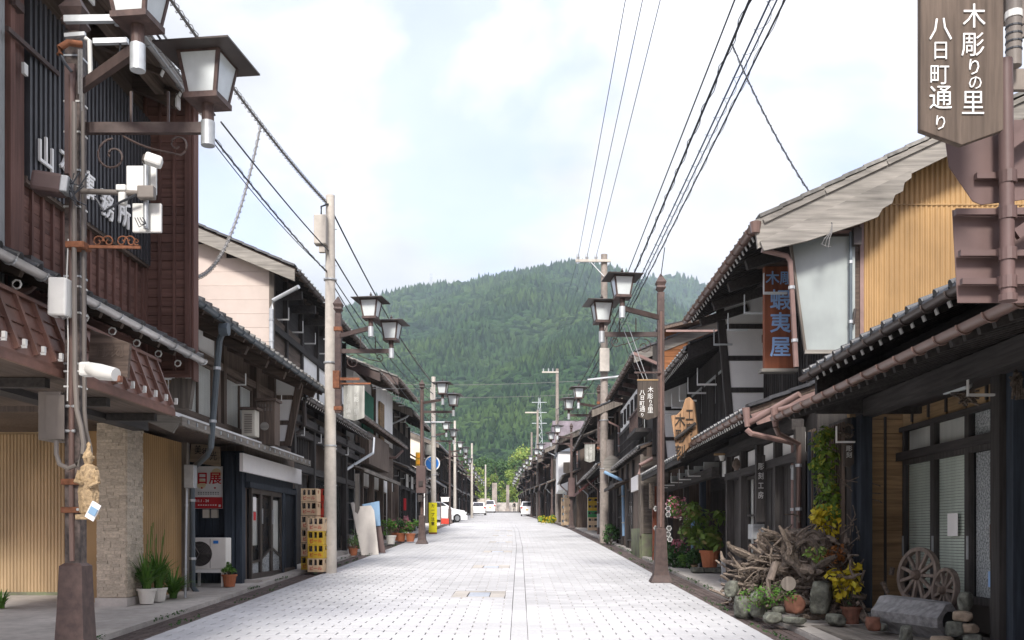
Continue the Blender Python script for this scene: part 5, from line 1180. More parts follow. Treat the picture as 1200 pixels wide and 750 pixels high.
def lamp_post(x, y, side, label, near=True, base=True):
    """side -1: stands left of the road with arms reaching right ; +1 the other way"""
    z = gz(y)+.01; d = -side; t = thing('street_lamp', label, 'street lamp', (x, y, z), 'twin lantern street lamps along the road')
    if base: inst('post_base', LB, t, (x, y, z))
    zb = z+(.95 if base else 3.25)
    if not base: [pc('pole_clamp', m_orangerust, t, x-.08, x+.08, y-.08, y+.08, z+q, z+q+.08) for q in (3.3, 4.9)]
    MB().box(x-.062, x+.062, y-.062, y+.062, zb, z+5.26).build('post', m_poledark if near and side < 0 and y < 9 else m_rust, t, bevel=.006 if near else 0)
    V = []; 
    for w, q in ((.03, 5.26), (.085, 5.34), (.07, 5.38), (.095, 5.44), (.01, 5.60)): V += [(x-w, y-w, z+q), (x+w, y-w, z+q), (x+w, y+w, z+q), (x-w, y+w, z+q)]
    F = [(3,2,1,0)]+[(i*4+k, i*4+(k+1) % 4, i*4+4+(k+1) % 4, i*4+4+k) for i in range(4) for k in range(4)]+[(16,17,18,19)]
    MB().add(V, F).build('finial', m_rust, t)
    if near and base: MB().tube([(x, y-.056, z+1.0), (x, y-.07, z+1.3), (x, y-.07, z+4.9)], .022, 8).build('conduit', m_gutterb, t, smooth=True)
    arms = (((d*.76, -.62), 4.80), ((d*1.07, 0), 4.50))
    for (dx, dy), hh in arms:
        barpc('arm', m_iron, t, (x, y, z+hh), (x+dx, y+dy, z+hh+(.03 if dy else 0)), .05, .085)
        lz = z+hh; L = inst('lantern', LM['frame'], t, (x+dx, y+dy, lz), (0, 0, .12*side)); L_ = L.name
        # sub-parts ride in the lantern's own frame
        for nm in ('sleeve', 'hood', 'finial', 'bulb'):
            if not near and nm in ('bulb',): continue
            o = bpy.data.objects.new(nm, LM[nm]); C.objects.link(o); o.parent = L
        for k in range(4):
            o = bpy.data.objects.new('pane', LM['pane']); C.objects.link(o); o.parent = L; o.rotation_euler = (0, 0, k*math.pi/2)
    for k in (.42, .70): 
        a = Vector((x+d*1.07*k, y, z+4.50)); b = Vector((x+d*.76*k*1.05, y-.62*k, z+4.82)); barpc('strut', m_iron, t, a, Vector((a.x, a.y-.0, b.z-.02)) if near else b, .018, .018)
    if near:
        pts = scroll((x+d*.30, y, z+4.28), .14, 1.3, a0=math.pi*.5, flip=d); MB().tube(pts, .009, 5).build('scroll', m_iron, t)
        pts = [Vector((x+d*.06, y, z+4.15)), Vector((x+d*.25, y, z+4.40))]; pts = [Vector((x+d*(.38+.03*i), y, z+4.44-.018*i+.0006*i*i)) for i in range(12)]+scroll((x+d*.82, y, z+4.37), .09, 1.1, a0=-math.pi*.4, flip=d); MB().tube(pts, .009, 5).build('scroll', m_iron, t)
    return t
def street_sign(post_x, y, sx, side, z0, h, w, m, words, ink, label, hangx=None):
    """pointed wooden street name board hanging beside a lamp post, lettering faces the camera"""
    t = thing('street_sign', label, 'sign', (sx, y, z0), 'pointed street name boards')
    MB().prism([(sx-w/2, y-.02, z0+h*.09), (sx, y-.02, z0), (sx+w/2, y-.02, z0+h*.09), (sx+w/2, y-.02, z0+h), (sx-w/2, y-.02, z0+h)], (0, .035, 0)).build('board', m, t, bevel=.003)
    if words:
        q = h*.115
        for ch, dx, dz, q in (('木', .05, .553, .125), ('彫', .045, .432, .125), ('り', .05, .337, .088), ('の', .055, .272, .08), ('里', .045, .182, .128), ('八', -.095, .50, .125), ('日', -.095, .408, .098), ('町', -.10, .305, .108), ('通', -.095, .205, .125), ('り', -.095, .10, .08)): text(ch, q*.92, ink, t, (sx+dx*w/.36, y-.024, z0+(dz-.012)*h/.71), bold=-.004, wid=.92)
    return t
# positions (x, y) of posts, left and right
lx = {7.6: -3.67, 18.95: -3.85, 32.0: -3.65}
labs = ['nearest left street lamp with camera bracket and conduits on its post', 'second left street lamp behind the pale concrete pole', 'third left street lamp carrying a dark grey control box', 'fourth left street lamp behind the blue round sign']
Ls = []
for i, y in enumerate([7.6, 18.95, 32.0, 47.9]+[63+15*k for k in range(7)]):
    x = lx.get(y, RL-.2+cxo(y)+(-.05 if y < 50 else 0)); Ls.append(lamp_post(x, y, -1, labs[i] if i < 4 else 'small distant lantern lamp in the left row, number %d from the near end' % (i+1) if False else ['slender distant lamp beside the white sedan', 'distant left lamp just past the white sedan', 'distant left lamp by the rear of the white wagon', 'distant left lamp beside the parked white van', 'distant left lamp just past the white van', 'tiny left lamp before the pale houses end', 'tiniest left lamp by the stone steps'][i-4], near=i < 3, base=i != 1))
labr = ['nearest right street lamp in view, rusty flared base by the potted plants', 'second right street lamp hidden behind the grey utility pole', 'third right street lamp with a small dark box by the stacked crates', 'fourth right street lamp beside the white box house', 'fifth right lamp before the grey tiled block', 'sixth right lamp beside the grey tiled block', 'distant right lamp before the small white van', 'distant right lamp next to the small white van', 'tiny right lamp past the small white van', 'tiniest right lamp near the stone steps']
for i, y in enumerate([17.05, 33.3, 50.0]+[65+15.5*k for k in range(7)]):
    x = {17.05: 2.39, 33.3: 2.48, 50.0: 2.25}.get(y, RR+.05+cxo(y)); lamp_post(x, y, 1, labr[i], near=i < 2, base=i != 1)
lamp_post(3.05, 4.3, 1, 'street lamp at the near right edge carrying the big wooden sign')

# boards with lettering
t = street_sign(0, 4.15, 1.905, 1, EYE+456/265., .73, .366, m_bigsign, True, m_ink, 'large brown wooden street name board hanging at top right')
barpc('hanger', m_iron, t, (1.6, 4.15, EYE+456/265.+.76), (3.05, 4.15, EYE+456/265.+.76), .04, .05)
z = P(0, 492, 16.9).z; t = street_sign(0, 16.95, 2.14, 1, z, .71, .37, m_darksign, True, m_ink, 'dark pointed street name board hanging by the nearest right lamp')
pc('top_rail', m_tanx, t, 1.95, 2.33, 16.92, 16.98, z+.71, z+.735); barpc('hanger', m_rust, t, (1.9, 16.95, z+.86), (2.39, 16.95, z+.86), .03, .03)
for q in (1.97, 2.31): MB().tube([(q, 16.95, z+.735), (q, 16.95, z+.86)], .006, 5).build('hanger', m_iron, t)
for a, b in ((P(756, 449, 16.95), P(725, 372, 16.9)), (P(760, 449, 16.95), P(734, 375, 16.9))): MB().tube([a, b], .007, 5).build('stay_wire', m_galv, t)
m_oldsign = wood('pale_weathered_sign', (.33,.33,.30), 'z', scale=14, grime=.5)
m_faint = mat('faded_lettering', (.55,.55,.52), rough=.9, var=.3, bump=0)
z = P(0, 493, 18.0).z; t = street_sign(0, 18.05, P(415, 0, 18.05).x, -1, z, .68, .40, m_oldsign, True, m_faint, 'faded grey street name board behind the pale concrete pole'); barpc('hanger', m_orangerust, t, (P(398, 0, 18).x, 18.05, z+.72), (P(434, 0, 18).x, 18.05, z+.72), .03, .03)
barpc('hanger', m_orangerust, t, (-3.69, 18.0, z+.80), (-3.25, 18.0, z+.80), .03, .05); barpc('hanger', m_orangerust, t, (-3.69, 18.0, z+.62), (-3.69, 18.0, z+.95), .15, .12)
z = P(0, 542, 33.2).z; t = street_sign(0, 33.2, P(691, 0, 33.2).x, 1, z, .64, .36, m_oldsign, True, m_faint, 'pale pointed board left of the grey utility pole on the right')
barpc('hanger', m_rust, t, (P(684, 0, 33.2).x, 33.2, z+.68), (2.48, 33.2, z+.68), .03, .03)
z = P(0, 555, 49.8).z; street_sign(0, 49.8, P(664, 0, 49.8).x+.0, 1, z, .6, .35, m_darksign, False, None, 'small dark board hanging by the third right lamp')

# backs of the brown traffic signs
t = thing('traffic_sign_back', 'brown backs of traffic signs on a vertical pole at the right edge', 'road sign', (P(1180, 0, 4.5).x, 4.5, 2.6))
px_ = lambda x, y, Y=4.5: P(x, y, Y)
MB().tube([px_(1181, 352, 4.42), px_(1178, 70, 4.42)], .033, 12).build('pole', m_signbrown, t, smooth=True)
MB().tube([px_(1181, 353, 4.42), px_(1181, 345, 4.42)], .042, 12).build('pole_cap', m_signbrown, t)
MB().prism([px_(1108, 165), px_(1125, 140), px_(1300, 140), px_(1300, 222), px_(1150, 240), px_(1140, 236), px_(1112, 195)], (0, .006, 0)).build('plate', m_signbrown, t, bevel=.002)
MB().prism([px_(1116, 246, 4.52), px_(1300, 239, 4.52), px_(1300, 355, 4.52), px_(1122, 355, 4.52)], (0, .006, 0)).build('plate', m_signbrown, t, bevel=.002)
for y, x in ((208, 1141), (250, 1117), (298, 1122), (331, 1124)):
    pc('rail', m_signbrown, t, px_(x, y).x, px_(1290, y).x, 4.465, 4.495, px_(0, y+4).z, px_(0, y-3).z); MB().tube([px_(1181, y+7, 4.42), px_(1181, y-7, 4.42)], .040, 12).build('band_clamp', m_signbrown, t); pc('clamp_bolt', m_signbrown, t, px_(1164, y).x, px_(1172, y).x, 4.43, 4.47, px_(0, y+5).z, px_(0, y-4).z)
barpc('brace', m_signbrown, t, px_(1190, 275, 4.42), px_(1240, 240, 4.42), .03, .05); barpc('brace', m_signbrown, t, px_(1182, 170, 4.42), px_(1230, 135, 4.42), .03, .05)
t = thing('sign_arm', 'grey brown pipe arm with beige rails beside the large wooden sign', 'bracket', (P(1188, 0, 4.5).x, 4.55, 3.6))
MB().tube([px_(1188, 78, 4.55), px_(1188, -60, 4.55)], .036, 12).build('pipe', m_cab, t, smooth=True); MB().tube([px_(1188, 22, 4.55), px_(1188, 14, 4.55)], .040, 12).build('band', m_white, t)
for k in range(4): MB().tube([px_(1188, 33+k*9, 4.55), px_(1188, 31+k*9, 4.55)], .039, 12).build('cable_tie', m_cable, t)
pc('rail', m_signbeige, t, px_(1172, 0).x, px_(1300, 0).x, 4.60, 4.63, px_(0, 93).z, px_(0, 68).z); pc('rail', m_signbeige, t, px_(1176, 0).x, px_(1300, 0).x, 4.60, 4.63, px_(0, 14).z, px_(0, -60).z); barpc('brace', m_cab, t, px_(1190, 42, 4.55), px_(1235, 20, 4.55), .04, .05)

# ------------------------------------------------------------------ fittings on the nearest left lamp post
Y = 7.45
def item(name, label, cat, x, y, Yd): return thing(name, label, cat, P(x, y, Yd))
t = item('control_box', 'grey steel control box strapped to the nearest left lamp post', 'box', 66, 520, 7.6)
MB().box(P(52, 0, 7.6).x, P(78, 0, 7.6).x, 7.5, 7.75, P(0, 517, 7.6).z, P(0, 461, 7.6).z).build('case', m_cab, t, bevel=.006); pc('door', m_cab, t, P(54.5, 0, 7.5).x, P(76, 0, 7.5).x, 7.488, 7.5, P(0, 515, 7.5).z, P(0, 463, 7.5).z)
for y in (476, 505): MB().tube([P(74, y, 7.52), P(88, y, 7.52)], .012, 6).build('strap', m_galv, t)
t = item('cable_conduit', 'grey conduit loop running down the nearest left lamp post', 'pipe', 85, 545, 7.45)
pts = [P(66, 517, 7.48), P(66, 532, 7.46), P(70, 544, 7.45), P(80, 549, 7.44), P(90, 545, 7.43), P(97, 532, 7.43), P(98, 520, 7.43), P(95, 500, 7.43), P(90, 480, 7.43), P(88, 440, 7.43), P(87, 300, 7.43), P(87, 120, 7.43)]
MB().tube(pts, .019, 8).build('pipe', m_cab, t, smooth=True)
pts = [P(107, 540, 7.52), P(106, 525, 7.52), P(101, 505, 7.5), P(99, 480, 7.5), P(98, 300, 7.5), P(97, 110, 7.5)]; MB().tube(pts, .016, 8).build('pipe', m_cab, t, smooth=True)
MB().tube([P(79, 470, 7.44), P(80, 400, 7.43), P(78, 330, 7.43), P(80, 280, 7.43)], .005, 5).build('cable', m_white, t)
for k, y in enumerate((62, 116, 152, 197, 216, 240, 322, 334, 365, 425, 434, 452)):
    a = P(83, y, 7.5); q = MB().box(-3.736, -3.604, 7.532, 7.668, a.z-.007, a.z+.007); q.build('band', m_white if k % 3 else m_galv, t)
MB().box(-3.72, -3.64, 7.515, 7.60, P(0, 200, 7.46).z, P(0, 70, 7.46).z).build('cover_channel', m_signbrown, t)
# junction box, brown
t = item('terminal_box', 'brown plastic cable terminal box on the left lamp post', 'box', 60, 215, 7.4)
MB().obox(P(58, 216, 7.35), (.24, .16, .16), Euler((0, .12, .1)).to_matrix()).build('case', m_signbrown, t, bevel=.03)
MB().obox(P(78, 218, 7.35), (.06, .13, .13), Euler((0, .12, .1)).to_matrix()).build('end_cap', m_galv, t, bevel=.01)
mb = MB()
for k in range(9): a = P(80+random.uniform(-4, 4), 212+random.uniform(-8, 12), 7.33); b = P(86+random.uniform(0, 25), 225+random.uniform(-25, 20), 7.36); mb.tube([a, a.lerp(b, .5)+Vector((0, 0, -.06)), b], .006, 5)
mb.build('cable', m_cable, t)
# camera bracket with white panels and camera
t = item('camera_bracket', 'security camera and two white antenna panels on a pipe arm', 'camera', 165, 225, 7.5)
MB().tube([P(95, 224, 7.45), P(172, 227, 7.4)], .022, 10).build('arm', m_cab, t, smooth=True); MB().tube([P(171, 268, 7.4), P(171, 185, 7.4)], .020, 10).build('mast', m_galv, t, smooth=True)
for (a, b, c, d) in ((149, 195, 184, 229), (156, 239, 190, 273)): MB().box(P(a, 0, 7.46).x, P(c, 0, 7.46).x, 7.44, 7.47, P(0, d, 7.46).z, P(0, b, 7.46).z).build('antenna_panel', m_white, t, bevel=.008)
MB().obox(P(180, 188, 7.3), (.13, .09, .085), Euler((0, .25, .3)).to_matrix()).build('camera', m_white, t, bevel=.02); MB().obox(P(171, 187, 7.3), (.05, .07, .06), Euler((0, .25, .3)).to_matrix()).build('lens_hood', m_hood, t, bevel=.01)
MB().obox(P(172, 226, 7.36), (.13, .07, .10)).build('clamp', m_cab, t, bevel=.01); MB().obox(P(144, 233, 7.4), (.06, .06, .10)).build('junction', m_white, t, bevel=.015); MB().obox(P(142, 220, 7.4), (.08, .03, .05)).build('junction', m_white, t, bevel=.01)
mb = MB()
for k in range(4): mb.tube([P(158+k*3, 255, 7.36), P(163+k*2, 266-k*3, 7.35), P(171, 262, 7.36)], .004, 5)
mb.tube([P(112, 232, 7.4), P(122, 248, 7.38), P(135, 240, 7.38), P(160, 228, 7.36)], .010, 6); mb.build('cable', m_cable, t)
# top fittings
t = item('wire_bracket', 'galvanised crossarms and brackets at the top of the left lamp post', 'bracket', 95, 30, 7.5)
barpc('crossarm', m_galv, t, P(76, 23, 7.4), P(143, 22, 7.4), .045, .05); barpc('crossarm', m_galv, t, P(110, 49, 7.42), P(150, 48, 7.42), .04, .04); barpc('crossarm', m_galv, t, P(76, 42, 7.42), P(100, 40, 7.42), .03, .03)
MB().tube([P(100, 45, 7.43), P(105, 48, 7.43), P(106, 92, 7.43)], .018, 8).build('white_strap', m_white, t)
MB().tube([P(96, 52, 7.42), P(80, 50, 7.36), P(70, 56, 7.34), P(70, 64, 7.34)], .026, 10).build('elbow_pipe', m_orangerust, t, smooth=True); MB().tube([P(70, 62, 7.34), P(76, 74, 7.34), P(84, 84, 7.36)], .012, 8).build('cable', m_cable, t)
for k in range(3): MB().tube([P(92+k*2, 58, 7.4), P(92+k*2, 110+k*10, 7.4)], .006, 6).build('cable', m_cableg, t)
MB().tube([P(141, 50, 7.42), P(140, 65, 7.42), P(128, 80, 7.42), P(112, 88, 7.43)], .011, 6).build('cable', m_cable, t); 
for x in (137, 146): MB().tube([P(x, 16, 7.42), P(x, 30, 7.42)], .02, 8).build('insulator', m_galv, t)
# rusty scroll bracket
t = item('scroll_bracket', 'rusty orange wrought iron scroll bracket on the left lamp post', 'bracket', 130, 290, 7.5)
barpc('bar', m_orangerust, t, P(92, 289, 7.5), P(165, 290, 7.5), .02, .022)
mb = MB(); 
for cx_, r, a0, fl in ((115, .05, 0, 1), (127, .05, 3.1, -1), (143, .05, 0, 1), (153, .05, 3.1, -1), (160, .03, -1, -1)):
    mb.tube(scroll(P(cx_, 283, 7.5), r, 1.2, 18, a0, fl), .006, 5)
mb.build('scroll', m_orangerust, t); MB().obox(P(92, 289, 7.48), (.15, .14, .05)).build('clamp', m_orangerust, t, bevel=.005)
# white meter case, floodlights
t = item('white_case', 'tall white plastic cable case on the left lamp post', 'box', 70, 350, 7.4); MB().obox(P(70.5, 349, 7.4), (.145, .12, .30), Euler((0, .02, .0)).to_matrix()).build('case', m_white, t, bevel=.015); MB().tube([P(80, 370, 7.4), P(74, 374, 7.38), P(68, 370, 7.38)], .007, 6).build('cable', m_cableg, t)
t = item('floodlight', 'pair of small white floodlights on the left lamp post', 'light', 115, 435, 7.3)
MB().obox(P(102, 433, 7.35), (.10, .10, .11)).build('housing', m_white, t, bevel=.02); MB().tube([P(106, 432, 7.3), P(118, 436, 7.2), P(136, 439, 7.15)], lambda q: [.05, .062, .05][int(round(q*2))], 12).build('lamp_body', m_white, t, smooth=True); MB().obox(P(139, 444, 7.2), (.05, .06, .05)).build('sensor', m_redstone, t, bevel=.01)
# dark wooden board
t = item('wooden_signboard', 'dark weathered wooden board hanging above the metal awning', 'sign', 128, 415, 8.0)
MB().prism([P(106, 386, 8.0), P(152, 402, 8.0), P(149, 443, 8.0), P(103, 425, 8.0)], (0, .05, 0)).build('board', m_dark_x, t, bevel=.006)
text('彫刻', .12, m_dark_z, t, P(129, 412, 7.995), bold=.0, depth=.003)
# carved figure with leaflet, iron bands
t = item('carved_figure', 'pale carved wooden figure of a robed guardian strapped to the left lamp post', 'statue', 104, 570, 7.3)
def carved(c):
    x, y, z = c; mb = MB()
    prof = [(.050, 0, 0), (.066, .02, 0), (.072, .10, .0), (.076, .18, .002), (.066, .25, .0), (.074, .31, -.004), (.060, .37, -.004), (.028, .395, -.006), (.034, .42, -.012), (.040, .45, -.014), (.032, .48, -.012), (.020, .50, -.008), (.014, .53, 0), (.018, .55, 0), (.004, .57, 0)]
    n = 28; V = []; F = []
    for j, (r, h_, dy) in enumerate(prof):
        for k in range(n):
            a = 2*math.pi*k/n; fold = 1+(.10*math.sin(a*7+h_*14)+.05*math.sin(a*13-h_*30))*(1 if h_ < .38 else .25); V.append((x+math.cos(a)*r*fold, y+dy+math.sin(a)*r*.75*fold, z+h_))
    for j in range(len(prof)-1):
        for k in range(n): F.append((j*n+k, j*n+(k+1) % n, (j+1)*n+(k+1) % n, (j+1)*n+k))
    F += [tuple(range(n-1, -1, -1)), tuple((len(prof)-1)*n+k for k in range(n))]; mb.add(V, F)
    mb.tube([(x+.06, y-.01, z+.34), (x+.085, y-.03, z+.25), (x+.03, y-.07, z+.21)], lambda q: [.026, .024, .016][int(round(q*2))], 8); mb.tube([(x-.06, y-.01, z+.34), (x-.08, y-.03, z+.26), (x-.02, y-.07, z+.24)], lambda q: [.026, .024, .016][int(round(q*2))], 8)
    mb.tube([(x, y-.05, z+.445), (x, y-.062, z+.435)], .007, 6); mb.tube([(x-.035, y, z+.45), (x-.045, y, z+.45)], .012, 6); mb.tube([(x+.035, y, z+.45), (x+.045, y, z+.45)], .012, 6)
    return mb
p = P(104, 603, 7.36); carved((p.x, p.y, p.z)).build('figure', m_carved, t, smooth=True); MB().obox((p.x, p.y-.02, p.z-.02), (.15, .10, .04)).build('ledge', m_carved, t, bevel=.006)
lf = item('leaflet', 'blue and white leaflet propped at the foot of the carved figure', 'leaflet', 109, 600, 7.2); MB().obox(P(109, 599, 7.22), (.075, .012, .14), Euler((.2, .55, 0)).to_matrix()).build('sheet', m_paper, lf); MB().obox(P(109, 599, 7.21), (.06, .012, .06), Euler((.2, .55, 0)).to_matrix()).build('picture', m_bluepanel, lf)
for y in (564, 597): 
    t = item('iron_band', ['upper', 'lower'][y > 580]+' rusty iron band round the left lamp post by the carved figure', 'band', 90, y, 7.5); MB().box(-3.745, -3.595, 7.50, 7.675, P(0, y+4, 7.5).z, P(0, y-3, 7.5).z).build('strap', m_orangerust, t, bevel=.004); MB().tube([P(91, y, 7.46), P(91, y, 7.43)], .012, 8).build('bolt', m_galv, t)

# ------------------------------------------------------------------ utility poles
def upole(px, py, top, label, m, r=.16, box=None, arm=None, Yg=None, steps=True):
    Yp = Yg or solveY(py); x = P(px, py, Yp).x; z = gz(Yp); zt = P(px, top, Yp).z
    t = thing('utility_pole', label, 'utility pole', (x, Yp, z), 'utility poles along the street')
    MB().tube([(x, Yp, z-.2), (x, Yp, zt)], r, 16, r*.68).build('pole', m, t, smooth=True)
    MB().tube([(x, Yp, zt), (x, Yp, zt+.05)], r*.7, 16).build('cap', m, t)
    if steps:
        for k in range(8): q = z+1.8+k*.75; MB().tube([(x-r*1.02, Yp, q), (x+r*1.02, Yp, q)], .009, 5).build('step_bolt', m_galv, t) if q < zt-.4 else None
        for k in range(3): q = z+2.6+k*1.7; MB().tube([(x, Yp, q), (x, Yp, q+.03)], r*1.0, 16).build('band', m_galv, t)
    return t, x, Yp, zt
def solveY(py):
    lo, hi = 3.0, 400.0
    for _ in range(60):
        md = (lo+hi)/2; yy = CY-(gz(md)-EYE)*FPX/md
        if yy > py: lo = md
        else: hi = md
    return lo
t, x, y, zt = upole(387, 672, 232, 'pale concrete utility pole beside the stacked beer crates', m_conc, .135)
MB().box(x-.27, x-.02, y-.32, y-.10, P(0, 291, y).z, P(0, 257, y).z).build('transformer_box', m_conc, t, bevel=.02); MB().tube([(x-.14, y-.2, P(0, 258, y).z), (x-.14, y-.2, P(0, 246, y).z), (x-.02, y-.1, P(0, 241, y).z)], .02, 6).build('cable', m_cable, t); MB().obox((x-.12, y-.2, P(0, 296, y).z), (.12, .1, .12)).build('bracket', m_conc, t)
LP = (x, y, zt)
t, x, y, zt = upole(708, 636, 300, 'tall grey brown utility pole with a three insulator crossarm at right', m_concd, .165)
RP = (x, y, zt)
za = P(0, 307, y).z; barpc('crossarm', m_conc, t, (x-1.02, y-.15, za), (x+.22, y-.15, za), .09, .09)
for k in (-.93, -.62, -.30): MB().tube([(x+k, y-.15, za+.04), (x+k, y-.15, za+.12), (x+k, y-.15, za+.24)], lambda q: [.04, .06, .035][int(round(q*2))], 8).build('insulator', m_galv, t)
barpc('brace', m_galv, t, (x-.5, y-.16, za-.03), (x-.02, y-.16, za-.55), .04, .02); barpc('arm', m_galv, t, (x-.6, y-.2, P(0, 446, y).z), (x+.5, y-.2, P(0, 442, y).z), .05, .05)
MB().box(x-.18, x+.16, y-.35, y-.12, P(0, 437, y).z, P(0, 410, y).z).build('junction_box', m_conc, t, bevel=.015)
MB().tube([(x+.2, y-.1, P(0, 516, y).z), (x+.2, y-.1, P(0, 548, y).z)], .14, 12).build('cable_drum', m_concd, t)
t, x, y, zt = upole(508, 626, 443, 'concrete utility pole with the blue round sign and yellow board', m_conc, .13); LP2 = (x, y, zt)
MB().box(x-.12, x+.1, y-.25, y-.1, P(0, 470, y).z, P(0, 455, y).z).build('junction_box', m_conc, t, bevel=.01); barpc('arm', m_galv, t, (x-.7, y-.15, P(0, 495, y).z), (x+.5, y-.15, P(0, 495, y).z), .05, .05)
upole(533, 612, 494, 'thin concrete utility pole before the white sedan', m_conc, .12)
upole(553, 607, 520, 'concrete utility pole right of the white sedan', m_conc, .13); upole(569, 603.5, 545, 'distant utility pole by the white van on the left', m_conc, .13, steps=False); upole(590, 600, 545, 'lone grey pole standing before the stone steps', m_conc, .13, steps=False)
t, x, y, zt = upole(653, 613, 433, 'tall brown utility pole with crossarm beside the white box house', m_concd, .15); RP2 = (x, y, zt)
za = zt-.2; barpc('crossarm', m_conc, t, (x-1.05, y-.1, za), (x+.1, y-.1, za), .1, .1)
for k in (-.95, -.6, -.3): MB().tube([(x+k, y-.1, za), (x+k, y-.1, za+.25)], .05, 6).build('insulator', m_galv, t)
t, x, y, zt = upole(630, 607, 481, 'farther brown utility pole with a small crossarm on the right', m_concd, .15); barpc('crossarm', m_conc, t, (x-1.2, y, zt-.2), (x+.1, y, zt-.2), .12, .12)
upole(623, 604.5, 507, 'farthest brown utility pole of the right row', m_concd, .16, steps=False)

# ------------------------------------------------------------------ cables
def cable(label, a, b, sag, r, m, n=18, name='overhead_cable', twist=0, group='overhead cables'):
    a, b = Vector(a), Vector(b); pts = [a.lerp(b, i/n)-Vector((0, 0, 4*sag*(i/n)*(1-i/n))) for i in range(n+1)]
    mb = MB().tube(pts, r, 6)
    if twist:      # lashing wire coiled round the strand
        q = []; N_ = n*twist; 
        for i in range(N_+1):
            t = i/N_; p = a.lerp(b, t)-Vector((0, 0, 4*sag*t*(1-t))); q.append(p+Vector((math.cos(i*1.15)*r*2.0, 0, math.sin(i*1.15)*r*2.0)))
        mb.tube(q, r*.35, 4)
    o = mb.build(name, m, None, smooth=True); return props(o, label, 'cable', group)
X, Y, Z = RP
for k, (dx, lab) in enumerate(((-.93, 'leftmost of the three thin high wires in the sky'), (-.62, 'middle one of the three thin high wires in the sky'), (-.30, 'rightmost of the three thin high wires in the sky'))):
    cable(lab, (X+dx, Y-.15, P(0, 303, Y).z), (X+dx+.05, -6, P(0, 303, Y).z+.1), .15, .008, m_cableb); cable(['left', 'middle', 'right'][k]+' thin high wire continuing up the street', (X+dx, Y-.15, P(0, 303, Y).z), (RP2[0]+dx, RP2[1], RP2[2]+.05), .3, .008, m_cableb)
zc = EYE+7.1
cable('leftmost black cable of the bundle crossing the sky', (2.62, Y, zc), (2.78, -6, zc), .05, .012, m_cable)
cable('thick black cable second from left in the sky bundle', (2.72, Y, zc-.15), (3.05, -6, zc+.1), .05, .020, m_cable, twist=9)
cable('blue black cable wound with a loose coil in the sky bundle', (2.80, Y, zc-.35), (3.30, -6, zc-.02), .1, .014, m_cableb)
cable('twin of the coiled blue black cable in the sky bundle', (2.84, Y, zc-.42), (3.40, -6, zc-.02), .1, .012, m_cableb)
cable('rightmost black cable of the bundle in the sky', (2.86, Y, zc-.55), (3.55, -6, zc+.05), .1, .014, m_cable, twist=8)
# the loose coil of wire
a, b = Vector((2.82, Y, zc-.38)), Vector((3.35, -6, zc-.02)); q = []
for i in range(900):
    t = i/899; p = a.lerp(b, t)-Vector((0, 0, .4*t*(1-t))); q.append(p+Vector((math.cos(i*.42)*.07, math.sin(i*.42)*.02, math.sin(i*.42)*.07)))
props(MB().tube(q, .004, 3).build('coiled_wire', m_cableb, None), 'thin loosely coiled wire wound along the blue cable', 'cable')
cable('short cable rising from the nearest right lamp post top', P(774, 327, 17.05), P(779, 290, 16.6), 0, .008, m_cable, 6)
for k, (dx, dz, lab) in enumerate(((-.05, 0, 'upper'), (0, -.4, 'middle'), (.05, -.8, 'lower'))):
    cable(lab+' black cable between the two right utility poles', (X, Y, zc+dz-.1), (RP2[0]+dx, RP2[1], zc+dz+1.6), .5, .022, m_cable)
p = P(858, 52, 13.4); cable('service drop cable sagging to the gold gable', p, P(975, 262, 12.1), .18, .010, m_cable, twist=6)
mb = MB(); 
for k in range(3): mb.tube([P(975, 262, 12.1), P(973+k, 272, 12.08), P(966+k*3, 280, 12.06), P(963+k*4, 286+k*2, 12.06), P(968+k*3, 289, 12.06)], .006, 5)
props(mb.build('cable_pigtail', m_cableg, None), 'pale cable ends hanging below the gable board', 'cable')
X, Y, Z = LP
cable('thick twisted cable running to the pale concrete pole', P(383, 238, Y), P(196, -6, 11.0), .12, .020, m_cableg, twist=16)
cable('thin cable below the thick twisted one on the left', P(386, 295, Y), P(259, 143, 11.8), .05, .012, m_cable); 
cable('cable with wire rings running along the left house gutter', P(384, 320, Y), P(236, 143, 11.3), .06, .012, m_cable, twist=5)
cable('second gutter cable running beside the ringed one', P(384, 318, Y), P(234, 146, 11.3), .12, .007, m_cable)
for k in range(4): cable(['silvery', 'grey', 'dark', 'lowest'][k]+' cable lying along the upper left gutter', (-3.80+k*.025, 11.2, 6.43+.06*k-.03), (-3.78, 2.0, 6.60+.07*k), .0, .013, [m_galv, m_cableg, m_cable, m_galv][k])
mb = MB()
for i in range(22): yy_ = 4.5+i*.3; mb.tube([(-3.80+.05*math.cos(j*1.05), yy_+j*.01, 6.5+.05*math.sin(j*1.05)+.01*(11-yy_)) for j in range(7)], .004, 4)
props(mb.build('cable_ring', m_cableg, None), 'row of thin wire rings holding the gutter cables', 'cable', kind='stuff')
cable('pale drop wire curving down to the dark clapboard corner', P(306, 145, 15.2), P(232, 325, 12.3), .55, .016, m_cableg, twist=10)
for k, (y0_, y1_) in enumerate(((245, 450), (296, 462), (322, 470), (330, 497))):
    cable(['highest', 'second', 'third', 'lowest'][k]+' cable from the pale pole up the left side', P(388, y0_, Y), P(508, y1_, LP2[1]), .35, [.018, .016, .012, .012][k], m_cable)
cable('crossing guy wire over the left roofs', P(437, 455, 27), P(506, 455, LP2[1]), .02, .012, m_cableg); cable('long guy wire falling past the second left lamp', P(468, 395, 30), P(505, 446, LP2[1]), .0, .014, m_cableg)
cable('thin stay wire from the right lamp arm to the brown house', P(716, 366, 17), P(752, 452, 22), .0, .006, m_cableg)
for k in range(2): cable(['upper', 'lower'][k]+' faint long wire across the forested hill', P(390, 448+k*14, 160), P(760, 440+k*16, 175), 1.0, .04, m_cableg)

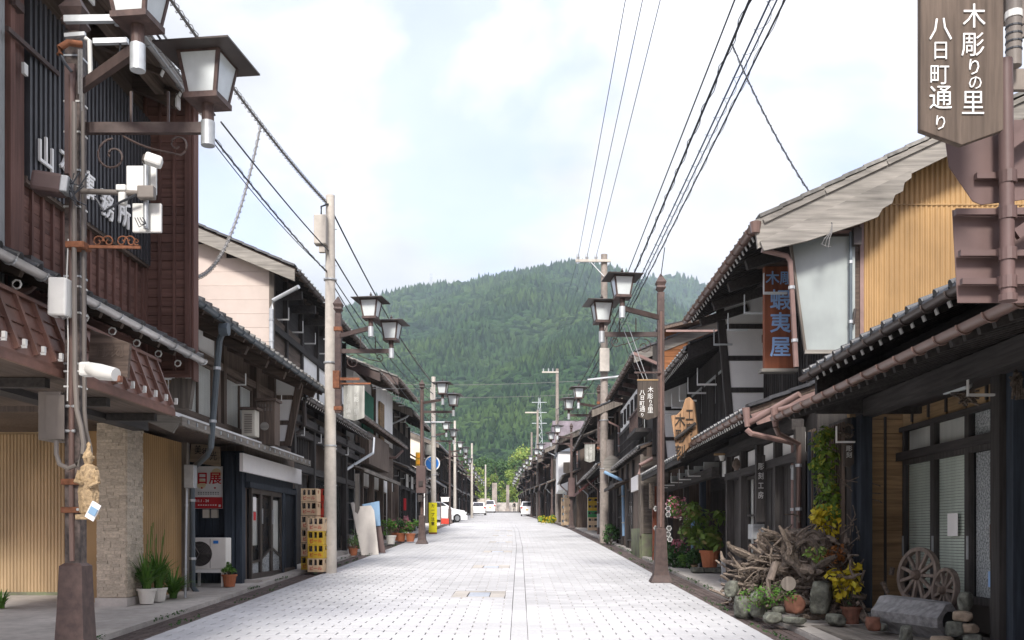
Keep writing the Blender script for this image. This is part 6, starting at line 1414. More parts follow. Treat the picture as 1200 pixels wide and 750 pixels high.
# lattice pylons
def pylon(x, ybase, ytop, Yd, label, m):
    b = P(x, ybase, Yd); tp = P(x, ytop, Yd); H = tp.z-b.z; t = thing('lattice_pylon', label, 'pylon', b, 'power pylons')
    w = H*.13; r = H*.0035; mb = MB(); lv = 8; c4 = [(-1,-1),(1,-1),(1,1),(-1,1)]
    W_ = lambda f: w*(1-.82*f)/2
    for i in range(lv):
        f0, f1 = i/lv, (i+1)/lv
        for k in range(4):
            a, c = c4[k], c4[(k+1) % 4]
            p0 = Vector((b.x+a[0]*W_(f0), Yd+a[1]*W_(f0), b.z+H*f0)); p1 = Vector((b.x+a[0]*W_(f1), Yd+a[1]*W_(f1), b.z+H*f1)); q0 = Vector((b.x+c[0]*W_(f0), Yd+c[1]*W_(f0), b.z+H*f0)); q1 = Vector((b.x+c[0]*W_(f1), Yd+c[1]*W_(f1), b.z+H*f1))
            mb.bar(p0, p1, r*1.6, r*1.6); mb.bar(p0, q1, r, r); mb.bar(q0, p1, r, r)
    mb.build('tower', m, t)
    for f in (.62, .78, .93): barpc('crossarm', m, t, (b.x-w*.85, Yd, b.z+H*f), (b.x+w*.85, Yd, b.z+H*f), r*3, r*3)
m_pyl = mat('pale_galvanised_lattice', (.40,.43,.46), rough=.6, var=.05, bump=0)
pylon(632, 545, 466, 330, 'pale lattice power pylon in front of the forested hill', m_pyl); 
hzr = hillz((505-CX)*1.55, 1700); pylon(505, 344, 320, 1700, 'tiny lattice pylon on the left hill ridge', m_pyl)
# ------------------------------------------------------------------ signs and street things
t = thing('shop_sign', 'vertical rust red shop sign with pale blue characters under the gold gable', 'sign', P(912, 432, 13.6))
a, b = P(896, 432, 13.6), P(931, 312, 13.6); MB().box(a.x, b.x, 13.6, 13.72, a.z, b.z).build('board', m_redsign, t, bevel=.008)
pc('top_cap', m_dark_x, t, a.x-.07, b.x+.05, 13.55, 13.77, b.z+.01, b.z+.06); pc('bottom_ledge', m_grey_x, t, a.x-.05, b.x+.04, 13.56, 13.76, a.z-.05, a.z-.002)
text('木彫', .205, m_inkblue, t, ((a.x+b.x)/2, 13.592, P(0, 327, 13.6).z), bold=.028)
for ch, y in (('蝦', 353), ('夷', 380), ('屋', 408)): text(ch, .31, m_inkblue, t, ((a.x+b.x)/2+.01, 13.592, P(0, y, 13.6).z), bold=.030)
# carved timber shop sign leaning out from the black house
Y = 16.6; t = thing('carved_sign', 'big pale timber sign with dark carved characters leaning under the black eaves', 'sign', P(803, 530, Y))
pts = [(786, 487), (793, 486), (799, 480), (803, 467), (808, 465), (813, 470), (818, 513), (795, 537), (794, 540)]
MB().prism([P(x, y, Y) for x, y in pts], (.05, .16, 0)).build('board', m_signwood, t, bevel=.01)
text('木彫刻', .26, m_inkblack, t, P(797, 494, Y-.02), vertical=True, bold=.0, wid=.75); text('工房', .24, m_inkblack, t, P(808, 487, Y-.02), vertical=True, bold=.0, wid=.6)
barpc('branch', m_dark_x, t, P(791, 514, Y-.05), P(815, 497, Y-.05), .05, .05); MB().tube([P(791, 514, Y-.05), P(800, 508, Y-.1), P(806, 503, Y-.08), P(815, 496, Y-.05)], .03, 6).build('branch', m_black_z, t)
# left : poster, plaque, carved panel
t = thing('poster', 'red and white exhibition poster on the blue black wall', 'poster', P(244, 597, 16.45)); Y = 16.45
a, b = P(227.5, 596, Y), P(261, 546.5, Y); w = b.x-a.x; hh = b.z-a.z
MB().box(a.x, b.x, Y, Y+.012, a.z, b.z).build('sheet', m_paper, t); pc('red_band', m_inkred, t, a.x+.004, b.x-.004, Y-.006, Y-.001, a.z+.004, a.z+hh*.27)
for cx_, cz_, r in ((.78, .83, .15), (.25, .58, .14)):
    MB().tube([(a.x+w*cx_, Y-.004, a.z+hh*cz_), (a.x+w*cx_, Y-.001, a.z+hh*cz_)], w*r*1.2, 18).build('gold_flower', mat('pale_gold_print_%d' % int(cx_*100), (.70,.58,.36), var=.1, bump=0), t)
text('日展', .225, m_inkred, t, (a.x+w*.52, Y-.010, a.z+hh*.70), bold=.03)
for dx in (.27, .73): MB().tube([(a.x+w*dx, Y-.006, a.z+hh*.49), (a.x+w*dx, Y-.003, a.z+hh*.49)], .017, 10).build('dot', m_inkred, t)
text('11.1 - 24', .062, m_paper, t, (a.x+w*.30, Y-.010, a.z+hh*.18), bold=.02)
for k in range(26):
    row, col = divmod(k, 9); pc('small_print', m_inkblack if row < 2 else m_paper, t, a.x+w*(.14+col*.085), a.x+w*(.14+col*.085+.05), Y-.0085, Y-.0065, a.z+hh*[.375, .335, .07][row], a.z+hh*[.392, .35, .095][row])
pc('code_square', m_paper, t, b.x-.07, b.x-.03, Y-.009, Y-.006, a.z+.03, a.z+.07)
t = thing('wooden_plaque', 'tan wooden plaque with black brush characters above the poster', 'sign', P(240, 546, 16.3)); Y = 16.32
MB().prism([P(224, 518, Y), P(258, 524, Y), P(258, 547, Y), P(222, 541, Y)], (0, .05, 0)).build('board', mat('plaque_wood', (.36,.27,.18), var=.25, scale=20, st=GX, bump=.2), t, bevel=.005)
for ch, x, y in (('美', 232, 528), ('術', 241, 531), ('光', 250, 535)): text(ch, .17, m_inkblack, t, P(x, y, Y-.008), bold=.0, wid=.75)
Y = 16.5; t = thing('carved_cabinet', 'brown carved timber panel cabinet with an oval emblem on the low canopy', 'sign', (-4.75, Y, 3.3))
a, b = P(301, 521, Y), P(322, 470, Y); MB().box(a.x, b.x, Y, Y+.35, a.z, b.z).build('cabinet', m_dark_z, t, bevel=.01); pc('cornice', m_dark_x, t, a.x-.03, b.x+.03, Y-.04, Y+.38, b.z+.002, b.z+.05)
for k in range(5):
    for j in range(2): x = a.x+.03+k*(b.x-a.x-.06)/5; pc('fretwork', m_greyz, t, x+.006, x+.03, Y-.014, Y-.001, b.z-.17+j*.07, b.z-.12+j*.07)
o_ = MB().tube([((a.x+b.x)/2-.02, Y-.015, (a.z+b.z)/2-.06), ((a.x+b.x)/2-.02, Y-.001, (a.z+b.z)/2-.06)], .075, 16).build('emblem', m_grey_x, t)
def louvre_ac(name, label, a, b, y, dep, kids=9):
    t = thing('air_conditioner', label, 'air conditioner', (a.x, y, a.z)); MB().box(a.x, b.x, y, y+dep, a.z, b.z).build('case', m_creamcase, t, bevel=.012)
    n = kids
    for i in range(n): z = a.z+.06+(b.z-a.z-.12)*i/n; pc('louvre', m_cab, t, a.x+.05, b.x-.05, y-.012, y-.001, z, z+.012)
    return t
m_creamcase = mat('cream_appliance_case', (.60,.57,.48), rough=.5, var=.05, bump=.02)
Y = 15.9; louvre_ac('a', 'small cream air conditioner with a louvred front standing on the canopy', P(283, 511, Y), P(299, 480, Y), Y, .25, 11)
pc('roof_board', m_dark_x, bpy.data.objects['air_conditioner'], P(280, 0, Y).x, P(302, 0, Y).x, Y-.04, Y+.3, P(0, 480, Y).z+.004, P(0, 477, Y).z)
# outdoor fan unit on its stand
Y = 15.75; a, b = P(225, 667, Y), P(265, 630, Y); t = thing('heat_pump_unit', 'white outdoor fan unit on a low stand beneath the poster', 'air conditioner', (a.x, Y, a.z))
m_ac = mat('warm_white_case', (.68,.66,.61), rough=.45, var=.03, bump=.01); MB().box(a.x, b.x, Y, Y+.28, a.z, b.z).build('case', m_ac, t, bevel=.015)
cxx, czz = P(234, 649, Y).x, P(234, 649, Y).z
for k in range(9): r = .03+k*.022; MB().tube([(cxx+math.cos(q*math.pi/12)*r, Y-.012, czz+math.sin(q*math.pi/12)*r) for q in range(25)], .0035, 4).build('grille_ring', m_cab, t)
MB().tube([(cxx, Y-.006, czz), (cxx, Y-.001, czz)], .21, 24).build('fan_opening', m_dark, t); [barpc('fan_blade', m_cab, t, (cxx, Y-.009, czz), (cxx+math.cos(q)*.17, Y-.009, czz+math.sin(q)*.17), .06, .004) for q in (0, 2.1, 4.2)]
pc('label', m_blue, t, P(250, 0, Y).x, P(256, 0, Y).x, Y-.006, Y-.001, P(0, 637, Y).z, P(0, 633.5, Y).z); pc('seam', m_cab, t, P(246, 0, Y).x, P(246.6, 0, Y).x, Y-.003, Y-.0005, a.z+.02, b.z-.02)
st = thing('unit_stand', 'white metal stand carrying the outdoor fan unit', 'stand', (a.x, Y, gz(Y)))
g0 = gz(Y)+.05; pc('rail', m_white, st, a.x, b.x, Y-.02, Y+.02, a.z-.06, a.z-.004); pc('rail', m_white, st, a.x, b.x, Y+.24, Y+.28, a.z-.06, a.z-.004)
for x in (a.x+.03, b.x-.06): [pc('leg', m_white, st, x-.02, x+.02, y, y+.04, g0, a.z-.06) for y in (Y-.02, Y+.24)]

# ------------------------------------------------------------------ bottle crates
def crate_mesh(m, narrow=False):
    k = ('crate', m.name, narrow)
    if k in _cache: return _cache[k]
    mb = MB(); w, d, h, t = (.16, .21, .27, .012) if narrow else (.225, .18, .30, .014)
    for s_ in (-1, 1):
        y0, y1 = (s_*d-t, s_*d) if s_ > 0 else (-d, -d+t)
        mb.box(-w, w, y0, y1, 0, .135); mb.box(-w, w, y0, y1, .25, h)
        for x in (-w, -.045, .045-.0, w): 
            xa = max(-w, x-.02); mb.box(xa, min(w, x+.02), y0+.001, y1-.001, .135, .25)
        x0, x1 = (-w, -w+t) if s_ < 0 else (w-t, w); mb.box(x0, x1, -d+t, d-t, 0, .17); mb.box(x0, x1, -d+t, d-t, .24, h); mb.box(x0, x1, -d+t, -.06, .17, .24); mb.box(x0, x1, .06, d-t, .17, .24)
    mb.box(-w+t, w-t, -d+t, d-t, 0, .015); _cache[k] = mb.mesh('crate', m); return _cache[k]
bot = MB().tube([(0, 0, .018), (0, 0, .16), (0, 0, .21), (0, 0, .28)], lambda q: [.036, .036, .02, .014][int(round(q*3))], 8).mesh('bottle', m_bottle, True)
def crate(x, y, z, m, label, rot=0, mark='ビール', mc=None, bottles=True, group='stacked bottle crates', sc=1, narrow=False):
    t = thing('bottle_crate', label, 'crate', (x, y, z), group); t.rotation_euler = (0, 0, rot); t.scale = (sc,)*3
    o = bpy.data.objects.new('shell', crate_mesh(m, narrow)); C.objects.link(o); o.parent = t
    if bottles:
        for i in range(4):
            for j in range(3): b = bpy.data.objects.new('bottle', bot); C.objects.link(b); b.parent = t; b.location = ((-.105+i*.07, -.14+j*.14, 0) if narrow else (-.16+i*.107, -.115+j*.115, 0)); b.scale = (.8, .8, .9) if narrow else (1, 1, 1)
    if mark:
        q = text(mark, .085 if narrow else .10, mc or m_inkred, None, (0, -.214 if narrow else -.184, .068), bold=.02); q.parent = t
for i, (m, z, mk, mc, lab) in enumerate(((m_creamcrate, 0, 'ビール', m_inkred, 'bottom cream crate of the front stack'), (m_yellow, .275, 'ビール', m_inkred, 'lower yellow crate in the front stack, second from the ground'), (m_yellow, .55, 'ビール', m_inkred, 'upper yellow crate in the front stack, third from the ground'), (m_creamcrate, .825, 'ビール', m_inkred, 'top cream crate of the front stack beside the concrete pole'))):
    crate(-4.29+.01*(i % 2), 19.05, gz(19.1)+.05+z, m, lab, .02*(-1)**i, mk, mc, narrow=True)
for i in range(6):
    crate(-4.56, 19.62, gz(19.5)+.06+i*.282, m_creamcrate if i else m_yellow, ['yellow bottom crate of the back stack by the boards', 'cream crate second from the bottom of the back stack', 'cream crate third from the bottom of the back stack', 'cream crate fourth from the bottom of the back stack', 'cream crate fifth from the bottom, below the top one', 'cream crate topmost of the back stack by the boards'][i], .02, narrow=True)
for i in range(6): crate(-4.35, 20.15, gz(20)+.06+.282*i, m_red, ['red crate at the bottom of the red stack', 'red crate second in the red stack', 'red crate third in the red stack', 'red crate fourth in the red stack', 'red crate fifth in the red stack', 'topmost red crate beside the pole'][i], .04*(-1)**i, None, narrow=True)
for i, (m, lab) in enumerate(((m_creamcrate, 'bottom pale crate by the maroon awning'), (m_creamcrate, 'second pale crate by the maroon awning'), (m_greencrate, 'green crate in the stack by the maroon awning'), (m_yellow, 'yellow crate above the green one'), (m_yellow, 'topmost yellow crate by the maroon awning'))):
    p = P(694.5, 0, 44.2); crate(p.x, 44.2, gz(44.2)+.08+i*.31, m, lab, 0, None)
for i in range(4):
    for j in range(2): crate([3.05, 3.0][j]+cxo(54), [53.5, 57.0][j], gz(54)+.1+i*.42, m_pinkc if False else m_creamcrate, ['lowest', 'second', 'third', 'topmost'][i]+' pale crate in the '+['nearer', 'farther'][j]+' stack behind the third right lamp', 0, None, bottles=False, sc=1.4)

# slabs leaning on the house front
def slab(name, label, cat, pts, Y, lean, th, m):
    t = thing(name, label, cat, P(pts[0][0], pts[0][1], Y)); zb = P(0, max(p[1] for p in pts), Y).z
    V = []
    for x, y in pts: q = P(x, y, Y); q.y += (q.z-zb)*lean; q.x -= (q.z-zb)*0.0; V.append(q)
    MB().prism(V, (-.02, th, 0)).build('panel', m, t, bevel=.006)
slab('marble_slab', 'pinkish marble slab leaning on the dark house front', 'slab', [(409, 589), (412, 588), (420, 593), (433, 592), (437, 598), (444, 650), (424, 651), (421, 640)], 25.6, .18, .04, m_marble)
slab('painted_board', 'blue and brown board leaning behind the marble slab', 'board', [(424, 591), (444, 587), (446, 616), (432, 618)], 26.2, .12, .03, m_bluepanel)
slab('brown_board', 'brown lower half of a board behind the marble slab', 'board', [(432, 618.5), (446, 616.5), (452, 648), (438, 648)], 26.15, .12, .03, m_signbrown)
t = thing('hanging_tool', 'dark wooden sword like bar hanging before the marble slab', 'sign', P(419, 570, 24)); MB().prism([P(416, 555, 24), P(421, 555, 24), P(421, 596, 24), P(419, 602, 24), P(416, 600, 24)], (0, .06, 0)).build('blade', m_black_z, t)
# plants, left
def blades(x, y, z, h, n, m, r0=.05, spread=.5):
    V = []; F = []
    for i in range(n):
        a = random.uniform(0, 6.28); L = h*random.uniform(.5, 1.1); sp_ = spread*random.uniform(.2, 1.1); w = .022*random.uniform(.7, 1.2); d = Vector((math.cos(a), math.sin(a), 0)); sd_ = Vector((-d.y, d.x, 0)); k = len(V)
        for j in range(6):
            f = j/5; p = Vector((x, y, z))+d*(r0*random.uniform(.6, 1)+sp_*L*f*f)+Vector((0, 0, L*(f-.42*sp_*f*f*1.6))); ww = w*(1-f)**.6+.001; V += [p-sd_*ww, p+sd_*ww]
        for j in range(5): F.append((k+2*j, k+2*j+1, k+2*j+3, k+2*j+2))
    return MB().add(V, F).build('leaf_blades', m, None) if False else (V, F)
for i, (px, Yp, r, lab) in enumerate(((172, 13.15, .125, 'white pot with long arching green leaves by the gold wall'), (186, 13.45, .115, 'second white pot half hidden by arching leaves'))):
    q = P(px, 0, Yp); z = gz(Yp)+.05; t = pot_plant(q.x, Yp, z, r, .3, m_pot, l_green, lab, 40, .05, group='white pots by the gold wall')
    V, F = blades(q.x, Yp, z+.18, .62, 90, l_green, spread=.75); MB().add(V, F).build('leaf_blades', l_green, t)
    mb = MB(); [mb.tube([(q.x+random.uniform(-.05, .05), Yp, z+.2), (q.x+random.uniform(-.1, .1), Yp+.03, z+random.uniform(.8, 1.15))], .004, 4) for _ in range(6)]; mb.build('flower_stalk', l_green, t)
V, F = blades(P(203, 0, 13.9).x, 13.9, gz(13.9)+.05, .55, 110, l_green, spread=.9); t = thing('leafy_clump', 'clump of arching strap leaves beside the white pots', 'plant', (P(203, 0, 13.9).x, 13.9, gz(13.9))); MB().add(V, F).build('leaf_blades', l_green, t)
V, F = blades(P(1, 0, 12.6).x, 12.6, gz(12.6)+.05, .35, 40, l_green, spread=.8); t = thing('leafy_clump', 'few green leaves at the lower left edge of the pavement', 'plant', (P(1, 0, 12.6).x, 12.6, gz(12.6))); MB().add(V, F).build('leaf_blades', l_green, t)
q = P(270, 692, 15.8); pot_plant(q.x, 15.75, gz(15.75)+.05, .12, .22, m_terra, l_green, 'terracotta pot with a small yellow green plant by the glass doors', 160, .06)
q = P(413, 0, 25.2); pot_plant(q.x, 25.2, gz(25.2)+.06, .12, .45, m_redstone, l_dark, 'pot with dark foliage left of the marble slab', 120, .05); q = P(417, 0, 24.9); pot_plant(q.x, 24.6, gz(24.6)+.05, .11, .38, m_terra, l_green, 'small terracotta pot with green leaves before the marble slab', 120, .05)
for i, (px, Yp, m, lab) in enumerate(((470, 33, l_dark, 'dark leafy pot by the third left lamp'), (476, 34.5, l_pink, 'pink flowering pot by the third left lamp'), (463, 33.5, l_pink, 'low pink flowers farther from the lamp'), (458, 31, l_green, 'green potted bush under the brown canopy'), (481, 32.8, l_green, 'bushy green pot touching the third left lamp base'))):
    q = P(px, 0, Yp); pot_plant(q.x, Yp, gz(Yp)+.05, .17, .55, m_pot if i % 2 else m_terra, m, lab, 260, .09, group='flower pots near the third left lamp')
t = thing('red_banner', 'small red and white hanging banner under the dark eaves', 'banner', P(474, 590, 36)); MB().box(P(473, 0, 36).x, P(476, 0, 36).x, 36, 36.03, P(0, 598, 36).z, P(0, 584, 36).z).build('cloth', m_inkred, t)
# right : porch plants
def bush(x, y, z, w, h, m, n, ls, label, cat='plant', name='shrub'):
    t = thing(name, label, cat, (x, y, z)); cl = [((x+random.uniform(-.5, .5)*w, y+random.uniform(-.4, .4)*w, z+h*random.uniform(.25, .85)), w*.26) for _ in range(12)]
    V, F = leaf_cloud(cl, ls, n, .6); MB().add(V, F).build('foliage', m, t); mb = MB(); [mb.tube([(x, y, z), ((x+c[0][0])/2, y, z+h*.3), c[0]], .008, 5) for c in cl]; mb.build('stem', m_green_dark, t); return t
q = P(833, 0, 18.9); g19 = gz(18.9)+.05
t = pot_plant(q.x-.02, 18.9, g19+.10, .20, .75, m_terra, l_hydr, 'large broad leaved plant in a terracotta pot on bricks at the porch', 10, .1, 1.0)
cl = [((q.x-.12+random.uniform(-.38, .34), 18.9+random.uniform(-.3, .3), g19+random.uniform(.55, 1.25)), .17) for _ in range(16)]; V, F = leaf_cloud(cl, .16, 520, .55); MB().add(V, F).build('foliage', l_hydr, t)
mb = MB(); [mb.tube([(q.x, 18.9, g19+.4), c[0]], .010, 5) for c in cl]; mb.build('stem', l_green, t)
for i, (dx, dz) in enumerate(((-.28, 0), (-.05, .0), (.19, 0), (.0, -.0))): 
    if i < 3: b_ = MB().obox((q.x+dx, 18.85, g19+.05), (.22, .3, .095)).build('brick', m_stone, None, bevel=.008); props(b_, ['left', 'middle', 'right'][i]+' old brick under the terracotta pot', 'brick', 'bricks under the terracotta pot')
for px, Yp, w, h, m, n, lab in ((790, 20.5, .62, .55, l_dark, 700, 'round dark green bush on the porch floor'), (807, 20.2, .35, .35, l_green, 260, 'small green plant behind the hydrangea pot'), (797, 21, .35, .75, l_pink, 160, 'pink and white flowers above the dark bush'), (782, 20.9, .5, .5, l_dark, 400, 'dark leafy bush nearest the lamp base'), (814, 19.6, .3, .5, l_dark, 260, 'narrow dark plant left of the terracotta pot')):
    q2 = P(px, 0, Yp); bush(q2.x, Yp, gz(19)+.05, w, h, m, n, .08, lab)
q2 = P(814, 0, 19.3); pot_plant(q2.x, 19.3, gz(19.3)+.05, .07, .25, m_carved, l_dark, 'slim patterned pot with a small plant on the porch', 120, .06)
t = thing('hanging_basket', 'hanging basket of pink and white flowers under the porch beam', 'flower basket', P(795, 600, 19)); c0 = P(795, 601, 19)
cl = [((c0.x+random.uniform(-.14, .14), 19+random.uniform(-.12, .12), c0.z+random.uniform(-.15, .22)), .13) for _ in range(9)]; V, F = leaf_cloud(cl, .06, 420); MB().add(V, F).build('foliage', l_green, t); V, F = leaf_cloud([(c[0], .17) for c in cl], .06, 300); MB().add(V, F).build('blossom', l_pink, t); MB().tube([(c0.x, 19, c0.z-.12), (c0.x, 19, c0.z+.05)], .09, 12, .14).build('basket', m_dark_z, t); MB().tube([(c0.x, 19, c0.z+.05), (c0.x, 19, c0.z+1.0)], .005, 4).build('hanger', m_iron, t)
mb = None
for i, (px, py) in enumerate(((783, 596), (783, 603), (784, 619), (783, 626), (785, 632), (769, 596), (769, 619))):
    q3 = P(px, py, 18.4); o = MB(); 
    for k in range(6): a = k*1.05; o.obox((q3.x+math.cos(a)*.028, 18.4, q3.z+math.sin(a)*.028), (.045, .02, .045), Euler((0, a, 0)).to_matrix())
    o = o.build('white_ornament', m_white, None); props(o, ['top right', 'second right', 'third right', 'fourth right', 'bottom right', 'top left', 'bottom left'][i]+' white ornament strung behind the nearest right lamp', 'ornament', 'white ornaments by the lamp post')
t = thing('blue_banner', 'pale blue narrow cloth hanging in the porch', 'banner', P(812, 640, 20.5)); MB().prism([P(810, 592, 20.5), P(813, 595, 20.5), P(814, 612, 20.5), P(812, 650, 20.5), P(810, 650, 20.5)], (0, .03, 0)).build('cloth', m_bluepanel, t)
# mailbox, vertical name board, wall lamp
t = thing('letter_box', 'grey steel letter box beside the glazed entrance', 'letter box', P(888, 632, 14.3)); a, b = P(881, 632, 14.2), P(896, 614, 14.2); MB().box(a.x, b.x, 14.2, 14.45, a.z, b.z).build('case', m_galv, t, bevel=.008); pc('flap', m_greymetal, t, a.x+.02, b.x-.02, 14.19, 14.2, b.z-.06, b.z-.03); MB().tube([P(878, 655, 14.2), P(878, 641, 14.2), P(882, 638, 14.2), P(896, 638, 14.2)], .014, 6).build('hoop', m_rust, t)
t = thing('name_board', 'tall narrow black board with carved white characters beside the entrance', 'sign', P(892, 612, 14.0)); a, b = P(886, 612, 14.0), P(897, 533, 14.0); MB().box(a.x, b.x, 14.0, 14.08, a.z, b.z).build('board', m_black_z, t, bevel=.01); text('彫刻工房', .11, m_faint, t, ((a.x+b.x)/2, 13.992, b.z-.18), vertical=True, wid=.8, spacing=1.3)
t = thing('entrance_lamp', 'small wall lamp with a tan board above the entrance', 'lamp', P(846, 537, 16.8)); pc('board', m_tanx, t, P(837, 0, 16.8).x, P(855, 0, 16.8).x, 16.75, 16.85, P(0, 533.5, 16.8).z, P(0, 531.5, 16.8).z); MB().tube([P(846, 534, 16.8), P(846, 540, 16.8)], .06, 10, .03).build('shade', m_white, t)
t = thing('carved_mask', 'small dark carved ornament hanging on the white panel row', 'ornament', P(863, 550, 15.4)); MB().tube([P(863, 551, 15.4), P(863, 546, 15.4), P(863, 541, 15.4), P(863, 537, 15.4)], lambda q: [.03, .07, .06, .02][int(round(q*3))], 8).build('mask', m_dark_z, t)
# hanging plaque with straw ring
t = thing('hanging_plaque', 'small dark plaque hanging from a twisted wooden ring by the vine', 'sign', P(993, 545, 11.4)); Y = 11.35
MB().prism([P(989, 517, Y), P(1000, 515, Y), P(1001, 543, Y), P(996, 548, Y), P(989, 546, Y)], (0, .04, 0)).build('board', m_darksign, t, bevel=.006); text('彫刻', .075, m_faint, t, P(995, 526, Y-.01), vertical=True)
MB().tube([P(994+math.cos(q*.6)*6, 505+math.sin(q*.6)*8, Y) for q in range(11)], .016, 6).build('ring', m_drift, t, smooth=True); MB().tube([P(980, 505, Y), P(988, 508, Y), P(996, 510, Y)], .016, 6).build('twig', m_drift, t)

# ------------------------------------------------------------------ climbing vine and yellow bush
t = thing('climbing_vine', 'climbing vine of green to yellow leaves hanging from the eave', 'vine', P(970, 660, 11.9))
cl = []; path = [(965, 508, .10), (960, 520, .16), (966, 535, .18), (955, 545, .10), (962, 556, .17), (968, 570, .17), (975, 582, .16), (966, 592, .18), (983, 588, .14), (990, 578, .1), (975, 600, .14), (962, 603, .14), (955, 606, .10), (978, 618, .15), (962, 628, .12), (992, 625, .10)]
for x, y, r in path: cl.append((P(x+3, y, 11.7), r*1.05))
V, F = leaf_cloud(cl[:11], .085, 1000, .7); MB().add(V, F).build('foliage', l_vine, t); V, F = leaf_cloud(cl[9:], .085, 520, .7); MB().add(V, F).build('yellowing_foliage', l_yellow, t)
mb = MB(); 
for k in range(6): mb.tube([P(x+random.uniform(-6, 6), y, 11.78) for x, y, r in ((968, 660, 0), (965, 630, 0), (970, 600, 0), (962, 570, 0), (966, 540, 0), (970, 505, 0))], .008, 5)
for k in range(14):
    x0, y0 = random.uniform(985, 1020), random.uniform(570, 650); mb.tube([P(x0, y0, 11.3), P(x0+random.uniform(-12, 16), y0+random.uniform(-16, 4), 11.25), P(x0+random.uniform(-8, 22), y0+random.uniform(-28, 12), 11.3)], .007, 5)
mb.build('stem', m_drift, t)
t = thing('yellow_bush', 'bright yellow leaved bush beside the driftwood pile', 'shrub', P(995, 715, 11.1)); cl = [(P(random.uniform(975, 1003), random.uniform(664, 700), 11.1+random.uniform(-.15, .15)), .10) for _ in range(10)]; V, F = leaf_cloud(cl, .10, 260, .6); MB().add(V, F).build('foliage', l_yellow, t)
mb = MB(); [mb.tube([P(992, 718, 11.15), c[0]], .008, 5) for c in cl]; mb.build('stem', m_green_dark, t)
t = bush(P(978, 0, 11.3).x, 11.35, 1.05, .32, .35, l_rust, 260, .06, 'rust brown leaved sprig above the yellow bush'); 
t = bush(P(905, 0, 11.15).x, 11.0, gz(11)+.32, .35, .22, l_green, 300, .04, 'green sprig growing low on the driftwood pile'); t = bush(P(880, 0, 11.8).x, 11.45, gz(11)+.22, .45, .2, l_green, 300, .04, 'grassy tuft at the left foot of the driftwood pile'); t = bush(P(953, 0, 11.1).x, 11.0, gz(11)+.75, .2, .2, l_hydr, 120, .05, 'pale green sprig in the middle of the driftwood pile')
q = P(996, 0, 11.15); pot_plant(q.x, 11.1, gz(11.1)+.04, .12, .15, m_redstone, l_dark, 'dark red pot beneath the yellow bush', 60, .04)

# ------------------------------------------------------------------ driftwood pile : every root and branch a piece
t = thing('driftwood_pile', 'heap of weathered driftwood, roots and branches before the dark slatted wall', 'driftwood', (3.3, 12, gz(12)))
rnd = random.Random(3)
def pile_h(u):   # u 0 (far left end) .. 1 (near right end)
    return np.interp(u, [0, .12, .3, .55, .7, .85, 1], [.42, .62, .85, 1.15, 1.2, .95, .7])
def crooked(p, d, L, r, rn):
    pts = [p]; dd = d.normalized(); n = 5
    for i in range(n):
        dd = (dd+Vector((rn.uniform(-1, 1), rn.uniform(-1, 1), rn.uniform(-1, 1)))*.32).normalized(); pts.append(pts[-1]+dd*L/n)
    return pts
for i in range(285):
    u = rnd.random(); X = 3.02+.80*u+rnd.uniform(-.22, .40); Yp = 13.0-1.7*u+rnd.uniform(-.3, .3); h = pile_h(u); zz_ = gz(Yp)+.10+h*rnd.random()**.75*(1-.35*abs(X-(3.02+.8*u))/.5)
    big = i < 95; L = rnd.uniform(.30, .60) if big else rnd.uniform(.14, .40); r = rnd.uniform(.030, .072) if big else rnd.uniform(.007, .022)
    d = Vector((rnd.uniform(-1, .6), rnd.uniform(-1.2, .3), rnd.uniform(-.35, .75)));
    pts = crooked(Vector((X, Yp, zz_)), d, L, r, rnd); n = 7 if big else 5
    pts = [Vector((max(2.86+.45*max(0, min(1, (13.0-p.y)/1.9))-.12, min(p.x, 3.93)), max(10.95, p.y), min(max(p.z, gz(p.y)+.06), gz(p.y)+1.32))) for p in pts]
    mb = MB().tube(pts, lambda q: r*(1.15-.75*q)*(1+.2*math.sin(q*11+i)), n)
    if big and rnd.random() < .7:
        k = rnd.randint(1, 3); mb.tube(crooked(pts[k], Vector((rnd.uniform(-1, 1), rnd.uniform(-1, 1), rnd.uniform(-.3, 1))), L*.4, r*.5, rnd), lambda q: r*.55*(1.1-.8*q), 5)
    mb.build('branch', m_drift, t, smooth=True)
# a filled dark core of smaller sticks so that the heap reads as dense
mb = MB()
for i in range(1700):
    u = rnd.random(); X = 3.02+.92*u+rnd.uniform(-.25, .45); Yp = 13.0-1.7*u+rnd.uniform(-.2, .5); zz_ = gz(Yp)+.06+pile_h(u)*.78*rnd.random(); d = Vector((rnd.uniform(-1, 1), rnd.uniform(-1, 1), rnd.uniform(-.5, .6))).normalized()*rnd.uniform(.15, .4)
    a = Vector((min(X, 3.9), Yp, zz_)); b = a+d; b.x = min(b.x, 3.93); mb.tube([a, (a+b)/2+Vector((0, 0, rnd.uniform(-.03, .04))), b], rnd.uniform(.005, .026), 4)
mb.build('small_sticks', m_drift, t, kind='stuff')
for k, (x, y, r, rx) in enumerate(((945, 650, .20, 0), (952, 640, .16, .5))):
    MB().tube([P(x+math.cos(q*.5)*14*(1+.0*q)+q*.3, y-math.sin(q*.5)*17, 11.35+.02*q) for q in range(9)], .035, 8, .018).build('root_loop', m_drift, t, smooth=True)
MB().tube([P(899, 700, 10.95), P(902, 680, 10.98), P(909, 660, 11.05)], .052, 9, .045).build('trunk_piece', m_wheel, t, smooth=True)
mb = MB().tube([P(924, 684, 10.9), P(925, 684, 11.05)], .085, 14); mb.build('sawn_log', m_greyz, t)
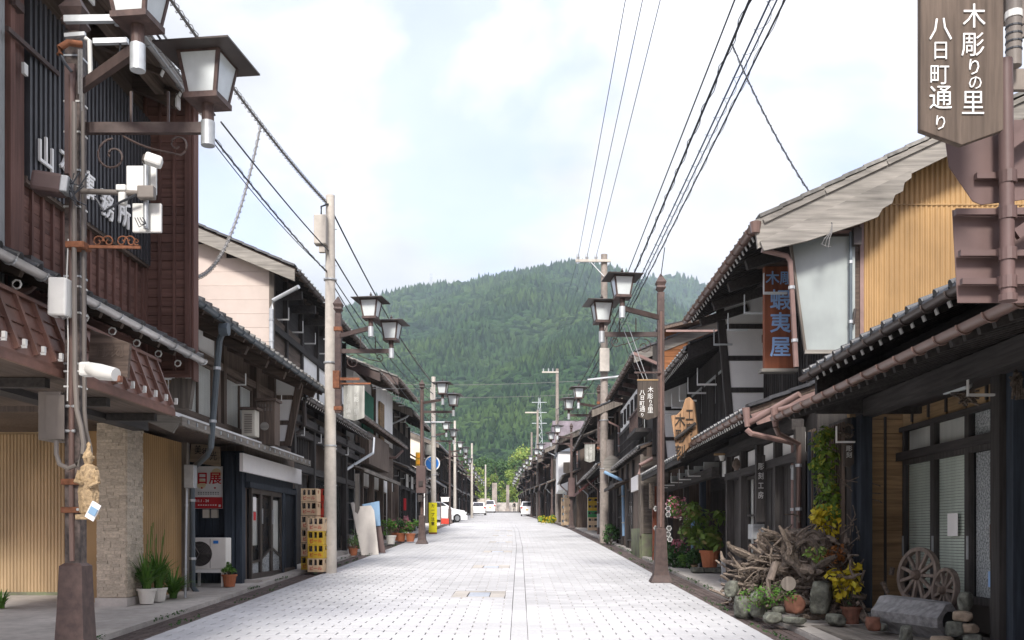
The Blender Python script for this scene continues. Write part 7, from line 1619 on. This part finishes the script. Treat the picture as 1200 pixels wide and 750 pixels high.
def stone(p, sx, sy, sz, m, label, group='stones round the driftwood pile', seed=0, rz=0):
    import bmesh
    bm = bmesh.new(); bmesh.ops.create_icosphere(bm, subdivisions=3, radius=1); r = random.Random(seed); off = Vector((r.uniform(0, 50), r.uniform(0, 50), 0))
    for v in bm.verts:
        n = v.co.normalized(); k = 1+.30*mn.noise(n*1.1+off)+.10*mn.noise(n*3.2+off); c = n*k
        c = Vector([max(-.80, min(.80, q)) for q in c]); v.co = Vector((c.x*sx, c.y*sy, c.z*sz))
    bmesh.ops.rotate(bm, verts=bm.verts, matrix=Matrix.Rotation(rz, 3, 'Z'))
    me = bpy.data.meshes.new('stone'); bm.to_mesh(me); bm.free(); me.materials.append(m); me.shade_smooth(); o = link('stone', me, None, p); return props(o, label, 'stone', group)
ST = [(872, 712, 11.9, .16, .14, .20, m_stone, 'upright mossy stone at the left foot of the pile'), (888, 708, 11.6, .12, .12, .22, m_stone, 'tall rounded stone second from the left under the driftwood'), (905, 724, 10.95, .20, .14, .085, m_stone, 'flat mossy stone lying before the driftwood'), (931, 727, 10.75, .18, .11, .055, m_stone, 'long flat stone in front of the red stone'), (912, 715, 11.1, .1, .09, .06, m_stone, 'small stone wedged above the flat ones'),
      (932, 708, 11.0, .14, .12, .15, m_redstone, 'red brown rough stone in the middle of the row'), (962, 700, 11.1, .17, .15, .26, m_stone, 'large brown dark stone below the driftwood'), (979, 726, 10.8, .18, .12, .085, m_stone, 'smooth grey green oval stone by the eave post'), (858, 690, 12.6, .12, .12, .15, m_stone, 'farthest left stone behind the pile foot'),
      (1023, 731, 9.9, .09, .09, .10, m_redstone, 'pale stone left of the grey log'), (1033, 735, 9.9, .07, .07, .055, m_stone, 'small low stone beside the grey log'), (1118, 737, 9.3, .13, .10, .10, m_stone, 'green grey stone at the right end of the log'), (1131, 705, 9.35, .085, .07, .13, m_stone, 'dark leaning stone on top of the right stack'), (1128, 722, 9.3, .12, .10, .07, m_palestone, 'squarish pale tan stone in the right stack'), (1136, 736, 9.25, .12, .10, .06, m_palestone, 'lower pale stone in the right stack'), (1140, 751, 9.2, .12, .12, .09, m_stone, 'bottom stone of the right stack'), (1062, 744, 9.3, .07, .07, .13, m_stone, 'pointed dark stone before the grey log'), (1104, 752, 9.2, .14, .10, .07, m_palestone, 'pale stone at the bottom edge before the log')]
for i, (x, y, Yp, a, b, c, m, lab) in enumerate(ST): stone(P(x, y, Yp), a*.92, b*.92, c*.92, m, lab, seed=i, rz=i*.7)
# hewn log
t = thing('hewn_log', 'silver grey hewn log lying on the boards before the wheels', 'log', P(1070, 735, 9.8)); A, B = P(1034, 718, 10.15), P(1112, 728, 9.45); d = (B-A).normalized()
V = []; n = 12; aa, bb = frame_from(d); F = []
for j, f in enumerate((0, .03, .5, .97, 1)):
    c = A.lerp(B, f)
    for k in range(n):
        q = 2*math.pi*k/n+.2; rr = .185*(1+.12*math.cos(4*q))*(1 if 0 < f < 1 else .93)*(1+.10*mn.noise(Vector((k*.9, f*2.2, 4)))); V.append(c+aa*math.cos(q)*rr+bb*math.sin(q)*rr)
for j in range(4): F += [(j*n+k, j*n+(k+1) % n, (j+1)*n+(k+1) % n, (j+1)*n+k) for k in range(n)]
F += [tuple(range(n-1, -1, -1)), tuple(4*n+k for k in range(n))]; MB().add(V, F).build('trunk', m_log, t, smooth=True); MB().tube([B+d*.001, B+d*.006], .10, 14).build('heartwood', m_dark, t)
# wheels
def wheel(c, R, label, tilt, yaw, ns=11):
    t = thing('cart_wheel', label, 'wheel', c, 'old cart wheels leaning on the doors'); n = 30; mb = MB(); V = []; F = []
    for k in range(n):
        q = 2*math.pi*k/n; cs, sn = math.cos(q), math.sin(q)
        for rr, yy_ in ((R, -.03), (R, .03), (R*.86, .03), (R*.86, -.03)): V.append((cs*rr, yy_, sn*rr))
    for k in range(n):
        k2 = (k+1) % n; F += [(4*k+j, 4*k+(j+1) % 4, 4*k2+(j+1) % 4, 4*k2+j) for j in range(4)]
    def add(name, mb): me = mb.mesh(name, m_wheel); o = bpy.data.objects.new(name, me); C.objects.link(o); o.parent = t; return o
    add('rim', MB().add(V, F)); add('hub', MB().tube([(0, -.08, 0), (0, -.04, 0), (0, .04, 0), (0, .08, 0)], lambda q: R*[.12, .19, .19, .12][int(round(q*3))], 12)).data.materials[0] = m_dark_z
    for k in range(ns): q = 2*math.pi*k/ns; add('spoke', MB().bar((math.cos(q)*R*.15, 0, math.sin(q)*R*.15), (math.cos(q)*R*.88, 0, math.sin(q)*R*.88), .04, .035))
    t.rotation_euler = (tilt, 0, yaw)
wheel(P(1076, 674, 10.55), .315, 'larger weathered cart wheel leaning on the glazed doors', -.12, -1.25); wheel(P(1108, 692, 9.9), .24, 'smaller cart wheel half hidden behind the larger one', -.12, -1.50, 9)
t = thing('driftwood_piece', 'forked driftwood stick standing left of the wheels', 'driftwood', P(1045, 700, 11.2)); MB().tube([P(1040, 695, 11.2), P(1034, 682, 11.2)], .03, 6).build('stick', m_drift, t); MB().tube([P(1044, 674, 11.4), P(1046, 665, 11.4)], .03, 6).build('stick', m_drift, t)
# boards of the deck before the shop
t = thing('wooden_deck', 'weathered plank deck before the driftwood and the shop doors', 'deck', (4, 10, gz(10)))
for k in range(15):
    x = 3.28+k*.115; pc('plank', m_grey_y, t, x, x+.108, 7.5 if x > 3.5 else 9.2, 11.15, gz(9.4)+.02, gz(9.4)+.10)
t['label'] = 'weathered plank deck before the driftwood and the shop doors'

# ------------------------------------------------------------------ signs farther up
Yg = 41.2
t = thing('yellow_sign', 'bright yellow upright board with black characters at the pole foot', 'sign', P(508, 628, Yg)); a, b = P(502.5, 627, Yg), P(512, 589, Yg); MB().box(a.x, b.x, Yg, Yg+.05, a.z+.12, b.z).build('board', m_signyellow, t); MB().box(a.x, b.x, Yg-.003, Yg+.04, a.z, a.z+.12).build('base', m_orangerust, t); text('カーブ注意', .17, m_inkblack, t, ((a.x+b.x)/2, Yg-.008, b.z-.15), vertical=True, spacing=1.15)
t = thing('parking_sign', 'round blue no parking sign with white edge on the concrete pole', 'road sign', P(507, 543, 41.6)); c = P(506.5, 543, 41.6)
MB().tube([c, c+Vector((0, .03, 0))], .34, 28).build('disc', m_white, t); MB().tube([c-Vector((0, .006, 0)), c-Vector((0, .001, 0))], .29, 28).build('blue_face', m_blue, t); barpc('slash', m_white, t, c+Vector((-.2, -.012, .2)), c+Vector((.2, -.012, -.2)), .07, .008)
t = thing('street_board', 'grey street name board on the pole above the blue sign', 'sign', P(501, 530, 41.8)); MB().box(P(498, 0, 41.8).x, P(510, 0, 41.8).x, 41.8, 41.84, P(0, 533, 41.8).z, P(0, 521, 41.8).z).build('board', m_oldsign, t)
t = thing('traffic_light', 'amber traffic light box hanging beside the third left lamp', 'traffic light', P(490, 545, 36)); a, b = P(487, 546, 36), P(494, 530, 36); MB().box(a.x, b.x, 36, 36.25, a.z, b.z).build('case', m_yellow, t, bevel=.02)
for k in range(2): MB().tube([((a.x+b.x)/2, 35.95, a.z+.13+k*.25), ((a.x+b.x)/2, 36, a.z+.13+k*.25)], .08, 12).build('lens', m_amber, t); 
barpc('hanger', m_rust, t, P(490, 538, 36.1), P(480, 532, 36.3), .05, .05)
t = thing('control_cabinet', 'dark brown control box on the third left lamp post', 'box', P(494, 577, 31.8)); MB().box(P(488, 0, 31.8).x, P(499, 0, 31.8).x, 31.7, 31.95, P(0, 578, 31.8).z, P(0, 546, 31.8).z).build('case', m_signbrown, t, bevel=.01); MB().box(P(491, 0, 31.8).x, P(496, 0, 31.8).x, 31.66, 31.7, P(0, 570, 31.8).z, P(0, 564, 31.8).z).build('lock_plate', m_hood, t); MB().box(P(490, 0, 31.8).x, P(495, 0, 31.8).x, 31.7, 31.9, P(0, 588, 31.8).z, P(0, 580, 31.8).z).build('vent_box', m_hood, t)
t = thing('lamp_box', 'dark box strapped to the third right lamp post', 'box', P(670, 575, 49.8)); MB().box(P(666, 0, 49.8).x, P(673.5, 0, 49.8).x, 49.7, 49.9, P(0, 582, 49.8).z, P(0, 560, 49.8).z).build('case', m_signbrown, t)
t = thing('board_sign', 'white standing board with green base lettering by the white sedan', 'sign', P(522, 612, 55)); MB().box(P(517, 0, 55).x, P(525, 0, 55).x, 55, 55.05, P(0, 607, 55).z, P(0, 593, 55).z).build('board', m_white, t); MB().box(P(517, 0, 55).x, P(526, 0, 55).x, 54.95, 55.08, P(0, 614, 55).z, P(0, 607.5, 55).z).build('lower_panel', m_red, t); MB().box(P(516, 0, 56).x, P(527, 0, 56).x, 56, 56.1, P(0, 588, 56).z, P(0, 582.5, 56).z).build('header', m_white, t); [MB().box(P(x, 0, 56).x, P(x, 0, 56).x+.05, 56, 56.06, gz(56), P(0, 583, 56).z).build('leg', m_rust, t) for x in (516, 526)]
t = thing('shop_awning', 'maroon cloth awning over the crates on the right', 'awning', (2.6, 43.5, gz(43.5)+2.2)); MB().prism([(2.2, 41.2, gz(44)+1.72), (2.2, 41.2, gz(44)+1.85), (3.15, 41.2, gz(44)+2.55), (3.15, 41.2, gz(44)+2.5)], (0, 5.0, 0)).build('cloth', mat('maroon_awning_cloth', (.10,.038,.035), rough=.9, var=.15, bump=.1), t)
t = thing('round_board', 'round weathered wooden board beside the grey utility pole', 'sign', P(716, 545, 32.6)); MB().tube([P(717, 544, 32.4), P(717, 544, 32.5)], .30, 20).build('disc', m_grey_x, t); 
t = thing('flower_pot_row', 'row of pots with yellow flowers by the fourth right lamp', 'plant', P(650, 611, 60)); cl = [((1.75+cxo(60)+random.uniform(-.1, .7), 60+random.uniform(-1, 5), gz(60)+.35), .25) for _ in range(8)]; V, F = leaf_cloud(cl, .2, 300); MB().add(V, F).build('foliage', l_yellow, t); V, F = leaf_cloud(cl, .2, 300); MB().add(V, F).build('green_foliage', l_green, t)
q = P(716, 0, 31.5); bush(q.x, 31.6, gz(31.6), .55, .75, l_dark, 500, .1, 'leafy potted plant at the foot of the grey utility pole'); t = thing('grey_meter', 'grey meter box beside the stacked crates', 'box', P(702, 610, 36)); MB().box(P(700, 0, 36).x, P(705, 0, 36).x, 36, 36.2, P(0, 618, 36).z, P(0, 602, 36).z).build('case', m_greymetal, t)

# ------------------------------------------------------------------ cars
def car(x, y, heading, kind, label, sc=1):
    """profile lofted across the width; x forward in its own frame"""
    L, Wd, H = {'sedan': (4.5, 1.72, 1.45), 'wagon': (4.4, 1.7, 1.5), 'van': (3.6, 1.6, 1.9)}[kind]
    t = thing('parked_car', label, 'car', (x, y, gz(y)+.02), 'cars parked far up the street'); t.rotation_euler = (0, 0, heading); t.scale = (sc,)*3
    if kind == 'van': prof = [(-.5, .30), (-.5, .75), (-.47, .97), (-.40, 1.0), (.20, 1.0), (.33, .62), (.48, .50), (.5, .30)]
    elif kind == 'wagon': prof = [(-.5, .30), (-.5, .62), (-.46, .92), (-.40, 1.0), (.08, 1.0), (.25, .66), (.47, .55), (.5, .30)]
    else: prof = [(-.5, .32), (-.49, .62), (-.34, .68), (-.20, .98), (.05, 1.0), (.24, .68), (.46, .58), (.5, .32)]
    def part(name, mb, m, sm=False):
        o = bpy.data.objects.new(name, mb.mesh(name, m, sm)); C.objects.link(o); o.parent = t; return o
    V = []; F = []; rows = [(-1, .0), (-.94, 1), (.94, 1), (1, .0)]; n = len(prof)
    for s_, top in rows:
        for px, pz in prof:
            inset = .86 if (pz > .7 and top) else 1.0; z = pz*H if top or pz < .66 else .62*H; V.append((px*L*(1 if top else .985), s_*Wd/2*(inset if top else 1), z))
    for r in range(3):
        for k in range(n): F.append((r*n+k, r*n+(k+1) % n, (r+1)*n+(k+1) % n, (r+1)*n+k))
    F += [tuple(range(n)), tuple(range(4*n-1, 3*n-1, -1))]; mb = MB().add(V, F); mb.box(-.49*L, .49*L, -Wd*.48, Wd*.48, .18, .33*H); o = part('body', mb, m_carpaint)
    b = o.modifiers.new('bevel', 'BEVEL'); b.width = .05; b.segments = 2; b.limit_method = 'ANGLE'
    zr = .68*H; zt = .95*H; back = {'sedan': (-.335, -.215), 'wagon': (-.502, -.455), 'van': (-.508, -.48)}[kind]
    part('rear_window', MB().prism([(back[0]*L-.012, -Wd*.38, zr), (back[0]*L-.012, Wd*.38, zr), (back[1]*L-.012, Wd*.33, zt), (back[1]*L-.012, -Wd*.33, zt)], (.012, 0, .0)), m_carglass)
    fw = {'sedan': (.235, .075), 'wagon': (.245, .10), 'van': (.335, .23)}[kind]
    part('windscreen', MB().prism([(fw[0]*L+.012, -Wd*.38, .7*H), (fw[0]*L+.012, Wd*.38, .7*H), (fw[1]*L+.012, Wd*.33, zt), (fw[1]*L+.012, -Wd*.33, zt)], (-.012, 0, 0)), m_carglass)
    for s_ in (-1, 1):
        yb = s_*Wd*.445; part('side_window', MB().prism([(-.27*L, yb, zr+.02), (.17*L, yb, zr+.02), (.05*L, yb*.97, zt-.03), (-.19*L, yb*.97, zt-.03)], (0, s_*.05, 0)), m_carglass)
        part('tail_light', MB().box(-.505*L, -.47*L, s_*Wd*.36 if s_ > 0 else -Wd*.49, s_*Wd*.49 if s_ > 0 else -Wd*.36, .5*H, .62*H), m_taillight); part('headlight', MB().box(.47*L, .505*L, min(s_*Wd*.3, s_*Wd*.46), max(s_*Wd*.3, s_*Wd*.46), .43*H, .52*H), m_milk); part('mirror', MB().box(.14*L, .18*L, min(s_*Wd*.48, s_*Wd*.58), max(s_*Wd*.48, s_*Wd*.58), .66*H, .74*H), m_carpaint)
        for fx in (-.31, .31):
            w = part('wheel', MB().tube([(fx*L, s_*Wd*.40, .30), (fx*L, s_*Wd*.505, .30)], .30, 18), m_tyre); r_ = bpy.data.objects.new('rim', MB().tube([(fx*L, s_*Wd*.5, .30), (fx*L, s_*Wd*.512, .30)], .19, 12).mesh('rim', m_rim)); C.objects.link(r_); r_.parent = w
    part('number_plate', MB().box(-.512*L, -.505*L, -.17, .17, .38*H, .46*H), m_yellow if kind == 'van' else m_paper); part('rear_bumper', MB().box(-.515*L, -.48*L, -Wd*.46, Wd*.46, .2, .36*H), m_carpaint); part('front_bumper', MB().box(.48*L, .515*L, -Wd*.46, Wd*.46, .2, .36*H), m_carpaint)
car(P(535, 0, 66).x-1.6, 66, math.radians(38), 'sedan', 'white sedan parked off the street on the left')
q = P(561, 605, 113); car(q.x, 113, math.radians(92), 'wagon', 'white wagon seen from behind in the left parking strip')
q = P(574.5, 602, 148); car(q.x, 148, math.radians(92), 'van', 'small white van parked beyond the white wagon'); q = P(617.5, 602, 104); car(q.x, 104, math.radians(90), 'van', 'small white van parked on the right side of the street', .82)
# ------------------------------------------------------------------ the walking person
def person(x, y, H, label):
    z = gz(y)+.02; t = thing('person', label, 'person', (x, y, z)); k = H/1.7
    J = [((0, 0, .95), .14), ((0, 0, 1.12), .12), ((0, .01, 1.32), .16), ((0, .01, 1.44), .10), ((0, .0, 1.52), .055), ((0, -.01, 1.58), .085), ((0, -.01, 1.66), .08),
         ((.10, 0, .90), .09), ((.11, -.06, .50), .06), ((.11, .08, .10), .045), ((.11, -.05, .04), .035), ((-.10, 0, .90), .09), ((-.11, .08, .50), .06), ((-.11, -.02, .10), .045), ((-.11, -.16, .04), .035),
         ((.19, .01, 1.38), .06), ((.25, .03, 1.12), .045), ((.22, -.08, .90), .033), ((.22, -.12, .82), .03), ((-.19, .01, 1.38), .06), ((-.25, -.02, 1.12), .045), ((-.24, .10, .90), .033), ((-.24, .13, .82), .03)]
    E = [(0,1),(1,2),(2,3),(3,4),(4,5),(5,6),(0,7),(7,8),(8,9),(9,10),(0,11),(11,12),(12,13),(13,14),(3,15),(15,16),(16,17),(17,18),(3,19),(19,20),(20,21),(21,22)]
    me = bpy.data.meshes.new('body'); me.from_pydata([tuple(Vector(p)*k) for p, r in J], E, []); me.materials.append(m_inkblack); o = bpy.data.objects.new('body', me); C.objects.link(o); o.parent = t
    o.modifiers.new('skin', 'SKIN'); o.modifiers.new('sub', 'SUBSURF').levels = 1
    for i, v in enumerate(me.skin_vertices[0].data): v.radius = (J[i][1]*k, J[i][1]*k); v.use_root = (i == 0)
    hd = MB().tube([(0, -.01, 1.50*k), (0, -.01, 1.56*k), (0, -.01, 1.64*k), (0, 0, 1.71*k)], lambda q: [.06, .085, .09, .05][int(round(q*3))], 12).mesh('head', m_skin, True); o = bpy.data.objects.new('head', hd); C.objects.link(o); o.parent = t
    hr = MB().tube([(0, .02, 1.60*k), (0, .02, 1.67*k), (0, .01, 1.735*k)], lambda q: [.095, .098, .05][int(round(q*2))], 12).mesh('hair', m_inkblack, True); o = bpy.data.objects.new('hair', hr); C.objects.link(o); o.parent = t
    sh = MB().tube([(0, 0, .60*k), (0, 0, .92*k)], .13, 10, .15).mesh('trousers', m_beigewall, True); o = bpy.data.objects.new('trousers', sh); C.objects.link(o); o.parent = t
m_skin = mat('skin', (.50,.33,.25), rough=.6, var=.05, bump=0)
q = P(600, 599.5, 130); person(q.x, 150, 1.7, 'person in dark top walking far up the street')

# weeds and moss along both road edges
V = []; F = []
for side in (-1, 1):
    for k in range(900):
        y = 9.5+22*random.random()**1.3; c = cxo(y); x = (RL-.42 if side < 0 else RR+.43)+c+random.uniform(-.05, .05)+(random.random() < .3)*side*-.40
        if mn.noise(Vector((x*2, y*.8, 2))) < .02: continue
        a, b = leaf_cloud([((x, y, gz(y)+.05), .02)], .035, 2); k0 = len(V); V += a; F += [tuple(q+k0 for q in f) for f in b]
props(MB().add(V, F).build('weeds', l_dark, None), kind='stuff')
